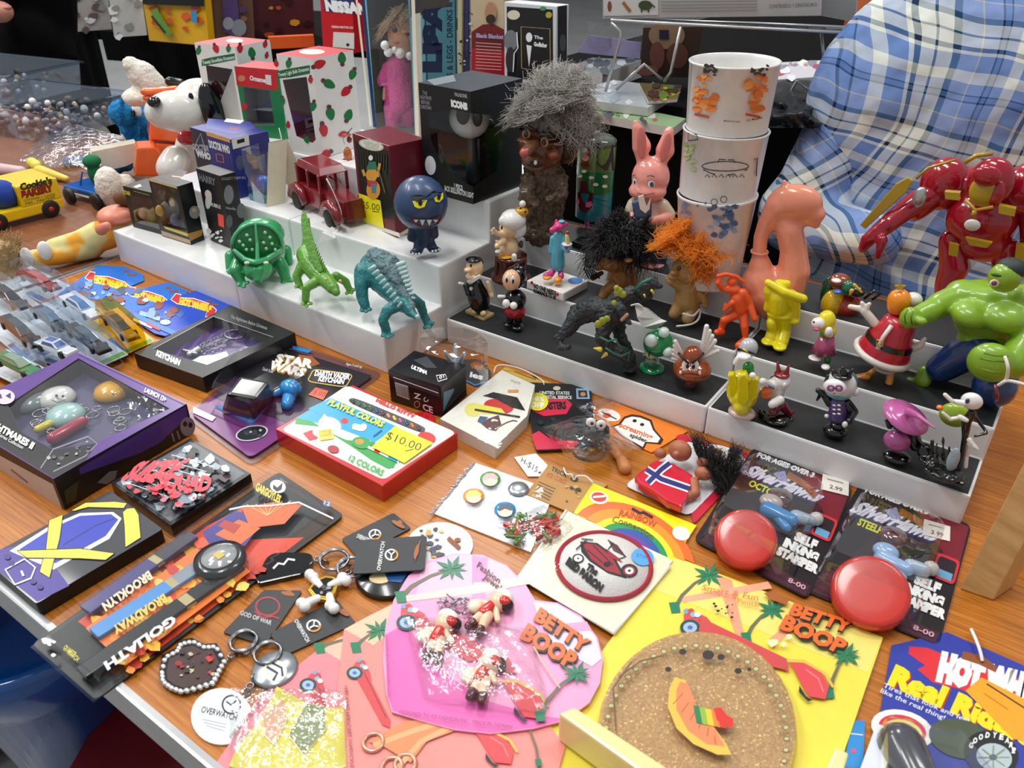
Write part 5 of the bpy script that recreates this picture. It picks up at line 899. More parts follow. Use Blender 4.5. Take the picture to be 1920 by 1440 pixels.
bx=Box((530,240),(439,124),(528,118),(519,131),S3,top=True,h=.095);o=winbox(bx,'ornament_box','small red-topped green box with silver ornament between the bulb-print cartons',pr('1a7a45'),'L',[(456,163),(505,170),(515,235),(464,235)],inner='6f6f6f',top=RED)
p=Pr(bx.L);p.poly([(440,125),(519,132),(521,170),(444,160)],pr('d0212c'));p.text('Ornament',(468,150),(505,156),(468,141),WHT,bold=.05);p.poly([(497,140),(508,141),(509,160),(499,158)],pr('e6e3dc'));p.ell(453,147,7,6,pr('c98a5c'));p.ell(458,200,6,6,pr('d0212c'));p.build('printed_front',o)
f=Fig(485,240,S3);b=MB();f.ell(b,477,192,14,20,m('c4c6c8',r=.15,metal=.8),d=-.006,dep=10);b.build('silver_ball',o);b=MB();f.ell(b,499,200,7,22,m('9b9da0',r=.2,metal=.7),d=-.01,dep=6);b.build('silver_figure',o)

bx=Box((784,262),(700,246),(862,235),(784,100),S3,h=.40);TL_=pr('7ab8c8');a0=bx.a
LQ=bx.L;o=winbox(bx,'doll_box','tall light-blue doll box with a window showing a doll in pink knitwear',TL_,'L',[(706,240),(778,252),(762,-190),(672,-190)],inner='4b4846',depth=.85)
p=Pr(LQ);p.poly([(672,-60),(678,-60),(706,240),(700,238)],pr('1d2f5c'));p.poly([(660,-60),(664,-60),(697,236),(693,236)],pr('e8e0cc'));p.poly([(769,-60),(776,-60),(786,256),(779,254)],pr('e8e0cc'));p.build('printed_frame',o)
p=Pr(bx.R);p.poly([(776,-60),(786,-60),(795,258),(785,258)],pr('ece5d2'));p.poly([(792,-60),(854,-60),(860,240),(802,255)],pr('4f8f9c'));p.text('LISA',(825,136),(825,-8),(795,136),pr('16254c'),bold=.1);p.text('ARMS & LEGS - DRINKS & WETS',(849,175),(848,-40),(838,175),pr('16254c'),bold=.02);p.line([(795,-60),(804,255)],2,pr('16254c'));p.line([(853,-60),(857,240)],2,pr('16254c'));p.build('printed_side',o)
f=Fig(745,258,S3);f.B=bx.a*.5+bx.b*.5+bx.v*.45;dd=0
DS=m('e0ac88',r=.4,sss=.2);KN=m('e0509c',r=.9,bump=1,scale=420,var=.2);b=MB();f.ell(b,756,66,29,38,DS);f.ell(b,738,78,10,10,DS,d=.012);f.cap(b,722,165,720,185,5,4,DS);b.build('doll_head',o,remesh=.0018,smooth=3)
b=MB();f.cap(b,748,130,752,185,26,30,KN);f.cap(b,728,128,716,152,12,10,KN);f.cap(b,738,200,738,262,19,15,KN);f.cap(b,768,200,770,262,19,15,KN);b.build('pink_knitwear',o,remesh=.0018,smooth=2,rough=.001)
b=MB()
for x,y,r_ in ((722,85,8),(728,98,8),(750,100,9),(768,105,7),(740,94,6)):f.ell(b,x,y,r_,r_,m('f1eeee',r=.9,bump=.6,scale=300),d=.03)
b.build('pompom_collar',o);b=MB();
for x,y in ((740,56),(763,62)):f.ell(b,x,y,5,5,g('3a2a20'),d=.03,dep=2)
f.ell(b,744,80,5,2.5,m('b5453c'),d=.034,dep=2);b.build('doll_face',o)
hair(o,[(f.p(752,35,.0),.02,(-.3,-.3,1)),(f.p(765,40,0),.022,(.4,-.2,.8)),(f.p(740,40,.004),.016,(-.6,-.4,.6))],m('c6a983',r=.6),700,.02,r=.0006,curl=.005,fall=.5,name='blonde_hair')

bx=Box((901,383),(783,155),(980,147),(882,172),S3,top=True);wq_=[(808,208),(850,205),(920,215),(943,266),(930,322),(890,350),(830,312),(812,262)]
wq_=[(803,216),(830,206),(868,205),(875,300),(880,338),(852,328),(832,312),(814,280)]
o=bx.thing('black_window_carton','large black carton with a many-sided clear window showing a white ball head','toy box')

Lp,Rp=bx.L,bx.R;O=[bx.a,bx.b,bx.b+UP*bx.h,bx.a+UP*bx.h];ex=lambda x,y:V((bx.a.x,bx.a.y,zat(bx.a,x,y)))
IL=[ex(885,212),Lp(850,205),Lp(803,212),Lp(808,262),Lp(830,311),Lp(868,340),ex(897,350)];IR=[ex(897,350),Rp(930,322),Rp(943,266),Rp(920,216),ex(885,212)]
b=MB();OLs=[bx.b,bx.b+UP*bx.h,bx.a+UP*bx.h]+IL+[bx.a];b.add(OLs,[list(t) for t in tessellate_polygon([OLs])],BK);ORs=[bx.c,bx.a]+IR+[bx.a+UP*bx.h,bx.c+UP*bx.h];b.add(ORs,[list(t) for t in tessellate_polygon([ORs])],BK)
T4=[q_+UP*bx.h for q_ in (bx.a,bx.b,bx.d,bx.c)];b.add(T4,[[0,1,2,3]],m('4a4e55',r=.25));b.add([bx.b,bx.d,bx.d+UP*bx.h,bx.b+UP*bx.h],[[0,1,2,3]],BK);b.add([bx.c,bx.d,bx.d+UP*bx.h,bx.c+UP*bx.h],[[0,1,2,3]],BK);b.add([bx.a,bx.b,bx.d,bx.c],[[0,1,2,3]],BK);b.build('carton',o)
MB().add(IL,[list(range(7))],clear(fac=.1)).build('window_pane',o);MB().add(IR,[list(range(5))],clear(fac=.1)).build('window_pane',o)
p=Pr(Lp);p.text('ICONS',(846,199),(877,206),(845,187),WHT,bold=.09);p.text('PALADONE',(853,180),(876,184),(852,173),pr('a9a9ac'),bold=.04);p.ell(808,310,13,22,pr('1c1530'),-6);p.ell(807,310,10,18,pr('dedee0'),-6);
for i,(t_,w_) in enumerate((('THE',6),('NIGHTMARE',14),('BEFORE',11),('CHRISTMAS',14))):p.text(t_,(795-w_/2,176+i*9),(795+w_,179+i*9),(795-w_/2,169+i*9),pr('8f8f94'),bold=.02)
p.text('1 PIECE',(852,352),(868,357),(851,343),WHT,bold=.02);p.text('JACK SKELLINGTON LIGHT',(833,357),(888,372),(833,347),WHT,bold=.02);p.build('printed_front',o)
p=Pr(Rp);p.ell(966,188,5,9,pr('67676b'));p.ell(966,205,9,14,pr('3c3c40'));p.build('printed_side',o);p=Pr(bx.T);p.poly([(800,150),(850,140),(855,152),(815,160)],pr('7f868f'));p.build('printed_top',o)
f=Fig(875,370,S3);f.B=bx.mid.copy();b=MB();f.ell(b,880,222,38,36,m('d9dad8',r=.4));b.build('ball_head',o);b=MB();f.ell(b,868,215,12,17,BLK,d=.030,dep=3);f.ell(b,895,222,9,14,BLK,d=.030,dep=3);b.build('dark_sockets',o)
b=MB();f.cap(b,885,260,888,335,9,14,m('2a3034',r=.4));f.cap(b,897,262,897,300,3,3,m('4a5054'));b.build('striped_body',o)

bx=Box((750,445),(660,249),(787,256),(729,274),S2,top=True);MB_=pr('6e1426');o=bx.thing('burgundy_carton','burgundy ornament carton with an oval seal and a yellow five dollar note','ornament box');bx.solid(MB_).build('carton',o,bevel=.0008)
p=Pr(bx.L);p.poly([(666,264),(728,283),(741,412),(680,405)],pr('161812'));p.ell(696,272,24,10,pr('cfcdb8'),14);p.ell(696,272,21,8,pr('efeee2'),14);p.text('KEEPSAKE',(682,270),(711,277),(682,263),pr('b9b69e'),bold=.02);p.text('ORNAMENT',(685,277),(709,283),(685,271),pr('b9b69e'),bold=0)
for i in range(12):p.line([(670+5*i,280+i),(674+4.5*i,312+(i % 3)*8)],2,pr('2c3322'))
p.ell(697,328,11,13,pr('e2a23a'));p.poly([(686,318),(692,303),(704,303),(708,318)],pr('2f7a62'));p.ell(695,296,4,5,WHT);p.ell(700,356,13,18,pr('e09a38'));p.poly([(688,338),(708,340),(706,350),(690,350)],pr('c03a3a'));p.poly([(696,345),(706,345),(705,362),(697,362)],pr('3f88a0'));p.line([(684,330),(680,318)],5,pr('e2a23a'));p.line([(708,332),(712,306)],5,pr('e2a23a'));p.line([(710,318),(722,362)],2,pr('7a5a40'))
p.build('printed_picture',o);p=Pr(bx.L,base=.0006);p.poly([(672,362),(713,376),(720,428),(678,414)],pr('f6e81e'));p.text('$5.00',(677,389),(712,396),(677,376),BLK,bold=-.005);p.line([(698,396),(711,398)],1.2,BLK);tag(p.build('price_note'),'yellow sticky note reading five dollars on the burgundy carton','note')
p=Pr(bx.L);p.poly([(674,412),(749,437),(750,445),(675,418)],pr('e6dfcc'));p.build('white_edge',o);p=Pr(bx.R);p.poly([(750,437),(787,416),(787,424),(750,445)],pr('e6dfcc'));p.build('white_edge',o)
# ------------------------------------------------------------------ toys on the glossy white riser
f=Fig(487,532,S1,'horned_dinosaur','shiny green plastic horned dinosaur with spotted neck frill','toy dinosaur');o=f.o
G1=g('2c9a58',r=.28,var=.12,scale=30);G2=g('0f7a3c',r=.25);G3=g('4cb077',r=.3)
b=MB();f.ell(b,485,465,50,52,G1,d=-.04,dep=60);f.ell(b,488,440,46,34,G1,d=-.05,dep=40);f.ell(b,484,505,27,22,G1,d=.008,dep=28);f.cap(b,484,510,484,524,15,8,G1,.02,.026)
f.limb(b,[(448,492,13,-.01),(441,508,12,0),(452,528,9,.006)],G1);f.limb(b,[(523,492,13,-.01),(531,505,12,-.004),(537,524,9,.0)],G1);f.limb(b,[(432,480,11,-.06),(432,504,9,-.05)],G1);f.limb(b,[(536,470,12,-.06),(541,492,9,-.05)],G1)
for x,y,d in ((448,534,.012),(457,537,.014),(464,530,.014),(530,530,.004),(539,531,.005),(547,526,.004),(428,508,-.045),(436,510,-.045)):f.ell(b,x,y,4.5,4,G1,d=d,dep=7)
b.build('body',o,remesh=.0013,smooth=3)
b=MB();f.ell(b,482,461,47,42,G2,d=-.002,dep=9);b.build('neck_frill',o)
b=MB();P=[f.p(482+47*math.cos(t),461-42*math.sin(t),-.001+.002) for t in [math.pi*(.0+i/18) for i in range(19)]];b.tube(P,.0022,G3,8);f.limb(b,[(479,422,2,.003),(482,455,3,.010),(483,488,4,.02)],G3);f.limb(b,[(440,470,4,.004),(458,486,5,.012),(478,492,5,.024),(500,486,5,.012),(525,470,4,.004)],G3);b.build('frill_edge',o)
b=MB()
for x,y in ((449,453),(456,460),(463,441),(469,450),(462,468),(497,436),(506,445),(494,455),(510,457),(499,466),(516,468),(473,468)):f.ell(b,x,y,3,3,g('bfe8cc'),d=.008,dep=1.5,seg=8,ring=6)
b.build('frill_spot',o,kind='stuff');b=MB();f.ell(b,463,493,5,3,g('d9e8c0'),d=.028,dep=3);f.ell(b,499,493,5,3,g('d9e8c0'),d=.028,dep=3);b.build('eyes',o)

f=Fig(608,572,S1,'lizard_toy','green and yellow plastic lizard with an upright pointed tail','toy dinosaur');o=f.o;LG=m('5f9a2f',r=.35,coat=.3,bump=.5,scale=260,var=.16)
b=MB();f.limb(b,[(575,478,20,-.05),(582,495,21,-.03),(598,515,19,-.012),(612,528,14,.004)],LG);f.limb(b,[(612,526,15,.005),(624,540,12,.02),(630,548,8,.026)],LG)
f.limb(b,[(578,410,3,-.075),(576,440,8,-.07),(577,468,13,-.06)],LG);f.limb(b,[(568,498,11,-.03),(556,518,8,-.024),(562,535,7,-.018)],LG);f.limb(b,[(590,530,10,.0),(574,540,8,.004),(573,562,7,.008)],LG);f.limb(b,[(630,518,9,-.01),(648,528,8,-.012),(656,545,6,-.008)],LG)
for x,y,d in ((555,538,-.014),(566,541,-.012),(567,570,.012),(575,574,.014),(583,569,.014),(650,550,-.006),(659,549,-.004),(664,543,-.006)):f.ell(b,x,y,4,3.5,LG,d=d,dep=7)
b.build('body',o,remesh=.0011,smooth=2);b=MB();pts=[(567,392),(574,400),(583,430),(594,470),(605,505),(597,508),(580,478),(568,450),(564,410)];b.prism([f.p(x,y,-.05+(y-392)*.0004) for x,y in pts],f.n*.005,LG);b.build('tail_sail',o,bevel=.0012)
b=MB();f.ell(b,612,524,3,3,g('d9a72c'),d=.02);f.ell(b,638,527,3,3,g('d9a72c'),d=.02);b.build('eyes',o)
b=MB()
for i in range(9):t=i/8;f.cap(b,588+20*t,470+42*t,592+20*t,458+44*t,2.5,.8,LG,-.02+.02*t)
b.build('back_spines',o)

f=Fig(735,628,S1,'armoured_dinosaur','teal plastic armoured dinosaur with rows of pale side spikes','toy dinosaur');o=f.o;TE=m('23797c',r=.4,coat=.2,bump=.6,scale=330,var=.12);AR=m('5e7a80',r=.45,bump=1,scale=420,var=.22)
b=MB();f.limb(b,[(700,500,28,-.075),(720,515,38,-.06),(740,540,30,-.04),(757,568,19,-.018)],TE);f.limb(b,[(757,570,15,-.01),(770,585,10,.0),(780,594,5,.008)],TE)
f.limb(b,[(683,510,20,-.06),(677,535,14,-.05),(680,560,11,-.044),(684,572,10,-.04)],TE);f.limb(b,[(745,572,13,-.01),(726,582,11,-.004),(718,600,9,0),(724,620,9,.0)],TE);f.limb(b,[(772,560,12,-.024),(788,570,10,-.03),(795,592,8,-.03),(802,606,8,-.028)],TE)
for x,y,d in ((678,582,-.036),(686,584,-.035),(694,580,-.035),(718,629,.006),(727,632,.007),(735,628,.006),(797,614,-.022),(806,613,-.022),(811,606,-.024)):f.ell(b,x,y,5,4,TE,d=d,dep=7)
b.build('body',o,remesh=.0013,smooth=3,rough=.0006);b=MB();f.limb(b,[(704,484,20,-.072),(728,500,24,-.052),(748,530,16,-.03),(765,562,9,-.012),(778,588,6,.004)],AR);b.build('back_armour',o,remesh=.0012,smooth=1,rough=.0022)
b=MB();SP=g('a8c4c6',r=.35)
for i in range(9):t=i/8;f.cap(b,747+25*t,497+62*t,757+20*t,493+66*t,5.5-2*t,4.5-2*t,SP,-.03+.018*t)
for i in range(9):t=i/8;f.cap(b,702+50*t,500+68*t,692+54*t,505+70*t,4-t,2,SP,-.02+.02*t)
f.cap(b,783,594,786,602,5,3,SP,.01)
b.build('side_spikes',o)

f=Fig(800,478,S2,'monster_figure','navy blue round-headed monster with yellow eyes and jagged grin','figurine');o=f.o;NB=g('1f3350',r=.45,coat=.15)
b=MB();f.limb(b,[(795,420,18),(795,448,17)],NB);f.limb(b,[(788,448,11),(784,468,10,.004)],NB);f.limb(b,[(802,448,11),(810,464,10,.0)],NB);f.limb(b,[(775,428,9),(771,446,8)],NB);f.limb(b,[(812,425,9),(815,440,8)],NB);f.ell(b,780,472,12,6,NB,d=.008,dep=12);f.ell(b,815,468,12,6,NB,d=.006,dep=12);b.build('body',o,remesh=.0012,smooth=3)
b=MB();f.ell(b,789,381,49,49,g('2c466b',r=.4,coat=.2),dep=47);b.build('head',o)
SQ=onball(f.p(789,381),49*f.s)
p=Pr(SQ,step=.00008)
p.poly([(769,367),(785,365),(800,368),(812,358),(830,350),(828,362),(812,372),(795,377),(780,378)],BLK)
p.poly([(773,377),(801,375),(796,388),(786,391),(778,388)],pr('e8dc28'));p.poly([(814,371),(831,361),(831,372),(824,379),(816,378)],pr('e8dc28'));p.ell(788,380,4,6,BLK);p.ell(823,370,3,5,BLK)
p.poly([(769,408),(785,413),(805,413),(825,404),(829,408),(822,420),(805,427),(785,425),(774,417)],pr('6d1a20'))
for x in (780,792,805,817):p.poly([(x-5,412),(x+5,412),(x,424 if x in (792,805) else 418)],WHT)
p.build('printed_face',o);b=MB()
for x,y in ((774,476),(780,477),(786,476),(811,471),(817,470),(823,468)):f.ell(b,x,y,2.3,2.3,WHT,d=.019,dep=2,seg=8,ring=6)
b.build('toenails',o)

o=thing('toy_truck','dark red pressed-tin toy sedan with black wheels, tied to a white tag','toy car',W(600,415,S2));RT=g('7f1a22',r=.25)
P0,P1=W(548,388,S2),W(622,432,S2);d=(P1-P0).normalized();s_=UP.cross(d);L_=.125;c0=P0-d*.012+s_*.012
T=lambda u,v,w_:c0+d*(u*L_)+s_*(v*.046)+UP*(w_*.01)
b=MB();b.hexa([T(.08,-.05,1),T(.62,-.05,1),T(.62,.95,1),T(.08,.95,1),T(.1,.0,3.2),T(.6,.0,3.2),T(.6,.9,3.2),T(.1,.9,3.2)],RT);b.hexa([T(.58,.1,1),T(1.0,.15,1),T(1.0,.75,1),T(.58,.8,1),T(.58,.08,3.3),T(.98,.2,3.0),T(.98,.7,3.0),T(.58,.82,3.3)],RT);b.build('body',o,bevel=.002)
b=MB();b.hexa([T(.08,.02,5.3),T(.62,.02,5.3),T(.62,.88,5.3),T(.08,.88,5.3),T(.12,.1,6.2),T(.56,.1,6.2),T(.56,.8,6.2),T(.12,.8,6.2)],RT)
for u in (.1,.34,.59):
    for v in (.03,.87):b.hexa([T(u-.02,v-.03,3),T(u+.02,v-.03,3),T(u+.02,v+.03,3),T(u-.02,v+.03,3),T(u-.02,v-.03,5.4),T(u+.02,v-.03,5.4),T(u+.02,v+.03,5.4),T(u-.02,v+.03,5.4)],RT)
b.hexa([T(.06,.02,3),T(.12,.02,3),T(.12,.88,3),T(.06,.88,3),T(.06,.02,5.6),T(.12,.02,5.6),T(.12,.88,5.6),T(.06,.88,5.6)],RT);b.build('cab',o,bevel=.0012)
b=MB();b.hexa([T(.99,.18,.8),T(1.03,.18,.8),T(1.03,.72,.8),T(.99,.72,.8),T(.97,.18,3.2),T(1.0,.2,3.2),T(1.0,.7,3.2),T(.97,.72,3.2)],g('6a1219'));b.build('grille',o,bevel=.001)
for u in (.16,.88):
    for v in (-.12,1.02):
        b=MB();b.tube([T(u-.16,v,1.2),T(u-.1,v,2.3),T(u,v,2.8),T(u+.1,v,2.3),T(u+.18,v,1.1)],.0058,RT,8,flat=1.2);b.build('fender',o)
        b=MB();c=T(u,v,1.1)-s_*.004;b.lathe(c,[(.006,0),(.0125,.0005),(.013,.004),(.0125,.0075),(.006,.008)],m('151515',r=.6),(d,UP,s_),seg=20);b.build('wheel',o)
p=MB();A_=[W(604,437,S2+.001),W(632,420,S2+.004),W(638,422,S2+.004),(W(628,448,S2-.006)),W(596,458,S2-.012)];o2=thing('paper_tag','white folded paper price tag hanging over the step below the red tin car','price tag',A_[0]);p.prism(A_,(0,0,.0006),m('ecebe8',r=.6));p.build('tag',o2);cord(o2,[W(632,425,S2+.004),W(640,400,S2+.02),W(625,360,S2+.06),W(612,335,S2+.075)],.0007,m('ecebe6'))

f=Fig(655,318,S2+.035,'rider_ornament','tiny brown and orange rider ornament hanging beside the burgundy carton','ornament');f.o.location.z;BR_=g('7a3a1c');b=MB();f.ell(b,652,290,8,14,g('c0642c'),dep=8);f.ell(b,655,262,5,6,BR_);f.ell(b,650,253,9,3,g('b02a22'));f.cap(b,645,300,644,312,3,2,BR_);f.cap(b,658,300,655,318,3,2.5,g('a89a5c'));f.cap(b,642,256,646,270,1.2,1,g('ecebe6'));b.build('figure',f.o)
b=MB();f.cap(b,654,247,660,240,1,1,MG,.0);f.cap(b,654,318,652,345,1.5,1.5,BR_,-.005);b.build('hook',f.o)
# ------------------------------------------------------------------ figurines on the black treads, lowest tread
SKT=g('ecc79a',r=.3);BG=g('0c0c0e',r=.15)
f=Fig(897,592,Z1,'wind_up_man','wind-up man in a black tuxedo on flat tan feet, first on the lowest tread','figurine');o=f.o
b=MB();f.limb(b,[(891,535,15),(897,556,21),(900,570,19)],BG);f.limb(b,[(874,536,6,.005),(878,550,6,.008)],BG);b.build('jacket',o,remesh=.0008,smooth=2)
b=MB();f.ell(b,890,502,16,20,SKT,rot=0);f.ell(b,877,506,7,5,SKT,d=.012);f.ell(b,884,518,11,7,SKT,d=.006);f.limb(b,[(914,530,4,.004),(919,548,5,.004),(922,556,4,.006)],SKT);b.build('head',o)
b=MB();f.ell(b,888,486,15,8,BG);f.ell(b,898,492,8,10,BG,d=-.004);b.build('hair',o);b=MB();f.ell(b,883,498,2.2,3,BLK,d=.016,dep=2);f.slab(b,[(876,528),(884,524),(900,516),(902,520),(888,530),(880,534)],.003,WHT,d=.013);f.ell(b,883,541,3,4,WHT,d=.014,dep=2);b.build('collar',o)
b=MB();f.ell(b,882,535,5,3,BLK,d=.015,dep=2);b.build('bow_tie',o);b=MB();f.cap(b,862,531,874,534,3,2.6,g('f0f0ec'),.0);b.build('winding_key',o)
TAN=g('e3c184');b=MB()
for x,y,d in ((886,584,.004),(903,592,.012)):b.prism([W(x-14,y+3,Z1),W(x+4,y+10,Z1),W(x+24,y,Z1),W(x+6,y-6,Z1)],(0,0,.004),TAN)
f.limb(b,[(893,572,5),(890,584,6,.005)],TAN);f.limb(b,[(905,574,5),(906,588,6,.01)],TAN);b.build('feet',o,bevel=.0008)

f=Fig(967,612,Z1,'wind_up_toy','wind-up toy with black top, white gloves and red shorts on the lowest tread','figurine');o=f.o
b=MB();f.ell(b,966,562,21,20,BG);b.build('top',o);b=MB();f.ell(b,966,582,20,17,g('a81218'));b.build('shorts',o)
b=MB();f.ell(b,966,520,21,21,BG,d=-.002);f.ell(b,972,506,14,12,BG,d=-.006);b.build('hood',o)
b=MB();f.ell(b,959,525,17,19,g('e8b48c'),d=.006);b.build('face',o)
b=MB();f.ell(b,950,523,4,7,WHT,d=.0185,dep=3);f.ell(b,962,525,4,7,WHT,d=.0185,dep=3);f.ell(b,950,526,2,4,BLK,d=.0215,dep=1.5);f.ell(b,962,528,2,4,BLK,d=.0215,dep=1.5);b.build('eyes',o)
b=MB();f.ell(b,949,569,7,8,g('f4f1ea'),d=.018);f.ell(b,963,573,7,7,g('f4f1ea'),d=.02);f.cap(b,936,556,946,556,3.5,3,g('f0f0ec'),.004);b.build('gloves',o)
b=MB();f.ell(b,952,606,9,7,BG,d=.004,dep=13);f.ell(b,970,612,12,8,BG,d=.008,dep=15);f.limb(b,[(958,592,7),(956,602,7)],BG);f.limb(b,[(972,594,7),(972,606,7)],BG);b.build('shoes',o)

f=Fig(1165,690,Z1,'spiked_dinosaur','rubbery black dinosaur figure with yellow claws and green cords, roaring to the side','toy dinosaur');o=f.o;BD=m('23262a',r=.5,bump=.9,scale=300,var=.15)
b=MB();f.limb(b,[(1050,650,7,.01),(1045,635,9,.006),(1065,618,13,0),(1085,590,20,-.01),(1115,578,24,-.008),(1145,590,23,0)],BD);f.limb(b,[(1145,585,22,0),(1160,565,20,-.004),(1180,552,15,-.006),(1205,548,13,-.004)],BD)
f.limb(b,[(1205,545,15,0),(1222,530,11,.002),(1236,536,5,.004)],BD);f.limb(b,[(1200,560,8,0),(1218,556,4,.003)],BD);f.limb(b,[(1140,595,18,.004),(1128,632,13,.012),(1140,650,12,.014),(1170,664,13,.012)],BD);f.limb(b,[(1160,590,16,-.006),(1160,625,11,-.006),(1178,668,12,0),(1182,685,12,.002)],BD);f.limb(b,[(1052,650,8,.012),(1064,652,6,.016)],BD)
f.limb(b,[(1165,580,9,.012),(1172,598,6,.016),(1182,606,4,.02)],BD);f.ell(b,1180,690,17,8,BD,d=.008,dep=16)
b.build('body',o,remesh=.0011,smooth=2,rough=.0016)
b=MB();YL=g('dcc92a')
for x,y,x2,y2,r_ in ((1125,655,1114,653,5),(1136,664,1128,671,4),(1222,545,1226,550,2.5),(1208,553,1210,558,2)):f.cap(b,x,y,x2,y2,r_,r_*.3,YL,.024)
b.build('claws',o);b=MB();YM=m('9aa02c',r=.4)
for x,y,r_ in ((1160,547,8),(1168,552,6),(1152,568,5),(1122,608,7),(1130,602,7),(1138,598,6),(1156,540,5)):f.ell(b,x,y,r_,r_,YM,d=.018 if y < 600 else .022,dep=4)
b.build('moss_patches',o)
GT=m('1f6a52',r=.4);b=MB();f.tube(b,[(1125,632,.026),(1140,640,.03),(1155,636,.028),(1160,648,.028),(1175,654,.022)],2,GT);f.tube(b,[(1135,652,.028),(1150,662,.03),(1165,668,.028),(1180,660,.022),(1178,676,.022)],2,GT);f.tube(b,[(1190,545,.012),(1205,530,.014),(1222,522,.012)],3,GT);b.build('green_cords',o)
b=MB();f.cap(b,1166,600,1176,590,3,3,m('b08060'),.03);b.build('tiny_victim',o)

f=Fig(1222,692,Z1,'mushroom_toy','green-capped spotted mushroom toy on a clear stem and green base','figurine');o=f.o;GM=g('0f8a4a',r=.15)
b=MB();b.lathe(f.B,[(23*f.s,0),(24*f.s,.001),(22*f.s,.0035),(6*f.s,.005)],GM);b.build('base',o);b=MB();f.cap(b,1219,672,1222,684,15,16,clear('dfeee6',fac=.3));b.build('clear_stem',o);b=MB();f.ell(b,1222,662,15,12,g('d8cf9a'));f.ell(b,1217,664,1.5,5,BLK,d=.0155,dep=1);b.build('face',o)
b=MB();f.ell(b,1234,643,28,26,GM,rot=0);b.build('cap',o);b=MB()
for x,y,r_,dd in ((1221,639,12,.012),(1245,623,10,.0105),(1252,660,10,.011)):f.ell(b,x,y,r_,r_,g('cfe2dc',r=.2),d=dd,dep=10)
b.build('spots',o)

f=Fig(1294,722,Z1,'winged_mushroom_toy','shiny brown scowling mushroom toy with white wings','figurine');o=f.o;BM=g('8f3f14',r=.12)
b=MB();f.ell(b,1298,692,36,26,BM);f.ell(b,1298,672,20,24,BM);b.build('cap',o,remesh=.0012,smooth=4);b=MB();f.cap(b,1295,712,1294,720,10,13,g('6a3230'));b.build('stem',o)
b=MB();f.ell(b,1286,685,7,10,WHT,d=.0255,dep=3);f.ell(b,1303,686,7,10,WHT,d=.0255,dep=3);f.ell(b,1289,687,3,4,BLK,d=.0285,dep=2);f.ell(b,1300,688,3,4,BLK,d=.0285,dep=2);f.cap(b,1276,695+4,1276,697,2.5,2,WHT,.024);f.cap(b,1312,700,1312,697,2.5,2,WHT,.024);b.build('eyes',o)
b=MB();f.tube(b,[(1272,662,.022),(1281,672,.026),(1292,682,.029)],2.2,BLK);f.tube(b,[(1320,662,.022),(1308,672,.026),(1297,682,.029)],2.2,BLK);f.tube(b,[(1278,702,.026),(1292,700,.028),(1310,703,.026)],1.5,m('5a2408'));b.build('brows',o)
for sx in ((1330,1),(1272,-1)):
    b=MB()
    for i in range(5):
        if sx[1] > 0:f.cap(b,1318,668-2*i,1345-5*i,648-9*i+(10 if i==0 else 0),7,4.5,g('f0ede8'),-.006)
        else:f.cap(b,1276,662+3*i,1266-i,640+8*i,5,4,g('e8e4df'),-.008)
    b.build('wing',o)

f=Fig(1392,772,Z1,'craft_rider','green-suited rider with silver helmet in a bright yellow bumper craft','figurine');o=f.o;YC=g('e6d60c',r=.15)
b=MB();f.limb(b,[(1393,718,26),(1393,742,27,.004),(1391,762,16,.012)],YC);f.ell(b,1393,732,30,34,YC,dep=24);b.build('craft',o,remesh=.0012,smooth=2);b=MB();f.slab(b,[(1364,704),(1376,702),(1382,722),(1382,758),(1368,742)],.008,YC,d=.014);f.slab(b,[(1408,712),(1422,712),(1420,745),(1402,760),(1402,725)],.008,YC,d=.015);f.slab(b,[(1387,704),(1398,702),(1402,712),(1404,750),(1393,764),(1382,752),(1383,712)],.01,YC,d=.021);b.build('wing_panels',o,bevel=.0015)
b=MB();b.ell(W(1391,773,Z1+.004),(.013,.011,.005),g('d8b8a8'));b.build('hull',o);b=MB();f.limb(b,[(1403,688,10),(1404,705,11)],g('178a2c'));b.build('suit',o)
b=MB();f.ell(b,1403,652,17,18,g('b9bcc0',r=.15),d=-.002);b.build('helmet',o);b=MB();f.ell(b,1395,668,13,8,g('eeecea'),d=.008);f.cap(b,1385,672,1379,680,6,5,g('eeecea'),.01);f.ell(b,1411,704,6,6,g('eeecea'),d=.016);f.ell(b,1388,702,5,4,g('eeecea'),d=.014);b.build('face_and_gloves',o)
b=MB();f.tube(b,[(1384,655,.014),(1398,658,.018),(1417,665,.008)],2.5,BG);f.tube(b,[(1393,654,.019),(1402,660,.019)],1.5,YC);b.build('goggle_strap',o)

f=Fig(1460,786,Z1,'horned_figure','white-faced figure in dark red with red horned hair, holding an orange bag','figurine');o=f.o;WF=g('e6e2de');MR=g('6d1020')
b=MB();f.limb(b,[(1460,728,13),(1456,748,11)],WF);f.ell(b,1463,715,18,17,WF);f.cap(b,1452,722,1443,716,8,5,WF,.006);f.limb(b,[(1445,722,6,.01),(1430,715,7,.016)],WF);f.limb(b,[(1462,750,9,.01),(1448,758,8,.016)],WF);f.ell(b,1471,722,4,5,WF,d=.014);b.build('figure',o,remesh=.0009,smooth=2)
b=MB();f.ell(b,1466,702,14,8,g('8a1a24'));f.cap(b,1460,698,1458,680,5,2,g('8a1a24'));f.cap(b,1474,700,1479,686,5,2,g('8a1a24'));b.build('horned_hair',o);b=MB();f.limb(b,[(1460,758,10),(1450,772,8,.01)],MR);f.limb(b,[(1466,760,9),(1480,776,6,-.004),(1488,772,3,-.008)],MR);b.build('trousers',o)
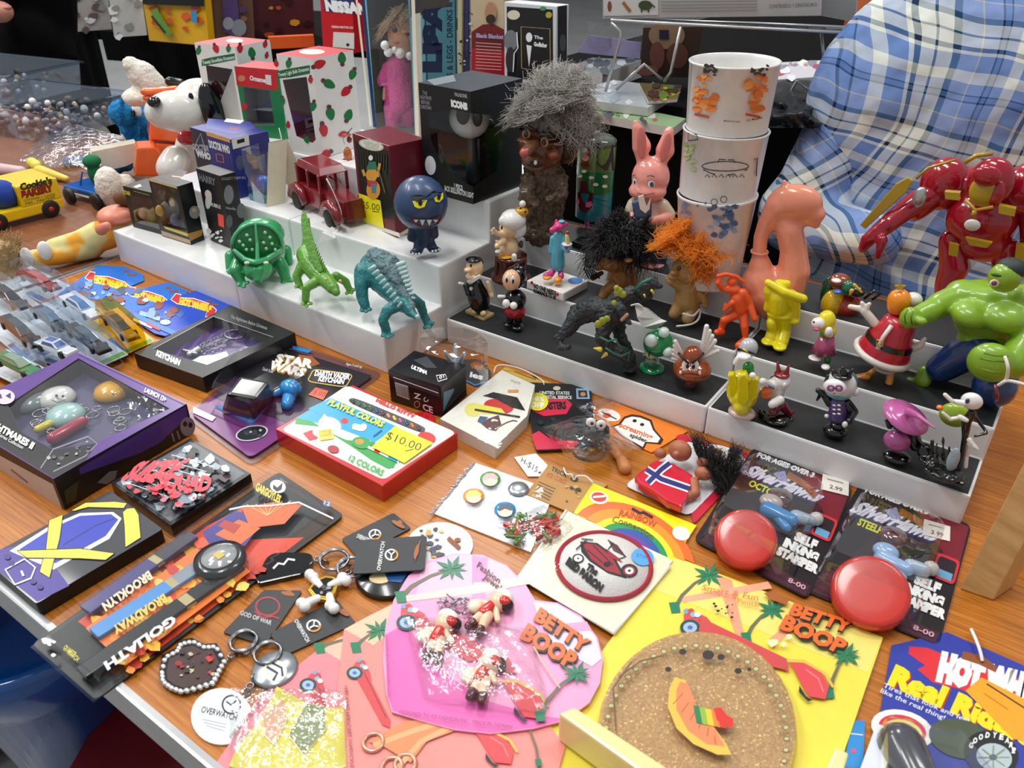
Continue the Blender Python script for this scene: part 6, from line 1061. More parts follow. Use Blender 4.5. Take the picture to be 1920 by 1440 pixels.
b=MB();f.ell(b,1437,736,10,12,g('d8601c'),d=.012,dep=8);b.build('orange_bag',o);b=MB();f.ell(b,1455,784,26,9,BG,d=.006,dep=22);f.ell(b,1478,786,10,7,BG,d=-.004);b.ell(W(1428,776,Z1+.004),(.004,.003,.005),WF);b.build('shiny_base',o,rough=.0015,remesh=.0012);b=MB();f.tube(b,[(1445,708,.021),(1452,704,.023),(1458,708,.021)],1.2,BLK);f.cap(b,1442,724,1450,728,2,2,g('35507c'),.022);b.build('eyebrow',o)

f=Fig(1570,815,Z1,'blue_haired_figure','figure with teal hair, round ringed eyes and a purple buttoned shirt','figurine');o=f.o;PV=g('5c4780')
b=MB();f.ell(b,1576,722,28,26,g('dcd8d6'),dep=24);f.ell(b,1604,736,6,7,g('dcd8d6'));b.build('head',o);b=MB();f.ell(b,1580,716,28,24,g('35666c'),d=-.006,dep=24);f.ell(b,1572,735,24,14,g('5c9aa0'),d=.0,dep=25);b.build('teal_hair',o);b=MB();f.ell(b,1565,726,20,15,g('e9e4e6'),d=.0155,dep=13);b.build('face',o)
b=MB()
for x in (1558,1573):b.torus(f.p(x,728,.0285),5*f.s,.0009,g('8a3f7a'),(f.r,UP,f.n),16,6);f.ell(b,x,728,4,4,WHT,d=.0265,dep=3)
f.ell(b,1564,738,2,1,BLK,d=.029,dep=1);b.build('eyes',o);b=MB()
for x0,y0,x1,y1,r_ in ((1570,706,1562,695,6),(1582,700,1580,690,7),(1590,706,1598,694,4),(1552,705,1548,716,3),(1578,708,1574,720,3)):f.cap(b,x0,y0,x1,y1,r_,3,BG,.008)
f.ell(b,1578,703,18,8,BG,d=.006);b.build('black_wig',o)
b=MB();f.limb(b,[(1572,756,15),(1572,778,19)],PV);b.build('shirt',o);b=MB()
for i in range(3):
    for x in (1564,1573):f.ell(b,x,760+8*i,3,1.6,WHT,d=.017,dep=1.5)
b.build('buttons',o);b=MB();f.limb(b,[(1588,756,9),(1600,772,9),(1592,790,6,.01)],BG);f.limb(b,[(1556,756,8),(1546,740,7),(1534,732,5)],BG);b.cap(f.p(1538,740),f.p(1532,750),.002,.001,BG);f.ell(b,1566,808,22,15,BG,dep=20,d=.004);f.ell(b,1572,796,15,10,BG,d=.004);b.build('black_sleeves_and_base',o);b=MB();f.ell(b,1584,796,5,6,WF,d=.016);f.ell(b,1550,780,4,4,WF,d=.014);b.build('hands',o)

f=Fig(1688,868,Z1,'pink_hat_figure','small figure hidden under a wide pink pointed hat, with pink skirt','figurine');o=f.o;PK=g('b85a98',r=.25)
b=MB();hc=f.p(1700,780,.004);u_=(f.r*.95+UP*-.32).normalized();w__=(UP*.9+f.n*.12+f.r*.3).normalized();v__=w__.cross(u_).normalized();b.lathe(hc,[(.0005,.006),(.005,.004),(.010,.0015),(.0195,-.001),(.019,-.002),(.008,-.001)],PK,(u_,v__,w__),seg=32,cap=False);b.build('hat_brim',o)
b=MB();f.limb(b,[(1704,772,8,.01),(1722,780,5,.02),(1752,802,1.5,.03)],PK);b.build('hat_point',o);b=MB();f.ell(b,1682,826,24,20,PK,dep=20);b.build('skirt',o);b=MB();f.ell(b,1688,800,14,10,BG);f.limb(b,[(1668,800,5),(1662,788,3)],BG);f.ell(b,1682,856,26,13,BG,dep=22);f.limb(b,[(1710,810,12,-.006),(1718,835,12,-.006)],BG);b.build('black_body_and_base',o);b=MB();f.ell(b,1694,800,6,4,WF,d=.012);b.build('face',o)

f=Fig(1795,908,Z1,'tall_thin_figure','tall thin figure in a black suit with white mask and gloves','figurine');o=f.o
b=MB();f.ell(b,1822,752,18,15,g('e6e3df'),dep=13);f.cap(b,1808,756,1785,752,6,4,g('e6e3df'),.008);f.cap(b,1785,752,1772,740,4,3.5,g('e6e3df'),.01);b.build('mask_head',o);b=MB();f.ell(b,1814,752,4,5,g('5a6a80'),d=.0135,dep=3);f.ell(b,1814,752,2,2.5,BLK,d=.0165,dep=2);b.build('eye',o)
b=MB();f.limb(b,[(1822,775,8),(1812,790,9),(1810,815,6),(1808,830,5)],BG);f.limb(b,[(1826,778,4,-.002),(1846,805,3,-.004),(1850,812,3),(1828,818,2.5,.004)],BG);f.limb(b,[(1806,785,4,.004),(1794,782,3,.01)],BG);f.limb(b,[(1808,825,5),(1803,855,4),(1798,890,5,.004)],BG);f.ell(b,1798,900,17,8,BG,d=.006);b.build('black_suit',o,remesh=.0008,smooth=1)
b=MB();f.limb(b,[(1812,788,4,.012),(1800,782,5,.012)],WF);f.limb(b,[(1798,783,3.5,.012),(1782,786,3.5,.014),(1768,774,2.5,.016)],WF);f.limb(b,[(1818,835,5,-.002),(1812,855,4,-.002),(1810,875,4,.0)],WF);f.limb(b,[(1818,825,5,.004),(1828,838,4,.006),(1832,842,3,.006)],WF);b.build('white_gloves_and_leg',o)
b=MB();f.ell(b,1770,885,34,12,BG,d=.012,dep=28);f.ell(b,1745,862,20,10,BG,d=.004);f.ell(b,1735,845,14,14,BG,d=-.002)
for x,y in ((1748,826),(1757,832),(1768,820),(1780,838)):f.cap(b,x,y,x+1,862,2.2,2.8,BG,.006)
b.build('fence_base',o,remesh=.0011,rough=.001);b=MB();f.ell(b,1787,862,10,22,g('9db0bc',r=.2),d=.012,dep=5);b.build('ice_block',o);b=MB();f.ell(b,1790,778,27,22,g('8fae2c'),d=-.02,dep=14);b.build('green_bag',o);b=MB();f.ell(b,1762,764,6,5,g('e07a1c'),d=.0);b.build('orange_ball',o)
# ------------------------------------------------------------------ middle tread
f=Fig(958,520,Z2,'barrel_figure','bare baby figure with white hair and spotted hat sitting on a brown barrel stool','figurine');o=f.o;BW=g('5a2312')
b=MB();b.lathe(f.B,[(38*f.s,0),(38*f.s,.003),(26*f.s,.006),(25*f.s,.02),(30*f.s,.0255),(30*f.s,.028),(20*f.s,.0285)],BW);b.build('stool',o);b=MB()
for i in range(7):a=6.283*i/7+.4;c=f.B+V((math.cos(a),math.sin(a),0))*27*f.s;b.cap(c+UP*.004,c+UP*.024,.0022,.0022,BW)
b.build('stool_posts',o);b=MB();f.ell(b,955,463,19,20,SKT);f.ell(b,952,482,18,9,SKT,d=.002);f.limb(b,[(944,452,7,.01),(934,458,5,.016),(932,462,5,.018)],SKT);f.limb(b,[(945,440,6,.008),(932,438,4.5,.012),(925,432,4.5,.014)],SKT)
for x,y in ((926,428),(922,433),(924,438),(931,452),(930,458),(932,465)):f.ell(b,x,y,3,2.4,SKT,d=.016)
f.ell(b,955,428,19,17,SKT);b.build('body',o,remesh=.0009,smooth=2);b=MB();f.ell(b,962,412,24,20,g('eeece8'));f.ell(b,970,428,17,19,g('eeece8'),d=-.002);f.ell(b,943,414,8,9,g('eeece8'),d=.004);b.build('white_hair',o,remesh=.0009,smooth=2)
b=MB();f.ell(b,978,397,13,10,g('d49a1c'));f.ell(b,980,382,6,6,WHT);b.build('hat',o);b=MB();f.ell(b,976,391,2,2,BLK,d=.009);f.ell(b,985,397,2,2,BLK,d=.008);f.ell(b,941,427,1.6,3.5,BLK,d=.013);f.ell(b,977,458,4,7,m('3a2418'),d=.004,dep=9);f.ell(b,963,484,3,2,BLK,d=.016);b.build('dark_spots',o)
b=MB();f.ell(b,948,480,14,4,g('e0a81c'),d=.008);f.ell(b,934,472,6,4,WHT,d=.01);f.cap(b,964,480,964,486,5,5,g('f2efe8'),.018);b.build('loincloth',o)

bx=Box((1056,566),(987,541),(1107,543),(1057,550),Z2);o=bx.thing('plaque_figure','pink slender figure in a blue robe holding a cupcake on a white lettered plinth','figurine');bx.solid(g('efece6',r=.25)).build('plinth',o,bevel=.0016)
p=Pr(bx.L,base=.0003);p.text('NO ONE NEEDS',(1000,539),(1042,554),(1001,531),BLK,bold=.04);p.text('ROMANCE TO BE',(1000,548),(1042,562),(1001,541),BLK,bold=.04)
for x,y in ((997,530),(1045,552)):p.ell(x,y,2.5,3,pr('c8242c'))
p.build('lettering',o);p=Pr(bx.T,base=.0003);p.ell(1079,526,14,6,pr('2f7cc4'));tag(p.build('round_sticker'),'small blue oval sticker on the white plinth','sticker')
f=Fig(1040,528,bx.top);CY=g('5fb3cc');PN=g('dc3f86');b=MB();f.limb(b,[(1046,442,9),(1046,470,13),(1046,496,14)],CY);f.limb(b,[(1037,447,6),(1034,472,6)],CY);f.limb(b,[(1054,447,6),(1058,464,6,.004),(1064,470,5,.01)],CY);b.build('robe',o,remesh=.0008,smooth=2)
b=MB();f.ell(b,1048,424,10,9,PN);f.limb(b,[(1043,426,6,.004),(1035,431,5,.008)],PN);f.ell(b,1043,415,3,4,PN,dep=2);f.ell(b,1061,420,4,4,PN,dep=2);f.cap(b,1046,432,1045,444,4,3,PN);f.limb(b,[(1039,506,5),(1033,514,6,.004),(1024,517,6,.006)],PN);f.limb(b,[(1051,506,5),(1052,518,6,.006)],PN);f.ell(b,1061,464,4,3,PN,d=.012);b.build('pink_body',o,remesh=.0007,smooth=1)
b=MB();f.ell(b,1026,520,9,5,g('ef9a1c'),d=.008);f.ell(b,1046,526,8,7,g('ef9a1c'),d=.012);b.build('slippers',o);b=MB();f.ell(b,1053,415,6,3.5,CY);b.build('cap',o)
b=MB();b.lathe(f.p(1063,458,.014),[(.0015,-.002),(.0055,0),(.0058,.0008)],WHT);f.cap(b,1064,452,1063,442,5,3.5,g('ead98a'),.014);f.ell(b,1064,436,3.5,3.5,g('b91c24'),d=.014);b.build('cupcake',o)

f=Fig(1150,560,Z2,'black_haired_troll','tan rubber troll bent under a mass of glossy black hair','troll doll');o=f.o;TT=g('a9702c',r=.35)
b=MB();f.limb(b,[(1162,500,20,-.01),(1160,525,24,-.01)],TT);f.limb(b,[(1150,535,13,0),(1134,548,10,.004),(1128,560,8,.008)],TT);f.limb(b,[(1172,530,13,-.01),(1176,550,10,-.01)],TT);f.ell(b,1150,486,34,24,TT,d=-.004);f.ell(b,1122,500,10,8,TT,d=.004);f.cap(b,1180,500,1188,530,9,7,TT,-.012);b.build('body',o,remesh=.0013,smooth=3);b=MB();f.ell(b,1178,488,8,5,TT,d=.022);b.build('ear',o)
BH=m('0b0b0d',r=.3);b=MB();f.ell(b,1158,455,42,30,BH,d=-.002,dep=36);f.ell(b,1185,440,26,26,BH,d=-.004);b.build('hair_mass',o,remesh=.002,smooth=1,rough=.004)
hair(o,[(f.p(1150,440,.006),.024,(-.1,-.5,1)),(f.p(1178,430,.0),.024,(.3,-.3,1)),(f.p(1125,460,.01),.018,(-.7,-.6,.2)),(f.p(1190,460,.008),.018,(.5,-.5,.2))],BH,1000,.021,r=.0005,curl=.003,fall=.6,seed=4)
b=MB();f.limb(b,[(1190,430,14),(1205,415,9,.002),(1216,404,3,.004)],BH)
for k in range(5):f.tube(b,[(1118+3*k,450,.01),(1100+3*k,475,.012),(1096+4*k,505,.012),(1104+5*k,522,.008)],1.4,BH)
b.build('hair_lock',o);b=MB();f.cap(b,1112,520,1128,512,6,4,m('4a2a1c',r=.8),.004);b.build('hair_end',o)

f=Fig(1290,600,Z2,'orange_haired_troll','tan rubber troll with wild orange hair and a string tied round its foot','troll doll');o=f.o;TT2=g('b58a4c',r=.4)
b=MB();f.limb(b,[(1288,540,22),(1288,565,24)],TT2);f.limb(b,[(1275,572,14,.002),(1264,588,11,.008)],TT2);f.limb(b,[(1300,578,13,.002),(1290,597,12,.012)],TT2);f.limb(b,[(1300,540,12,0),(1318,558,8,.002),(1322,566,8,.002)],TT2);f.limb(b,[(1275,538,9,.006),(1258,528,7,.01)],TT2);f.ell(b,1290,505,30,27,TT2);f.ell(b,1265,512,9,7,TT2,d=.014);f.ell(b,1262,518,11,7,TT2,d=.012)
for x,y in ((1250,522),(1252,529),(1258,534),(1318,572),(1324,574)):f.ell(b,x,y,3.4,3.4,TT2,d=.008)
b.build('body',o,remesh=.0012,smooth=2);b=MB();f.ell(b,1273,503,4,5,g('3a2a18'),d=.0245,dep=2);b.build('eye',o);b=MB();f.ell(b,1265,516,7,2,m('7a4a24'),d=.0235,dep=2);b.build('mouth',o)
OH=m('fb8a18',r=.6,sss=.2);b=MB();f.ell(b,1300,458,32,28,OH,dep=26,d=-.006);f.ell(b,1272,450,24,20,OH);f.ell(b,1318,490,16,34,OH,d=-.006);b.build('hair_mass',o,remesh=.0022,smooth=1,rough=.005)
hair(o,[(f.p(1290,455,.0),.026,(0,-.3,1)),(f.p(1315,450,0),.026,(.5,-.2,.9)),(f.p(1268,446,.004),.018,(-.8,-.1,.8)),(f.p(1322,480,.008),.018,(.8,-.3,.2))],OH,1300,.016,r=.0005,curl=.007,fall=.1,seed=6)
b=MB()
for k in range(6):f.tube(b,[(1318,455+k,.0),(1345,438+2*k,.0),(1375-k,428+2*k,.0),(1386-2*k,438+k,.0),(1360,450+k,.0)],.9,m('f7a33a',r=.6))
b.build('hair_loop',o);cord(o,[f.p(1280,588,.022),f.p(1300,592,.02),f.p(1312,580,.01),f.p(1310,598,.016),f.p(1296,608,.02),f.p(1268,612,.024)],.0011,m('ecebe6',r=.8))
A_=[f.p(*q) for q in ((1190,570,.03),(1215,578,.03),(1240,598,.03),(1250,602,.034),(1230,618,.03),(1205,614,.036),(1195,595,.036))];o2=thing('paper_tag','white torn paper tag hanging between the spiked dinosaur and the orange-haired troll','price tag',A_[0]);MB().prism(A_,f.n*.0006,m('e9e6e2',r=.6)).build('tag',o2);cord(o2,[f.p(1183,573,.03),f.p(1196,570,.032),f.p(1205,576,.032)],.0009,m('ecebe6',r=.8))

f=Fig(1388,638,Z2,'orange_fighter','bright orange moulded plastic fighter with one arm raised, in front of the pink bird bottle','figurine');o=f.o;ON=g('f4581a',r=.35,sss=.15)
b=MB();f.limb(b,[(1382,560,14),(1388,580,13)],ON);f.ell(b,1372,528,9,9,ON);f.limb(b,[(1378,543,10),(1355,542,6,.004),(1346,530,5,.008),(1350,518,4,.006)],ON);f.limb(b,[(1392,550,10),(1406,570,7),(1412,588,6,.004),(1416,598,6,.006)],ON);f.limb(b,[(1380,588,11),(1358,600,8,.006),(1352,616,6,.004)],ON);f.limb(b,[(1394,590,10),(1396,612,8,.006),(1398,636,5,.008)],ON);f.limb(b,[(1352,622,8,.006),(1344,623,6,.012)],ON);f.limb(b,[(1396,640,8,.008),(1386,648,8,.02)],ON)
f.tube(b,[(1343,518,.008),(1360,514,.004),(1380,518,0),(1396,530,-.002)],4,ON);f.limb(b,[(1372,568,6,.006),(1358,582,4,.006),(1360,570,3,.004)],ON);b.build('body',o,remesh=.0009,smooth=1)

f=Fig(1462,648,Z2,'yellow_robot_figure','bright yellow moulded armour figure with broad shoulders and no head','figurine');o=f.o;YR=g('e8d80a',r=.2)
b=MB();f.limb(b,[(1462,555,20),(1460,580,19)],YR);f.limb(b,[(1445,546,13),(1442,565,8),(1438,578,7)],YR);f.limb(b,[(1482,556,14),(1492,575,9),(1492,600,7)],YR);f.limb(b,[(1451,590,12),(1450,615,10),(1446,632,12,.004)],YR);f.limb(b,[(1474,592,12),(1472,620,11),(1466,642,12,.008)],YR);f.ell(b,1440,640,13,8,YR,d=.008,dep=16);f.ell(b,1462,650,13,9,YR,d=.014,dep=16);f.ell(b,1491,603,7,7,YR,d=.002);f.limb(b,[(1440,530,7,.004),(1470,548,8,.008),(1506,560,8,.004)],YR);f.limb(b,[(1462,535,12),(1476,532,7)],YR);f.ell(b,1462,590,24,10,YR,dep=18);f.limb(b,[(1447,605,10,.004),(1448,612,10,.004)],YR);b.build('body',o,remesh=.001,smooth=1)

f=Fig(1540,690,Z2,'yellow_haired_girl','small girl figure with yellow hair, pink skirt and green leg bands, hand to her face','figurine');o=f.o;GS=g('efe6e2')
b=MB();f.ell(b,1549,603,17,21,g('e6d21a'));f.ell(b,1555,620,13,14,g('e6d21a'));b.build('hair',o,remesh=.0009,smooth=2);b=MB();f.ell(b,1534,606,12,11,GS,d=.008);b.build('face',o);b=MB();f.limb(b,[(1546,626,9),(1545,634,8)],g('2f9a3c'));b.build('green_top',o)
b=MB();P_=f.p(1545,655,0);b.lathe(P_,[(.0115,-.002),(.0085,.006),(.0065,.014)],g('b8507a'),seg=20);b.build('skirt',o);b=MB();f.limb(b,[(1535,658,5),(1534,672,5)],GS);f.limb(b,[(1552,660,5),(1552,676,5)],GS);f.limb(b,[(1552,622,5,.008),(1556,628,5,.012)],GS);f.ell(b,1554,622,7,9,GS,d=.014);f.ell(b,1528,671,12,5,GS,d=.006);f.ell(b,1548,688,8,6,GS,d=.012,dep=10);b.build('limbs_and_shoes',o)
b=MB();f.cap(b,1534,664,1535,668,6,6,g('1f8a34'),0);f.cap(b,1552,672,1551,677,6,6,g('1f8a34'),.002);b.build('leg_bands',o);b=MB();f.ell(b,1530,617,6,4,g('c94a6a'),d=.014);f.ell(b,1526,604,2,2,BLK,d=.0165);b.build('mouth',o)

f=Fig(1665,712,Z2,'red_coat_figure','figure in a red belted winter coat with orange webbed feet and white mittens','figurine');o=f.o;RC=g('b8122a',r=.35);CW=g('dcd6cc',r=.4)
b=MB();P_=f.p(1655,662,0);ax_=((f.r*.98-UP*.2).normalized(),f.n,(UP*.98+f.r*.2).normalized());b.lathe(P_,[(.0235,-.003),(.0245,0),(.021,.012),(.0165,.024),(.014,.034),(.010,.04)],RC,ax_,seg=28);b.build('coat',o);b=MB();b.torus(P_,.0235,.0034,CW,ax_);f.tube(b,[(1645,655,.025),(1656,632,.02),(1672,610,.0165)],4,CW);b.build('white_trim',o)
b=MB();b.lathe(P_+ax_[2]*.0125,[(.0216,0),(.0206,.0052)],BG,ax_,seg=28,cap=False);b.build('belt',o);b=MB();f.tube(b,[(1644,637,.026),(1656,640,.026),(1655,650,.026),(1643,647,.026)],1.3,m('d9b23a',r=.25,metal=.8),closed=True);b.build('buckle',o)
b=MB();f.cap(b,1686,562,1684,572,20,19,g('f08c12'));b.build('orange_head',o);b=MB();f.ell(b,1712,562,16,14,CW,d=-.01);b.build('white_hat',o);b=MB();b.add([f.p(1688+r_*math.cos(a),538+r_*.8*math.sin(a),.004) for a,r_ in [(6.283*i/10-1.57,11 if i % 2==0 else 5) for i in range(10)]],[list(range(10))],m('c9a63a',r=.3,metal=.5));b.build('star',o,thick=.002)
b=MB();f.limb(b,[(1642,608,8),(1632,596,8),(1620,582,8)],CW);f.limb(b,[(1618,580,6),(1594,575,5)],CW);f.limb(b,[(1624,580,5),(1630,570,4)],CW);f.limb(b,[(1622,578,5),(1616,568,4)],CW);f.limb(b,[(1690,645,8),(1712,652,8),(1724,648,7),(1734,636,4)],CW);f.ell(b,1659,692,20,9,CW,dep=18);b.build('white_mittens',o,remesh=.001,smooth=1)
b=MB();f.limb(b,[(1645,690,5),(1625,704,5,.004)],g('ef9a1c'));f.limb(b,[(1625,706,8,.006),(1592,713,9,.006)],g('ef9a1c'));f.limb(b,[(1670,696,7),(1668,712,7,.004),(1664,728,7,.008)],g('ef9a1c'));f.limb(b,[(1664,738,12,.014),(1678,740,9,.014)],g('ef9a1c'));b.build('webbed_feet',o,remesh=.001,smooth=1)

f=Fig(1820,735,Z2,'green_strongman','large muscular green figure in blue trousers with a white string round its fist','figurine');o=f.o;HG=g('7ea61c',r=.4,sss=.1);BT=g('14386e',r=.2);f.s *= 1
b=MB();f.ell(b,1848,590,56,50,HG,dep=36);f.ell(b,1845,640,46,40,HG,dep=32);f.ell(b,1822,590,34,26,HG,d=.016);f.ell(b,1885,596,36,28,HG,d=.016);f.ell(b,1810,550,34,26,HG,d=-.006);f.ell(b,1915,560,30,26,HG,d=-.006);f.ell(b,1850,545,40,22,HG,d=-.008);f.limb(b,[(1790,560,25,0),(1762,572,24,.01)],HG);f.limb(b,[(1760,572,20,.01),(1742,584,21,.022),(1715,596,18,.034)],HG);f.ell(b,1705,596,17,20,HG,d=.04,dep=16);f.ell(b,1728,602,10,8,HG,d=.046)
f.ell(b,1884,520,26,26,HG,d=.016,dep=24);f.limb(b,[(1930,590,30,0),(1925,640,26,.02),(1900,680,28,.036)],HG);f.ell(b,1858,680,38,34,HG,d=.045,dep=26)
f.limb(b,[(1735,700,16,.004),(1730,715,15,.008)],HG);f.ell(b,1720,735,28,11,HG,d=.012,dep=24);f.ell(b,1705,718,14,12,HG,d=.006,dep=14);b.build('body',o,remesh=.0018,smooth=3)
b=MB();f.limb(b,[(1845,650,42,0),(1805,665,34,.002),(1765,690,28,.004)],BT);f.limb(b,[(1862,660,38,0),(1872,700,34,.008),(1865,725,38,.016)],BT);b.build('trousers',o,remesh=.0018,smooth=3)
b=MB();f.ell(b,1896,504,24,20,m('1f2c28',r=.6),d=.012,dep=24);b.build('dark_hair',o);b=MB();f.ell(b,1868,516,8,3,m('33481a'),d=.038,dep=3);f.ell(b,1864,531,7,6,m('e8dcd4'),d=.036,dep=4);f.ell(b,1864,531,4.5,4,m('7a3a44'),d=.039,dep=3);b.build('mouth_and_brow',o)
b=MB();
for i,(x0,y0,x1,y1) in enumerate(((1845,662,1890,668),(1838,672,1884,678),(1840,692,1880,700))):f.tube(b,[(x0,y0,.072),((x0+x1)/2,(y0+y1)/2+2,.074),(x1,y1,.07)],1.5,m('5a7a14'))
f.tube(b,[(1702,580,.058),(1696,592,.06),(1698,606,.058)],1.2,m('5a7a14'));f.tube(b,[(1712,584,.058),(1708,596,.06),(1710,608,.058)],1.2,m('5a7a14'));b.build('finger_creases',o)
cord(o,[f.p(1884,668,.072),f.p(1890,690,.076),f.p(1886,712,.07),f.p(1872,722,.07),f.p(1890,714,.072),f.p(1925,722,.07)],.0013,m('ecebe2',r=.8));b=MB();f.tube(b,[(1865,720,.055),(1870,740,.058),(1868,752,.056)],3,g('7a1a2c'));b.build('red_stripe',o)
# ------------------------------------------------------------------ top tread
f=Fig(1015,448,Z3,'troll_statue','big brown carved-looking troll statue with a shock of grey woolly hair','troll statue');o=f.o;TB=m('54402a',r=.45,bump=1,scale=140,var=.35,coat=.3);TF=m('6e4226',r=.4,bump=.5,scale=120,var=.25,coat=.3)
b=MB();f.limb(b,[(1018,320,34,0),(1020,370,40,0),(1016,425,38,0)],TB);f.limb(b,[(992,340,16,.02),(988,370,14,.028),(1002,380,10,.034)],TB);f.limb(b,[(1045,335,17,.01),(1050,365,14,.02),(1030,376,10,.03)],TB);f.ell(b,1000,438,20,10,TB,d=.02,dep=20);f.ell(b,1035,438,20,10,TB,d=.016,dep=20);b.build('body',o,remesh=.002,smooth=1,rough=.003)
b=MB();f.ell(b,1015,272,41,45,TF,d=.006,dep=38);f.ell(b,998,300,20,16,TF,d=.026);f.limb(b,[(1003,268,9,.036),(990,280,10,.05),(985,285,9,.056)],TF);f.ell(b,1036,288,13,12,TF,d=.028);f.ell(b,1004,312,17,8,TF,d=.03);f.ell(b,1064,278,20,27,TF,d=-.004,dep=8);f.ell(b,990,262,20,6,TF,d=.032);f.ell(b,1028,266,20,6,TF,d=.026);b.build('head',o,remesh=.0016,smooth=2,rough=.0008)
b=MB();f.ell(b,1064,280,12,18,m('3a2216'),d=.004,dep=6);b.build('ear_hollow',o);b=MB();f.ell(b,983,287,8,8,m('b0584a',r=.35),d=.058);f.ell(b,1036,290,9,7,m('95502f'),d=.034);b.build('red_nose',o)
b=MB()
for x,y,d in ((987,251,.036),(1021,266,.036)):f.ell(b,x,y,7,8,g('b89a6c'),d=d,dep=5);f.ell(b,x-1,y+1,4,5,BG,d=d+.005,dep=3)
b.build('eyes',o);b=MB();f.tube(b,[(976,240,.036),(988,237,.042),(1000,244,.042)],4,BG);f.tube(b,[(1010,253,.042),(1026,252,.042),(1042,262,.034)],4,BG);b.build('eyebrows',o);b=MB();f.ell(b,1002,308,14,5,m('2a0f0c'),d=.040,dep=5);b.build('mouth',o);b=MB();f.ell(b,1004,305,3,4,g('f0ead8'),d=.045,dep=3);b.build('tooth',o)
GH=m('8c8880',r=.95,bump=.8,scale=300,var=.3);b=MB();R_=random.Random(11)
for x,y,r_,d in ((1035,190,30,0),(1000,215,28,.01),(985,218,18,.014),(1050,215,30,-.002),(1045,168,24,0),(1075,180,20,-.004),(1080,235,20,-.006),(1100,245,13,-.006),(1025,230,26,.012),(1062,165,16,0),(1032,160,12,0)):f.ell(b,x,y,r_,r_*.8,GH,d=d)
b.build('wool_mass',o,remesh=.0025,smooth=0,rough=.008)
GH2=m('a5a29a',r=.9,var=.3);hair(o,[(f.p(x,y,d),rr_,n_) for x,y,d,rr_,n_ in ((1050,158,0,.02,(.1,-.2,1)),(1035,180,.01,.03,(0,-.4,1)),(992,212,.012,.018,(-.9,-.1,.7)),(1060,170,0,.024,(.4,-.2,1)),(1085,235,.0,.02,(1,-.2,.2)),(1060,215,.01,.022,(.8,-.3,.5)),(1010,205,.02,.018,(-.3,-.5,.9)))],GH2,2200,.02,r=.0006,curl=.008,fall=.1,seed=8)
b=MB();f.tube(b,[(1045,165,0),(1058,155,0),(1060,148,0),(1050,144,0)],[5,4,2.5,1],GH2);f.tube(b,[(1100,248,0),(1115,250,0),(1125,246,0)],[7,5,1],GH2);b.build('hair_lock',o)

f=Fig(1108,425,Z3,'leg_tumbler','painted glass tumbler worn upside down on pink legs with black boots','tumbler');o=f.o
b=MB();c=f.p(1112,404,0);R0=36*f.s;hh=(404-262)*f.s*1.03
def seg_(z0,z1,mat,k=1.0):return MB().lathe(c,[((R0*(.92+.06*z0))*k,z0*hh),((R0*(.92+.06*z1))*k,z1*hh)],mat,seg=32,cap=False)
seg_(.0,.34,g('1d7f8c',var=.2,scale=60)).build('teal_paint',o);seg_(.34,.62,g('1c6a34')).build('green_paint',o);seg_(.62,.9,g('5c7a34',var=.25)).build('olive_paint',o)
MB().lathe(c,[(R0*.98,.9*hh),(R0*.96,.95*hh),(R0*.8,.99*hh),(R0*.5,1.0*hh),(.001,1.0*hh)],g('4a5a4c',r=.1)).build('glass_top',o);MB().lathe(c,[(.001,0),(R0*.8,.001),(R0*.92,.006)],g('1d7f8c')).build('glass_rim',o)
def cyl(x,y,off=0.0):
    d=ray(x,y);a_=V((d.x,d.y));o_=V((CAM.x-c.x,CAM.y-c.y));A_=a_.dot(a_);B_=2*a_.dot(o_);Rr=R0*.985+off+.0003;C_=o_.dot(o_)-Rr*Rr;D_=max(0,B_*B_-4*A_*C_);return CAM+d*((-B_-math.sqrt(D_))/(2*A_))
p=Pr(cyl)
p.poly([(1119,268),(1150,272),(1152,320),(1135,320),(1118,308)],pr('2a2620'));
for x,y in ((1095,321),(1087,330),(1109,333),(1135,331),(1117,346),(1134,349)):p.ell(x,y,5,3,pr('e9e8d8'))
p.ell(1098,296,7,6,pr('e58a9a'));p.ell(1096,282,5,4,WHT);p.ell(1103,284,4,3,pr('c94a4a'));p.poly([(1088,305),(1104,304),(1104,314),(1090,313)],pr('7a1c20'));p.poly([(1088,340),(1100,340),(1102,360),(1112,364),(1110,388),(1096,400),(1086,392),(1082,362),(1087,358)],pr('5c1522'))
p.poly([(1098,380),(1108,377),(1112,384),(1105,389),(1098,388)],pr('e8709a'));p.ell(1083,378,3,6,pr('e8709a'));p.line([(1112,372),(1140,378)],1,pr('12505c'));p.line([(1118,380),(1145,390)],1,pr('12505c'));p.build('painted_figure',o)
b=MB()
for x in (1101,1122):f.cap(b,x,405,x-1,432,4.5,4,g('d65a92'))
b.build('pink_legs',o);b=MB()
for x in (1101,1121):f.cap(b,x,434,x-1,448,4.5,5,BG,0,.002)
b.build('boots',o);b=MB();A_=[W(x,y,Z3) for x,y in ((1072,462),(1100,472),(1135,452),(1108,442))];b.prism(A_,(0,0,.007),g('101012',r=.15));b.build('black_base',o,bevel=.0008)

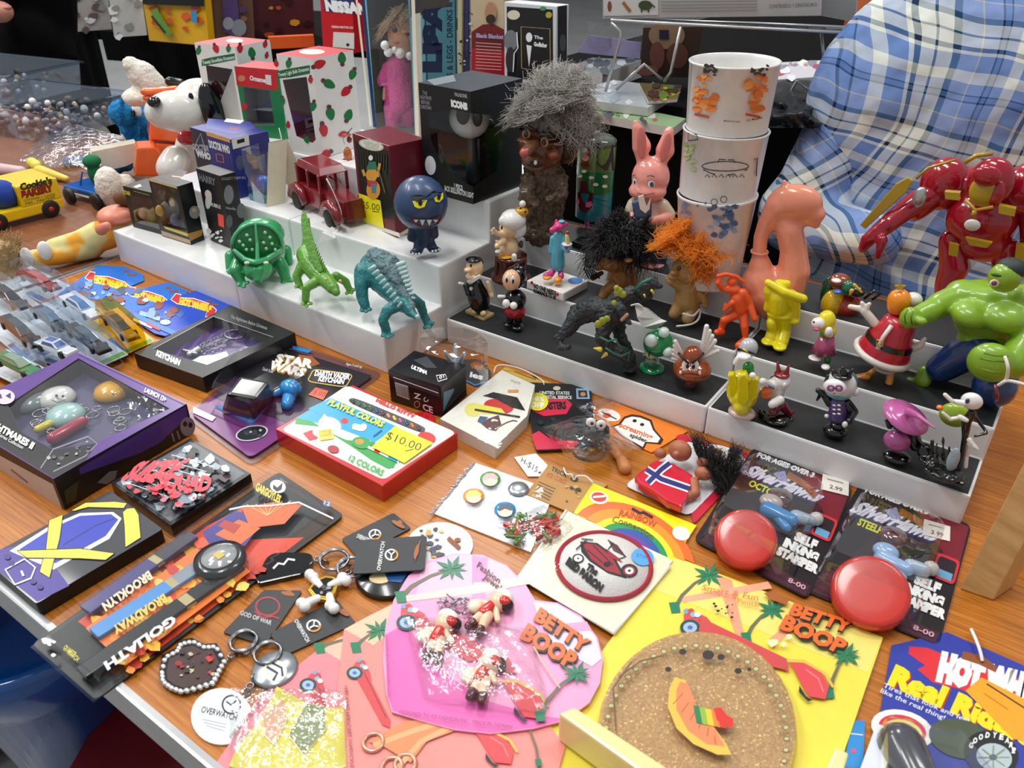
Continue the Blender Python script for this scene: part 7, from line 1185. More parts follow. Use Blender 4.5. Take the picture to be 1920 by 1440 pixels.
f=Fig(1218,492,Z3,'rabbit_figure','shiny pink plastic rabbit in a cream shirt and blue dungarees','figurine');o=f.o;PB=g('f09d90',r=.2,sss=.15);BD_=g('2c4a70',r=.35);CS=g('d8c4aa',r=.35)
b=MB();f.ell(b,1220,332,34,36,PB,dep=32);f.ell(b,1214,358,34,20,PB,d=.006,dep=28);f.cap(b,1215,370,1215,385,12,12,PB);f.limb(b,[(1202,300,9),(1203,275,17,-.002),(1194,240,9,0),(1191,228,4)],PB);f.limb(b,[(1240,305,10),(1247,282,17,-.002),(1254,248,9,0),(1257,240,4)],PB);b.build('head',o,remesh=.0017,smooth=3)
b=MB();f.ell(b,1203,268,8,26,g('d9786f'),d=.014,dep=3,rot=-6);f.ell(b,1248,277,8,24,g('d9786f'),d=.014,dep=3,rot=8);b.build('inner_ears',o)
b=MB();f.limb(b,[(1215,390,26),(1222,410,32)],CS);f.limb(b,[(1190,385,15,.004),(1184,395,13,.006)],CS);f.limb(b,[(1240,388,16,.004),(1252,402,14,.004)],CS);b.build('shirt',o,remesh=.0015,smooth=2);b=MB();f.limb(b,[(1184,400,10,.008),(1190,412,8,.016)],PB);f.limb(b,[(1254,406,11,.006),(1240,412,10,.02),(1226,414,8,.03)],PB);b.build('hands',o,remesh=.0013,smooth=2)
b=MB();f.slab(b,[(1184,380),(1198,376),(1210,398),(1222,378),(1222,410),(1190,412)],.006,BD_,d=.036);f.limb(b,[(1218,425,32),(1216,450,27),],BD_);f.limb(b,[(1204,455,18),(1200,480,15)],BD_);f.limb(b,[(1232,455,19),(1236,484,16)],BD_);b.build('dungarees',o,remesh=.0018,smooth=2);b=MB();f.ell(b,1222,494,24,8,PB,d=.004,dep=24);b.build('feet',o)
b=MB();f.slab(b,[(1196,370),(1206,366),(1212,388),(1220,372),(1218,392),(1210,400),(1200,392)],.003,g('e8e2d4'),d=.040);b.build('collar',o)
p=Pr(onball(f.p(1218,345,.002),36*f.s),base=.0012);p.ell(1221,345,6,6,pr('dfe4ea'));p.ell(1222,346,4,5,pr('2c3c54'));p.ell(1190,341,3,6,pr('dfe4ea'));p.ell(1190,342,2,4,pr('2c3c54'));p.line([(1213,331),(1220,329),(1227,332)],2,pr('4a3030'));p.line([(1186,331),(1190,327)],2,pr('4a3030'));p.line([(1195,362),(1210,366),(1228,362)],1.5,pr('b8665c'));p.build('printed_face',o)

o=None
for k,(cx,cy,rx,y1,lb) in enumerate(((1378,112,78,238,'top white plastic cup of the leaning stack, printed with orange patches'),(1362,240,76,355,'middle white plastic cup of the stack, printed with a round lid drawing'),(1345,360,72,520,'bottom white plastic cup of the stack, printed with blue scribbles'))):
    f=Fig(1340,545,Z3);top=f.p(cx,cy,-.012);nb=(1362,240) if k==0 else ((1345,360) if k==1 else (1328,525));bot=f.p(*nb,-.012);ax3=(top-bot).normalized();R_t=rx*f.s*(top-CAM).length/(f.B-CAM).length;L_=(top-bot).length
    u3=(f.r-ax3*f.r.dot(ax3)).normalized();v3=ax3.cross(u3);R_b=R_t*(.93 if k < 2 else .78);o=thing('plastic_cup',lb,'cup',bot,'stack of printed white cups');WP_=g('e4e2df',r=.25,sss=.1)
    b=MB();b.lathe(bot,[(R_b,0),(R_b+(R_t-R_b)*.96,L_*.96),(R_t*1.01,L_*.965),(R_t*1.02,L_*.99),(R_t,L_),(R_t*.965,L_*.99),(R_t*.95,L_*.9),(R_b*.93,.004),(.001,.003)],WP_,(u3,v3,ax3),seg=48,cap=False);b.lathe(bot,[(.001,0),(R_b,0)],WP_,(u3,v3,ax3),cap=False);b.build('cup_body',o)
    def cone(x,y,off=0.0,bot=bot,ax3=ax3,u3=u3,v3=v3,R_b=R_b,R_t=R_t,L_=L_):
        d=ray(x,y);o_=CAM-bot;t=(bot-CAM).length-.08
        for _ in range(14):
            q=CAM+d*t-bot;h_=q.dot(ax3);rad=(q-ax3*h_).length;Rr=R_b+(R_t-R_b)*h_/L_+off+.0003;t+=(rad-Rr)*.9
        return CAM+d*t
    p=Pr(cone)
    if k==0:
        for x,y,s_ in ((1322,178,1),(1418,178,1)):p.blotch(x-18,y-35,36,62,[pr('e8843c'),pr('e07428'),pr('f0a05c')],n=26,rs=(6,12),seed=int(x));p.blotch(x-12,y-55,34,18,[pr('3a3a38')],n=12,rs=(3,6),seed=int(x)+1);p.line([(x-20,y+36),(x+8,y+42)],5,pr('c8542a'))
        p.text('MADE IN USA',(1357,228),(1388,230),(1357,225),BLK);p.text('(C) Muppets',(1400,228),(1430,222),(1400,224),BLK)
    elif k==1:
        D2=pr('222222');p.line([(1316+44-44*math.cos(t),312-9*math.sin(t)) for t in [6.283*i/24 for i in range(24)]],1.6,D2,True);p.line([(1318,318),(1335,326),(1370,328),(1402,318)],1.6,D2);p.line([(1346,305),(1348,299),(1376,300),(1378,306)],1.6,D2)
        for i in range(6):p.line([(1322+13*i,332),(1326+13*i,327),(1331+13*i,333)],1.4,D2)
        p.line([(1290,250),(1306,252),(1308,262),(1290,264)],1.8,D2,True);p.blotch(1284,268,16,50,[pr('8aa05a'),pr('a8b880')],n=12,rs=(4,7),seed=3);p.line([(1414,300),(1420,296),(1418,330)],2,D2)
    else:
        p.blotch(1330,385,50,60,[pr('6c86b0'),pr('4a648c'),pr('9ab0d0')],n=34,rs=(4,9),seed=5);p.blotch(1280,375,12,30,[pr('6c86b0')],n=8,rs=(3,6),seed=6)
        for x,y in ((1339,379),(1357,374)):p.line([(x+6*math.cos(t),y+6*math.sin(t)) for t in [6.283*i/12 for i in range(12)]],1.4,BLK,True)
        for x,y in ((1308,386),(1323,381),(1383,386)):p.ell(x,y,2.5,2.5,pr('7a7a80'))
    p.build('printed_picture',o)

f=Fig(1450,566,Z3,'bird_bottle','big pink plastic bottle shaped like a long-necked bird with a curved handle','bottle');o=f.o;FP=g('ee9678',r=.22,sss=.25)
b=MB();f.ell(b,1492,378,46,30,FP,dep=26);f.limb(b,[(1510,388,22),(1532,402,15)],FP);f.limb(b,[(1515,410,12),(1530,420,9)],FP);f.limb(b,[(1472,352,8),(1470,338,4)],FP);f.limb(b,[(1462,385,26),(1438,415,16),(1426,445,13),(1424,475,13),(1425,500,22),(1428,530,38),(1440,545,44)],FP);f.limb(b,[(1462,400,16),(1480,430,24),(1488,470,24),(1488,510,30),(1470,540,40)],FP);f.limb(b,[(1440,550,44),(1450,558,44)],FP);b.build('bottle_body',o,remesh=.0022,smooth=4)
b=MB();b.torus(f.p(1424,472,0),14*f.s,.0014,FP,(f.r,f.n,UP));b.build('neck_ring',o)

f=Fig(1585,582,Z3,'glass_bird_ornament','glossy red, yellow and green bird-shaped glass ornament lying on the top tread','ornament');o=f.o
b=MB();f.ell(b,1562,570,22,28,g('d9b010',r=.08),d=.004,rot=0);b.build('yellow_breast',o);b=MB();f.ell(b,1585,572,28,26,g('9a2c14',r=.08));f.ell(b,1575,590,22,10,g('8a1c14',r=.08));b.build('red_body',o);b=MB();f.ell(b,1552,548,14,30,g('14553c',r=.08),d=-.008);f.ell(b,1590,540,12,14,g('1c6a4c',r=.08),d=.01);b.build('green_wing',o);b=MB();f.ell(b,1575,528,20,16,g('8a4424',r=.08),d=.0);f.ell(b,1568,526,9,5,g('e8e4dc',r=.08),d=.012);b.build('head',o);b=MB();f.ell(b,1570,547,8,5,g('3a6ac8',r=.08),d=.018);b.build('blue_patch',o);b=MB();f.ell(b,1607,545,15,12,g('14241c',r=.08),d=.008);f.cap(b,1602,534,1615,548,3,2,g('d9b83a'),.018);f.cap(b,1597,545,1594,552,4,2,g('d9a83a'),.02);b.build('crest',o);b=MB();f.tube(b,[(1620,560,.004),(1640,545,.004),(1652,550,.004),(1635,562,.004)],2.5,BG);b.build('claw',o)

f=Fig(1815,560,Z3+.0,'armoured_figure','large glossy red and gold armoured robot figure behind the green strongman','figurine');o=f.o;IR=g('9c0f24',r=.15,var=.03);GD=m('b0921c',r=.3,coat=.4)
f.B=f.B+V((0,.03,0));b=MB();f.ell(b,1840,410,62,52,IR,dep=48);f.ell(b,1845,455,50,36,IR,dep=36);f.ell(b,1845,348,66,34,IR,d=-.01,dep=40);b.build('torso',o,remesh=.003,smooth=3)
b=MB();f.ell(b,1770,345,42,48,IR,d=-.004,dep=36,rot=0);f.ell(b,1925,355,40,46,IR,dep=36);b.build('shoulder_plates',o);b=MB();f.limb(b,[(1755,360,28,0),(1715,390,26,.01)],IR);f.limb(b,[(1722,378,24,.012),(1690,400,20,.024),(1665,420,18,.036)],IR);f.limb(b,[(1665,420,18,.036),(1628,450,14,.044),(1618,466,9,.046)],IR);f.limb(b,[(1655,450,10,.05),(1646,482,6,.054)],IR);f.limb(b,[(1935,400,22),(1940,450,24)],IR);b.build('arms',o,remesh=.0022,smooth=1)
b=MB();f.limb(b,[(1785,450,24),(1790,500,28),(1775,535,22),(1770,570,18)],IR);f.limb(b,[(1885,470,26),(1890,510,26)],IR);f.ell(b,1752,618,44,20,IR,d=.01,dep=30);b.build('legs',o,remesh=.0026,smooth=2)
b=MB();f.ell(b,1858,342,37,42,IR,d=.03,dep=26);b.build('helmet',o);hb=f.p(1852,350,.036);SQ2=onball(f.p(1855,348,.034),33*f.s);p=Pr(SQ2,base=.0035)
b=MB();f.ell(b,1846,358,24,26,GD,d=.05,dep=12);b.build('gold_face_plate',o);b=MB();f.ell(b,1850,330,22,17,IR,d=.056,dep=10);f.ell(b,1868,365,12,22,IR,d=.052,dep=8);b.build('brow_plate',o)
b=MB();f.slab(b,[(1612,422),(1680,345),(1702,333),(1712,340),(1700,360),(1622,430)],.006,GD,d=.036);b.build('arm_shield',o,bevel=.001);b=MB()
for pts in ([(1771,360),(1800,362),(1799,376),(1772,373)],[(1873,385),(1905,392),(1902,406),(1872,400)]):f.slab(b,pts,.008,GD,d=.056)
f.tube(b,[(1810,374,.06),(1828,394,.062),(1862,388,.06)],3,GD);f.tube(b,[(1828,394,.062),(1824,406,.062)],4,GD);f.slab(b,[(1810,446),(1860,456),(1850,465),(1818,460)],.006,GD,d=.05);f.tube(b,[(1718,335,.03),(1740,315,.03),(1790,300,.02)],2.5,GD);f.tube(b,[(1808,305,.03),(1830,292,.03),(1860,288,.02)],4,GD);b.build('gold_trim',o)
b=MB();f.ell(b,1823,422,13,10,g('d8d6d0',r=.2),d=.052,dep=6);f.ell(b,1724,370,12,18,m('b9bcc0',r=.2,metal=.7),d=.036,dep=8);b.build('white_chest_light',o);b=MB();f.slab(b,[(1780,455),(1798,460),(1795,482),(1778,478)],.004,GD,d=.032);f.slab(b,[(1905,460),(1925,462),(1922,520),(1900,512)],.01,GD,d=.02);b.build('leg_trim',o)
# ------------------------------------------------------------------ toys on the far end of the table
f=Fig(345,366,0,'dog_telephone','glossy white plastic dog with a black ear and red collar, behind the white riser','toy');o=f.o;f.B=f.B+f.n*.05;o.location=f.B;DW=g('e6e2da',r=.15)
b=MB();f.ell(b,330,208,50,33,DW,dep=34,d=.06);f.ell(b,378,200,50,46,DW,dep=40,d=.03);f.ell(b,378,200,50,46,DW,dep=40);b.build('head',o,remesh=.003,smooth=4);b=MB();f.limb(b,[(365,262,30),(362,310,38)],DW);f.limb(b,[(330,300,25,.05),(322,315,26,.06)],DW);b.build('body',o,remesh=.003,smooth=3)
b=MB();f.ell(b,400,208,20,44,g('0a0a0c',r=.08),d=.075,dep=14,rot=-8);b.build('black_ear',o);b=MB();f.ell(b,289,191,11,9,g('0a0a0c',r=.08),d=.085);b.build('nose',o);b=MB();f.cap(b,345,258,385,262,12,12,g('b8202c'),.02);b.build('red_collar',o);b=MB();f.ell(b,358,181,4,6,BG,d=.075,dep=3);b.build('eye',o)
f=Fig(280,352,0,'orange_block_toy','bright orange plastic block-bodied bird beside the white dog','toy');o=f.o;OR=g('ee6418',r=.2);b=MB();f.slab(b,[(282,222),(330,240),(338,258),(330,268),(280,262)],.06,OR,d=.05);f.slab(b,[(282,268),(330,272),(340,262),(342,320),(290,330)],.06,OR,d=.05);f.slab(b,[(256,278),(290,276),(302,286),(300,332),(252,330)],.05,OR,d=.09);b.build('blocks',o,bevel=.003)
b=MB();f.limb(b,[(345,168,9,.03),(300,172,8,.05),(270,172,6,.06)],OR);f.limb(b,[(300,184,5,.05),(272,184,4,.06)],OR);b.build('beak',o);b=MB();f.cap(b,318,153,338,156,8,8,BG,.03);b.build('dark_comb',o)
f=Fig(262,330,-.0,'blue_plush','furry bright blue plush creature with a big nose and one white eye','plush toy');f.B=f.B+V((-.04,.05,0));o=f.o;BF=m('0f78b4',r=.95,bump=1,scale=260,var=.2);b=MB();f.ell(b,262,225,36,36,BF);f.ell(b,232,212,26,24,BF,d=.03);f.limb(b,[(250,240,24),(268,268,20)],BF);f.limb(b,[(270,280,18,.03),(225,302,22,.05),(205,305,15,.05)],BF);b.build('body',o,remesh=.004,smooth=1,rough=.003)
hair(o,[(f.p(232,210,.045),.02,(-.6,-.7,.3)),(f.p(225,300,.07),.025,(-.2,-.7,.6)),(f.p(256,235,.03),.03,(-.3,-.8,.2))],BF,500,.012,r=.0007,curl=.002,name='fur');b=MB();f.ell(b,256,208,9,11,WHT,d=.045,dep=5);f.ell(b,250,212,4,6,BG,d=.054,dep=3);b.build('eye',o)
f=Fig(230,380,0,'white_plush_hat','white plush hat flopping up above the blue plush, with plush feet below','plush toy');f.B=f.B+V((-.05,.08,0));o=f.o;WF_=m('e2ddd2',r=.95,bump=1,scale=260,var=.1);b=MB();f.limb(b,[(246,122,16),(266,140,26),(285,165,30)],WF_);f.ell(b,258,182,28,18,WF_);b.build('hat',o,remesh=.004,smooth=2,rough=.002);b=MB();f.ell(b,206,352,25,38,WF_,d=.10);f.ell(b,238,355,20,28,WF_,d=.09);b.build('plush_foot',o,remesh=.004,smooth=2,rough=.002)

bx=Box((125,396),(-70,448),(96,372),(106,334),.004);o=bx.thing('toy_van','bright yellow toy bakery van with printed side, nearest the photo edge','toy car');YV=g('ecc60c',r=.18);b=MB();bx.solid(YV,b,.006,bx.h*.42);k0=bx.b*.4+bx.a*.6;k1=k0+bx.v;b.prism([bx.a+UP*bx.h*.4,k0+UP*bx.h*.4,k1+UP*bx.h*.4,bx.c+UP*bx.h*.4],UP*bx.h*.62,YV);b.build('van_body',o,bevel=.003)
p=Pr(bx.L);p.text("Cookie's",(38,357),(98,343),(36,344),pr('2e3a2a'),bold=.07);p.text('BAKERY',(41,372),(101,357),(39,359),pr('8e2a1c'),bold=.09);p.text('COOKIES + CAKES',(45,378),(104,366),(44,374),pr('5a7a3a'),bold=.02);p.text('PIES - PASTRIES',(48,384),(104,371),(47,380),pr('5a7a3a'),bold=.02);p.build('lettering',o)
for c_ in ((98,402),(0,428)):b=MB();c=bx.L(c_[0],c_[1]-2);c.z=max(c.z,.014);b.lathe(c,[(.013,-.006),(.014,0),(.0125,.002),(.006,.0022)],m('1a1a1a',r=.5),(bx.u.normalized(),UP,bx.L.n),seg=20);b.lathe(c+bx.L.n*.002,[(.005,0),(.002,.001)],g('b8321c'),(bx.u.normalized(),UP,bx.L.n),seg=14);b.build('wheel',o)
f=Fig(10,395,0);f.B=(bx.b*.75+bx.a*.25)+bx.v*.5;b=MB();f.ell(b,5,365,26,26,m('1c3f9a',r=.9,bump=.6),d=0);b.build('blue_driver',o)
bx=Box((185,382),(122,366),(240,352),(184,362),.006);o=bx.thing('toy_pickup','blue and white toy pickup with a green driver and a cream bed','toy car');b=MB();bx.solid(g('e4e0d0'),b,.004,bx.h*.5);b.build('chassis',o,bevel=.002);b=MB();bx.solid(g('1a5aa8',r=.15),b,bx.h*.5,bx.h);b.build('hood',o,bevel=.003);f=Fig(170,372,0);f.B=bx.mid;b=MB();f.tube(b,[(150,352,0),(154,322,0),(180,328,0),(182,358,0)],2,g('2f6fc0'));b.build('windscreen_frame',o);b=MB();f.ell(b,172,302,16,12,m('0f6a3c',r=.9));f.ell(b,178,325,12,22,m('0f6a3c',r=.9));b.build('green_driver',o);b=MB();f.slab(b,[(170,285),(255,268),(262,300),(235,312),(200,320)],.03,g('e2dcc4'),d=-.03);b.build('bed',o)
for c_ in ((180,378),(130,368)):b=MB();c=W(*c_,.014);b.lathe(c,[(.013,-.004),(.0135,.003),(.006,.004)],m('1a1a1a',r=.5),(V((1,0,0)),UP,V((-.3,-1,0)).normalized()),seg=18);b.build('wheel',o)

f=Fig(140,490,0,'pyjama_doll','doll lying down in yellow and orange patterned pyjamas with white soles','doll');o=f.o;PJ=bpy.data.materials.new('pyjama_cloth');PJ.use_nodes=True;nt=PJ.node_tree;nz=nt.nodes.new('ShaderNodeTexNoise');nz.inputs['Scale'].default_value=28;cr=nt.nodes.new('ShaderNodeValToRGB');cr.color_ramp.interpolation='EASE';cr.color_ramp.elements[0].color=lin('d8d08c');cr.color_ramp.elements[0].position=.42;cr.color_ramp.elements[1].color=lin('e8a02c');cr.color_ramp.elements[1].position=.56;tc=nt.nodes.new('ShaderNodeTexCoord');nt.links.new(tc.outputs['Object'],nz.inputs[0]);nt.links.new(nz.outputs[0],cr.inputs[0]);nt.links.new(cr.outputs[0],nt.nodes['Principled BSDF'].inputs['Base Color']);nt.nodes['Principled BSDF'].inputs['Roughness'].default_value=.9
b=MB();f.limb(b,[(102,464,17),(150,452,20),(185,440,26)],PJ);f.limb(b,[(64,484,16,.01),(110,480,17,.01),(170,462,24)],PJ);f.limb(b,[(170,452,26),(215,435,28),(235,425,22)],PJ);b.build('pyjamas',o,remesh=.003,smooth=2);b=MB();f.ell(b,84,470,12,17,m('ecebe6',r=.8),d=.02,dep=8);f.ell(b,50,482,10,17,m('ecebe6',r=.8),d=.022,dep=8);b.build('white_soles',o);b=MB();f.ell(b,218,403,34,20,m('e08a70',r=.4,sss=.2));f.limb(b,[(190,430,11,.03),(200,424,8,.035)],m('d88468',r=.4));b.build('head_and_hand',o);b=MB();f.cap(b,225,372,245,380,12,10,m('6a4424',r=.9));b.build('brown_hair',o)
f=Fig(8,520,0,'brown_plush','fluffy tan and brown plush head at the left photo edge','plush toy');b=MB();f.ell(b,4,478,30,28,m('b09468',r=.95,bump=1,var=.2),dep=26);f.ell(b,12,512,26,20,m('8a4a34',r=.5));b.build('head',f.o,remesh=.003,smooth=1,rough=.003);hair(f.o,[(f.p(8,465,.01),.02,(.2,-.3,1)),(f.p(22,480,0),.014,(1,-.2,.4))],m('a88a5c',r=.9),260,.014,r=.0006,curl=.004,name='fur')

CB=clear('d8e4f2',fac=.35,rough=.12);R_=random.Random(3)
for k,(A_,sz,h_,lb) in enumerate((((92,268),(.3,.22),.062,'clear storage bin full of tiny figures, nearer the zip bags'),((58,205),(.3,.2),.07,'empty-looking clear storage bin behind the nearer bin'))):
    c=W(*A_,.001)+(V((.0,0,0)) if k==0 else V((-.08,.0,0)));e1,e2=V((-.98,-.2,0)),V((-.2,.98,0));o=thing('storage_bin',lb,'storage bin',c);lo=[c,c+e1*sz[0],c+e1*sz[0]+e2*sz[1],c+e2*sz[1]];cc=cen(lo);up_=[cc+(q_-cc)*1.08+UP*h_ for q_ in lo];rim=[cc+(q_-cc)*1.14+UP*h_ for q_ in lo]
    b=MB();b.add(lo+up_+rim+[q_-UP*.006 for q_ in rim],[[0,1,2,3]]+[[j*4+i,j*4+(i+1) % 4,j*4+4+(i+1) % 4,j*4+4+i] for j in range(3) for i in range(4)],CB);b.build('bin_shell',o)
    b=MB()
    for i in range(110 if k==0 else 30):b.ell(c+e1*R_.uniform(.02,sz[0]-.02)+e2*R_.uniform(.02,sz[1]-.02)+UP*R_.uniform(.006,.03),R_.uniform(.005,.009),g(R_.choice(['c8c0b4','dedad2','3a4660','b08a78','4a5668','20242e','6a5058','a8977c','2a2e38']),r=.5),seg=8,ring=6)
    b.build('tiny_figures',o,kind='stuff')
o=thing('zip_bag','crumpled clear zip bag of yellow and blue pieces behind the yellow van','bag',W(130,330));q=[(35,300),(110,228),(265,262),(180,345)]
MB().grid(lambda u,v:W(*qd(q,u,v),.002+max(0,.03*abs(math.sin(3.14*u)*math.sin(3.14*v))**.6+.008*noise.noise(V((u*7,v*7,1))))),40,30,clear(fac=.22,wr=.9,rough=.1)).build('bag_film',o)
b=MB();b.cap(W(75,322,.008),W(125,335,.008),.012,.005,m('dcc04a'));b.cap(W(60,305,.008),W(70,312,.008),.01,.01,m('d8c84a'));b.build('yellow_piece',o);b=MB();b.cap(W(130,305,.008),W(165,300,.008),.012,.01,m('3a5a9a',r=.4));b.build('blue_piece',o);b=MB();b.cap(W(0,318,.006),W(40,322,.006),.012,.01,m('c8a8a8'));b.build('pink_piece',o)
o=thing('folding_chair','beige metal chair back seen behind the zip bag','chair',W(160,240,-.75));b=MB();f=Fig(160,240,-.3);b.tube([f.p(*q_) for q_ in ((95,222),(120,214),(165,228),(195,245),(212,268),(214,300))],.016,m('9a9080',r=.35,coat=.4),10);b.build('chair_back',o);b=MB();P_=f.p(214,300);b.tube([P_,V((P_.x,P_.y,-.75))],.014,m('9a9080',r=.35));b.build('leg',o)
# ------------------------------------------------------------------ far aisle
BLC=m('060607',r=.95,bump=.3,scale=12,spec=.1);A0,A1=W(-90,40),W(700,92);dr=(A1-A0).normalized();nr=V((-dr.y,dr.x,0));o=thing('draped_table','far table under black cloth holding rows of boxed games','table',(A0+A1)*.5-UP*.75)
b=MB();b.prism([A0,A1,A1+nr*.8,A0+nr*.8],(0,0,-.03),BLC);b.build('tabletop',o);b=MB();t_=lambda px:A0+dr*((W(px,70)-A0).dot(dr))
for x0,x1 in ((-90,120),(215,700)):b.grid(lambda u,v,x0=x0,x1=x1:t_(x0).lerp(t_(x1),u)-nr*(.01+.02*math.sin(u*40)*v)-UP*(.7*v),40,4,BLC)
b.grid(lambda u,v:t_(130).lerp(t_(240),u)-nr*.01-UP*(.10*v),4,2,BLC);b.build('black_cloth',o)  # strip across the gap: shade under the tabletop modelled as a black sheet
def stand(pts,zb,name,label,cat,col,t=.03,grp=None,z=0.0):
    """upright flat package; pixels of bottom-left, bottom-right, top-right, top-left"""
    a,c=W(*pts[0],zb),W(*pts[1],zb);Q_=VPl(a,c);P_=[Q_(*p_) for p_ in pts];o=thing(name,label,cat,(a+c)/2,grp);MB().prism([q_ for q_ in P_],-Q_.n*t,pr(col)).build('package',o);return o,Pr(Q_,step=.0006,base=.001)
for pts,nm,lb,col,bl in (([(-30,46),(52,40),(40,-60),(-40,-60)],'bagged_card','pale bagged card with pink dot at the far left corner','b9b4ae',('8a5a50','d8d4d0','e05a9a')),([(50,52),(108,44),(96,-60),(40,-60)],'bagged_card','pale bagged card with small blue print beside the rust-orange strip','c4c4c8',('7a6a60','4a70b0','e4e4e6')),([(112,52),(134,50),(118,-60),(98,-60)],'orange_comic','narrow rust-orange package with a green top on the far table','c4532c',('4a5a44',)),([(135,60),(210,55),(196,-60),(118,-60)],'magazine','grey bagged magazine beside the rust-orange package','9a9490',('5a4a44','c8c8cc','7a7a80')),([(215,70),(276,66),(258,-60),(198,-60)],'magazine','white printed sheet beside the yellow game box','b9bab8',('8a8c8a','e0e0e0')),([(280,76),(392,86),(378,-60),(258,-60)],'game_box','yellow and orange game box with a black top band','e0a818',('d0501c','d65a1c')),([(392,82),(478,78),(470,-60),(378,-60)],'game_box','brown wooden-look game box with a purple figure shape','5a3c2c',('7a5438','4a3058','8a8a94','c08a3c')),([(474,72),(590,66),(584,-60),(470,-60)],'game_box','dark sunset-coloured game box with orange flower shapes','4a1a20',('d08a1c','b8481c','2a0f18')),([(505,92),(590,88),(588,66),(503,70)],'orange_box','low orange box under the sunset-coloured game box','d8561c',())):
    o,p=stand(pts,.002,nm,lb,'package',col)
    if bl:p.blotch(0,0,0,0,[pr(c) for c in bl],n=18,rs=(5,13),seed=len(lb),quad=[(a_[0]*.9+c_*.1,a_[1]) for a_,c_ in zip([pts[3],pts[2],pts[1],pts[0]],[pts[0][0]]*4)])
    if 'yellow and' in lb:p.poly([(261,-40),(380,-40),(383,12),(268,8)],BLK);p.line([(288,18),(300,40),(318,66)],14,pr('6aa03a'));p.line([(284,30),(310,62)],4,pr('3a2a20'));p.poly([(357,20),(368,20),(370,42),(360,42)],pr('3a8ac0'))
    if 'purple' in lb:p.poly([(415,-30),(442,-30),(448,30),(440,66),(420,60),(418,20)],pr('4a3466'));p.ell(448,52,14,16,pr('7d8088'));p.ell(428,44,10,12,pr('8d9098'))
    p.build('printed_cover',o)
o,p=stand([(606,92),(664,100),(660,-40),(598,-40)],.01,'red_package','red package with blue and white lettering beside the doll box','package','c8161e',.06);p.poly([(604,-20),(664,-20),(664,26),(608,21)],pr('24306c'));p.text('NISSAN',(611,19),(690,27),(608,0),WHT,bold=.08);p.text('NISSAN MOTOR CO',(622,52),(662,54),(622,48),WHT);p.poly([(625,60),(664,62),(664,92),(624,88)],pr('d9d6d0'));p.ell(652,84,3,3,BLK);p.build('printed_cover',o)

f=Fig(110,200,-.75,'person','person in black clothes standing at the far table, seen from chest to knees','person');f.B=V((-2.6,1.38,-.75));f.o.location=f.B;f.s=.00182;BC=m('050507',r=.95,spec=.1);b=MB();f.limb(b,[(20,-180,60),(50,-60,72),(70,50,60)],BC);f.limb(b,[(78,60,40),(88,130,30),(98,240,22),(108,420,18),(100,440,20)],BC);f.limb(b,[(50,70,44,.1),(45,150,34,.1),(40,260,26,.1),(30,440,20,.1)],BC);f.limb(b,[(105,70,26,.05),(128,104,16,.1),(115,122,14,.1)],BC);f.limb(b,[(20,-120,34,.1),(-20,-40,26,.16),(-6,10,18,.2)],BC);b.build('body',f.o,remesh=.014,smooth=3)
b=MB();f.ell(b,0,22,18,15,m('b97a68',r=.5),d=.22);f.ell(b,8,14,10,5,m('b97a68',r=.5),d=.23);f.ell(b,8,28,9,4,m('b97a68',r=.5),d=.23);f.ell(b,10,-290,36,44,m('b97a68',r=.5));b.build('hand_and_head',f.o)

for x0,y0,c,lb in ((165,235,'a08468','tan cardboard carton on the hall floor'),(190,180,'141210','small black crate on the hall floor, on the carton')):a_=W(x0,y0+10,-.5);o=thing('floor_carton',lb,'carton',a_);b=MB();b.box(a_+V((.0,.0,-.16)),(.16,.14,.18),m(c)) if c[0]=='a' else b.box(a_+V((.02,.06,-.03)),(.14,.12,.08),m(c));b.build('carton',o,bevel=.004)
# ------------------------------------------------------------------ black draped shelf behind the risers
SZ=.16;o=thing('draped_shelf','black draped shelf behind the risers carrying magazines and boxed figures','shelf',(-.5,1.5,-.75));b=MB();b.box((-.68,2.31,(SZ-.75)/2),(.50,2.5,SZ+.75),BLC);b.box((-.16,2.51,(SZ-.75)/2),(.54,1.9,SZ+.75),BLC);b.build('black_cloth',o,bevel=.006)
def flat(q,z,t,nm,lb,col,cols=(),n=14,cat='magazine',grp=None):
    o,p=card(nm,lb,cat,q,z,t,pr(col),grp,edge=pr('c9c6c0'));
    if cols:p.blotch(0,0,0,0,[pr(c) for c in cols],n=n,rs=(5,12),seed=len(lb),quad=sub(q,.06,.06,.94,.94))
    p.build('printed_cover',o)
flat([(1035,198),(1130,190),(1286,222),(1262,240)],SZ+.001,.012,'magazine','green-covered magazine at the bottom of the stack on the shelf','8aa87a',('5a8a4a','d0d8c8','c04a6a','3a3a44'))
flat([(1042,180),(1150,150),(1275,165),(1215,202)],SZ+.014,.012,'magazine','grey glossy magazine with black and yellow end, middle of the stack','aab0b6',('d0d6da','9aa4b0'));flat([(1198,155),(1278,160),(1270,186),(1216,190)],SZ+.027,.004,'magazine','yellow and brown illustrated magazine, topmost of the stack','6a5a1c',('c8b02c','3a2014','8a1f1c','5a7a2c'),24)
flat([(1062,128),(1110,108),(1205,112),(1130,138)],SZ+.001,.03,'game_box','white-edged board game box with grey cover on the shelf','6a7276',('9aa4a8','c83a4a','3a4246'),cat='game box')
o=thing('zip_bag','clear bag with purple header card leaning under the wire rack','bag',W(1150,110,.2));f=Fig(1150,112,SZ+.03);b=MB();f.slab(b,[(1080,98),(1105,66),(1202,80),(1200,110)],.002,pr('9a90b8'));b.build('header_card',o);MB().grid(lambda u,v:f.p(1100+105*u,40+45*v+10*u,.006*math.sin(7*u)),20,8,clear(fac=.25,wr=.8,rough=.1)).build('bag_film',o)
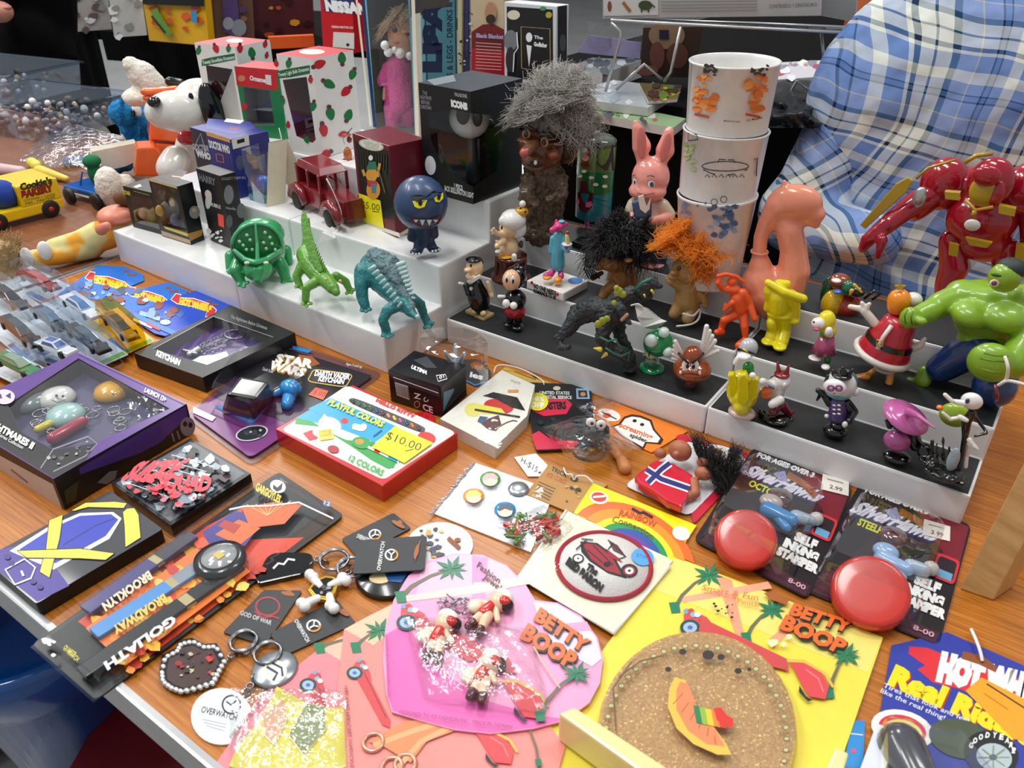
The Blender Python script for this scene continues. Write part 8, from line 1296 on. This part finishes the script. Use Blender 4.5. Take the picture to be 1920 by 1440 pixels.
def pop(A,B,C,T,nm,lb,h=None):
    bx=Box(A,B,C,T,SZ+.001,h=h);o=bx.thing(nm,lb,'box');return bx,o
bx,o=pop((1040,164),(946,150),(1067,158),(1040,12),'white_edged_carton','black figure carton with white edges and a gold-framed panel');bx.solid(pr('d8d8dc')).build('carton',o,bevel=.001);p=Pr(bx.L,step=.0002,base=.0004)
p.poly([(950,12),(1036,18),(1037,156),(951,144)],pr('131316'));p.line([(977,50),(1031,54),(1032,136),(978,128)],1.8,pr('a8925a'),True);p.text('The',(1001,72),(1018,74),(1001,66),WHT,bold=.03);p.text('Godfather',(1001,86),(1026,89),(1001,78),WHT,bold=.06);p.ell(992,70,6,9,WHT);p.poly([(987,84),(997,86),(992,126)],WHT);p.ell(963,28,12,9,pr('e0d8c0'));p.ell(1029,28,6,6,pr('b8a83a'));p.ell(1018,16,6,4,pr('2fa84a'));p.ell(958,76,13,20,pr('7a7c84'));p.ell(957,112,9,24,pr('2a2c30'));p.line([(969,60),(971,90),(964,100),(962,135)],2,WHT);p.build('printed_front',o);p=Pr(bx.R,step=.0002,base=.0004);p.poly([(1046,12),(1063,10),(1063,150),(1046,156)],pr('17171b'));p.ell(1055,80,6,16,pr('4a4c52'));p.build('printed_side',o)
o,p=stand([(884,142),(946,146),(944,-30),(882,-30)],SZ,'printed_carton','carton printed with a bearded man in a red shirt','box','cfb994',.08);p.poly([(884,60),(905,46),(925,45),(946,56),(946,140),(884,136)],pr('7a1c20'));p.poly([(884,90),(946,96),(946,144),(884,140)],pr('b8182c'));p.ell(920,24,11,20,pr('c08a68'));p.ell(920,36,9,9,pr('3a2a22'));p.text('Blank Blanket',(893,70),(944,73),(893,62),pr('b8b0d8'),bold=.04)
for i in range(9):p.line([(892,80+6*i),(940,83+6*i)],1.6,pr('d8b0a8'))
p.build('printed_front',o)
for i,(x0,x1,c) in enumerate(((858,866,'b8b088'),(866,878,'3a3464'),(878,886,'8a92a0'))):o,p=stand([(x0,140),(x1,141),(x1,-30),(x0,-30)],SZ,'book',('tan spined book next to the doll box','violet spined book between two others','grey spined book beside the bearded man carton')[i],'book',c,.1);p.blotch(x0+1,20,x1-x0-2,110,[pr('1c1c30'),pr('c8c8d0')],n=8,rs=(2,4),seed=i);p.build('printed_spine',o)

WR=m('c4c6c8',r=.3,metal=.6);f=Fig(1250,170,SZ+.02);o=thing('wire_rack','white wire rack on bent legs behind the cups','rack',f.B);b=MB()
for P_ in ([(1145,38,.1),(1400,52,.1),(1600,62,.1)],[(1150,36,-.08),(1420,44,-.08),(1605,52,-.08)],[(1132,34,.0),(1600,56,.0)]):f.tube(b,P_,2.6,WR)
for i in range(14):x=1160+32*i;b.tube([f.p(x,39+(x-1145)*.05,.1),f.p(x+6,37+(x-1145)*.034,-.08)],.0013,WR,5)
b.build('wire_shelf',o)
for P_ in ([(1146,42,.1),(1163,58,.1),(1164,70,.1),(1135,172,.1)],[(1155,168,.06),(1208,120,.06),(1242,150,.06)],[(1276,50,.1),(1258,135,.1),(1246,152,.06)],[(1540,60,.0),(1548,150,.0)],[(1445,235,.0),(1494,152,.0),(1528,178,.0)]):b=MB();f.tube(b,P_,2.8,WR);b.build('leg',o)
o=thing('game_carton','big grey-backed game carton with three dinosaur pictures resting on the wire rack','box',f.p(1370,40));b=MB();f.slab(b,[(1130,36),(1240,34),(1540,30),(1548,-90),(1130,-90)],.12,pr('b4b2b0'),d=.08);f.slab(b,[(1540,30),(1605,42),(1612,-60),(1548,-60)],.10,pr('8a8886'),d=.07);b.build('carton',o,bevel=.001)
p=Pr(f.pl(.08),step=.0003,base=.0008);p.poly([(1132,30),(1234,28),(1234,-60),(1132,-60)],pr('d4d2d0'));p.ell(1143,12,4,10,pr('8a4a34'));p.line([(1168,4),(1182,22)],6,pr('a86a34'));p.ell(1210,10,13,9,pr('3a4a24'));p.line([(1203,14),(1203,23)],3,pr('3a4a24'));p.line([(1216,14),(1216,23)],3,pr('3a4a24'));p.line([(1221,8),(1228,14)],3,pr('3a4a24'))
for i in range(4):p.line([(1240,4+6*i),(1420,2+6*i)],2,pr('8a8886'))
p.text('CONTENIDO: 1 DINOSAURIO',(1442,16),(1532,12),(1442,9),pr('6a6866'));p.build('printed_back',o)
o,p=stand([(1200,142),(1300,146),(1320,50),(1206,52)],SZ+.02,'portrait_box','brown box with an out of focus picture under the wire rack','box','3c261c',.03);p.ell(1250,66,34,26,pr('9a7a5c'));p.ell(1232,104,14,26,pr('7a4438'));p.poly([(1236,56),(1254,56),(1254,74),(1236,74)],pr('1c2038'));p.ell(1212,132,22,10,pr('8a5a4a'));p.ell(1270,104,20,24,pr('6a3c30'));p.build('printed_front',o)
f=Fig(1650,160,.1);o=thing('amber_jug','amber glass jug behind the shoulder of the plaid shirt','jug',f.B);b=MB();f.limb(b,[(1650,-40,40),(1640,30,52),(1620,80,44)],m('b4560c',r=.08,coat=1,sss=.2));b.build('jug_body',o,remesh=.004,smooth=3)
o=thing('doll','small doll in a dark red dress lying behind the cups','doll',W(1500,130,.16));f=Fig(1500,140,.16);b=MB();f.limb(b,[(1492,136,12),(1512,148,12)],m('8a2a3a'));f.ell(b,1462,134,14,11,m('9a6a3c'));b.build('dress',o);b=MB();f.cap(b,1506,132,1510,120,3,4,m('d8b8a8'));f.cap(b,1488,132,1488,120,3,4,m('d8b8a8'));b.build('leg',o)
b=MB();b.grid(lambda u,v:W(1430+130*u,150+90*v,.17+.03*math.sin(3*u)*math.sin(3*v)+.015*noise.noise(V((u*6,v*6,3)))),22,18,m('24262a',r=.35));tag(b.build('plastic_sack'),'crumpled dark grey plastic sack beside the plaid sleeve','sack')
flat([(1440,118),(1560,112),(1590,140),(1450,150)],.17,.006,'magazine','pale magazine under the small red dressed doll','c8c4cc',('e0e0e4','b84a5a','8a8a9a'));
# ------------------------------------------------------------------ person in plaid shirt
def plaid(name,ang):
    t=bpy.data.materials.new(name);t.use_nodes=True;nt=t.node_tree;N=nt.nodes;L=nt.links;b_=N['Principled BSDF'];b_.inputs['Roughness'].default_value=.9;tc=N.new('ShaderNodeTexCoord');outs=[]
    a=math.radians(ang);r_=V((.816,.578,0));U_=r_*math.cos(a)+UP*math.sin(a);W_=UP*math.cos(a)-r_*math.sin(a)
    nz=N.new('ShaderNodeTexNoise');nz.inputs['Scale'].default_value=5;L.new(tc.outputs['Object'],nz.inputs[0]);wv=N.new('ShaderNodeVectorMath');wv.operation='SCALE';wv.inputs['Scale'].default_value=.05;L.new(nz.outputs['Color'],wv.inputs[0]);ad=N.new('ShaderNodeVectorMath');L.new(tc.outputs['Object'],ad.inputs[0]);L.new(wv.outputs[0],ad.inputs[1])
    st=[(0,'6f88b8'),(.14,'d8dcd4'),(.17,'27435c'),(.21,'d8dcd4'),(.30,'4a6070'),(.32,'d8dcd4'),(.42,'35566c'),(.47,'8fa2cc'),(.60,'c8c49a'),(.612,'7f96c6'),(.74,'1c2c44'),(.755,'6580b4'),(.80,'1c2c44'),(.81,'7f96c6'),(.9,'d8dcd4')]
    for D_,sc in ((U_,9.0),(W_,8.0)):
        dt=N.new('ShaderNodeVectorMath');dt.operation='DOT_PRODUCT';dt.inputs[1].default_value=D_;L.new(ad.outputs[0],dt.inputs[0]);mu=N.new('ShaderNodeMath');mu.operation='MULTIPLY';mu.inputs[1].default_value=sc;L.new(dt.outputs['Value'],mu.inputs[0]);fr=N.new('ShaderNodeMath');fr.operation='FRACT';L.new(mu.outputs[0],fr.inputs[0]);cr=N.new('ShaderNodeValToRGB');cr.color_ramp.interpolation='CONSTANT'
        cr.color_ramp.elements[0].color=lin(st[0][1]);cr.color_ramp.elements[1].position=st[1][0];cr.color_ramp.elements[1].color=lin(st[1][1])
        for ps,c in st[2:]:e=cr.color_ramp.elements.new(ps);e.color=lin(c)
        L.new(fr.outputs[0],cr.inputs[0]);outs.append(cr)
    mx=N.new('ShaderNodeMixRGB');mx.inputs[0].default_value=.5;L.new(outs[0].outputs[0],mx.inputs[1]);L.new(outs[1].outputs[0],mx.inputs[2]);bc=N.new('ShaderNodeBrightContrast');bc.inputs['Contrast'].default_value=.12;L.new(mx.outputs[0],bc.inputs[0]);L.new(bc.outputs[0],b_.inputs['Base Color'])
    n2=N.new('ShaderNodeTexNoise');n2.inputs['Scale'].default_value=14;L.new(tc.outputs['Object'],n2.inputs[0]);bp=N.new('ShaderNodeBump');bp.inputs['Distance'].default_value=.03;bp.inputs['Strength'].default_value=.7;L.new(n2.outputs[0],bp.inputs['Height']);L.new(bp.outputs[0],b_.inputs['Normal']);return t
f=Fig(1760,520,-.2,'person','person in a blue and white plaid shirt leaning over, back turned to the stall','person');f.B=V((.10,1.24,-.75));f.o.location=f.B;o=f.o;f.s=((f.B-CAM).length)/FPX*.86;SH=plaid('plaid_cloth',-8);SH2=plaid('plaid_sleeve_cloth',38)
b=MB();f.ell(b,1880,210,250,190,SH,dep=120,rot=-6);f.ell(b,1850,400,255,260,SH,dep=110);f.limb(b,[(1740,110,90),(1840,70,90),(1960,60,100)],SH);f.ell(b,1830,530,250,90,SH,dep=120);f.limb(b,[(1700,160,85),(1650,250,60)],SH)
b.build('shirt_body',o,remesh=.009,smooth=5);b=MB();f.limb(b,[(1700,145,92,-.02),(1620,240,78,.0),(1535,370,66,.03),(1500,400,62,.04)],SH2);f.limb(b,[(1500,405,58,.04),(1570,435,42,.10),(1640,450,34,.16)],SH2);b.build('sleeve',o,remesh=.008,smooth=3)
b=MB();f.limb(b,[(1780,620,130),(1600,660,100,.05),(1560,800,70,.05)],m('2c4668',r=.9));f.limb(b,[(1560,540,60,-.05),(1540,700,60,-.05)],m('2c4668',r=.9));f.limb(b,[(1900,640,120),(1880,1000,70)],m('1a2030',r=.9));b.build('jeans',o,remesh=.012,smooth=2);b=MB();f.ell(b,1900,-120,75,95,m('b98268',r=.5));f.cap(b,1890,-10,1900,-80,50,45,m('b98268',r=.5));b.build('head',o);b=MB();f.ell(b,1905,-150,80,90,m('5a4634',r=.9),d=-.02);b.build('hair',o)

o=thing('wooden_post','pale pine post leaning at the end of the black-tread riser','post',W(1830,1115));b=MB();P_=[W(x,y,.0005) for x,y in ((1799,1104),(1862,1126),(1900,1100),(1840,1080))];tilt=V((.0,.07,.17))*1.35;top=W(1945,600,.0);b.prism(P_,V((.02,.06,.26)),wood('pine','b88a50','caa066','d9b47c','Y'));b.build('post',o,bevel=.001)
o=thing('wooden_post','end of a second pine board at the right photo edge','post',W(1915,1010));MB().box(W(1935,1005,.01),(.03,.05,.02),wood('pine_board','b88a50','caa066','d9b47c')).build('board',o)

BLU=g('0a4f9a',r=.2);c=W(35,1140,-.26);o=thing('plastic_tub','round blue plastic tub on the floor under the near table corner','tub',(c.x,c.y,-.75));b=MB();b.lathe(V((c.x,c.y,-.75)),[(.04,0),(.06,.2),(.09,.40),(.1,.41),(.115,.46),(.12,.49),(.11,.495),(.098,.42),(.001,.40)],BLU,seg=40);b.build('tub_body',o)
c=W(315,1450,-.42);o=thing('red_box','dark red box with a pink-sprigged cloth on top, below the table edge','box',(c.x,c.y,-.75));b=MB();b.box(c+V((0,0,-.14)),(.24,.2,.28),m('7a0f1c',r=.6),(V((.85,.5,0)),V((-.5,.85,0)),UP));b.build('box_body',o,bevel=.003);p=Pr(Zp(-.458),step=.0005);q=[(225,1400),(285,1350),(345,1450),(250,1490)];p.poly(q,m('cfc8c2',r=.9));p.blotch(0,0,0,0,[pr('b04a60')],n=9,rs=(3,8),seed=4,quad=q);p.build('sprigged_cloth',o)
o=thing('shoe','brown leather shoe toe at the near left floor corner','shoe',W(-10,1340,-.75));b=MB();b.ell(W(-15,1350,-.70),(.06,.09,.05),m('3a2a1c',r=.4));b.ell(W(-15,1350,-.735),(.065,.095,.015),m('1c1410'));b.build('shoe_upper',o)
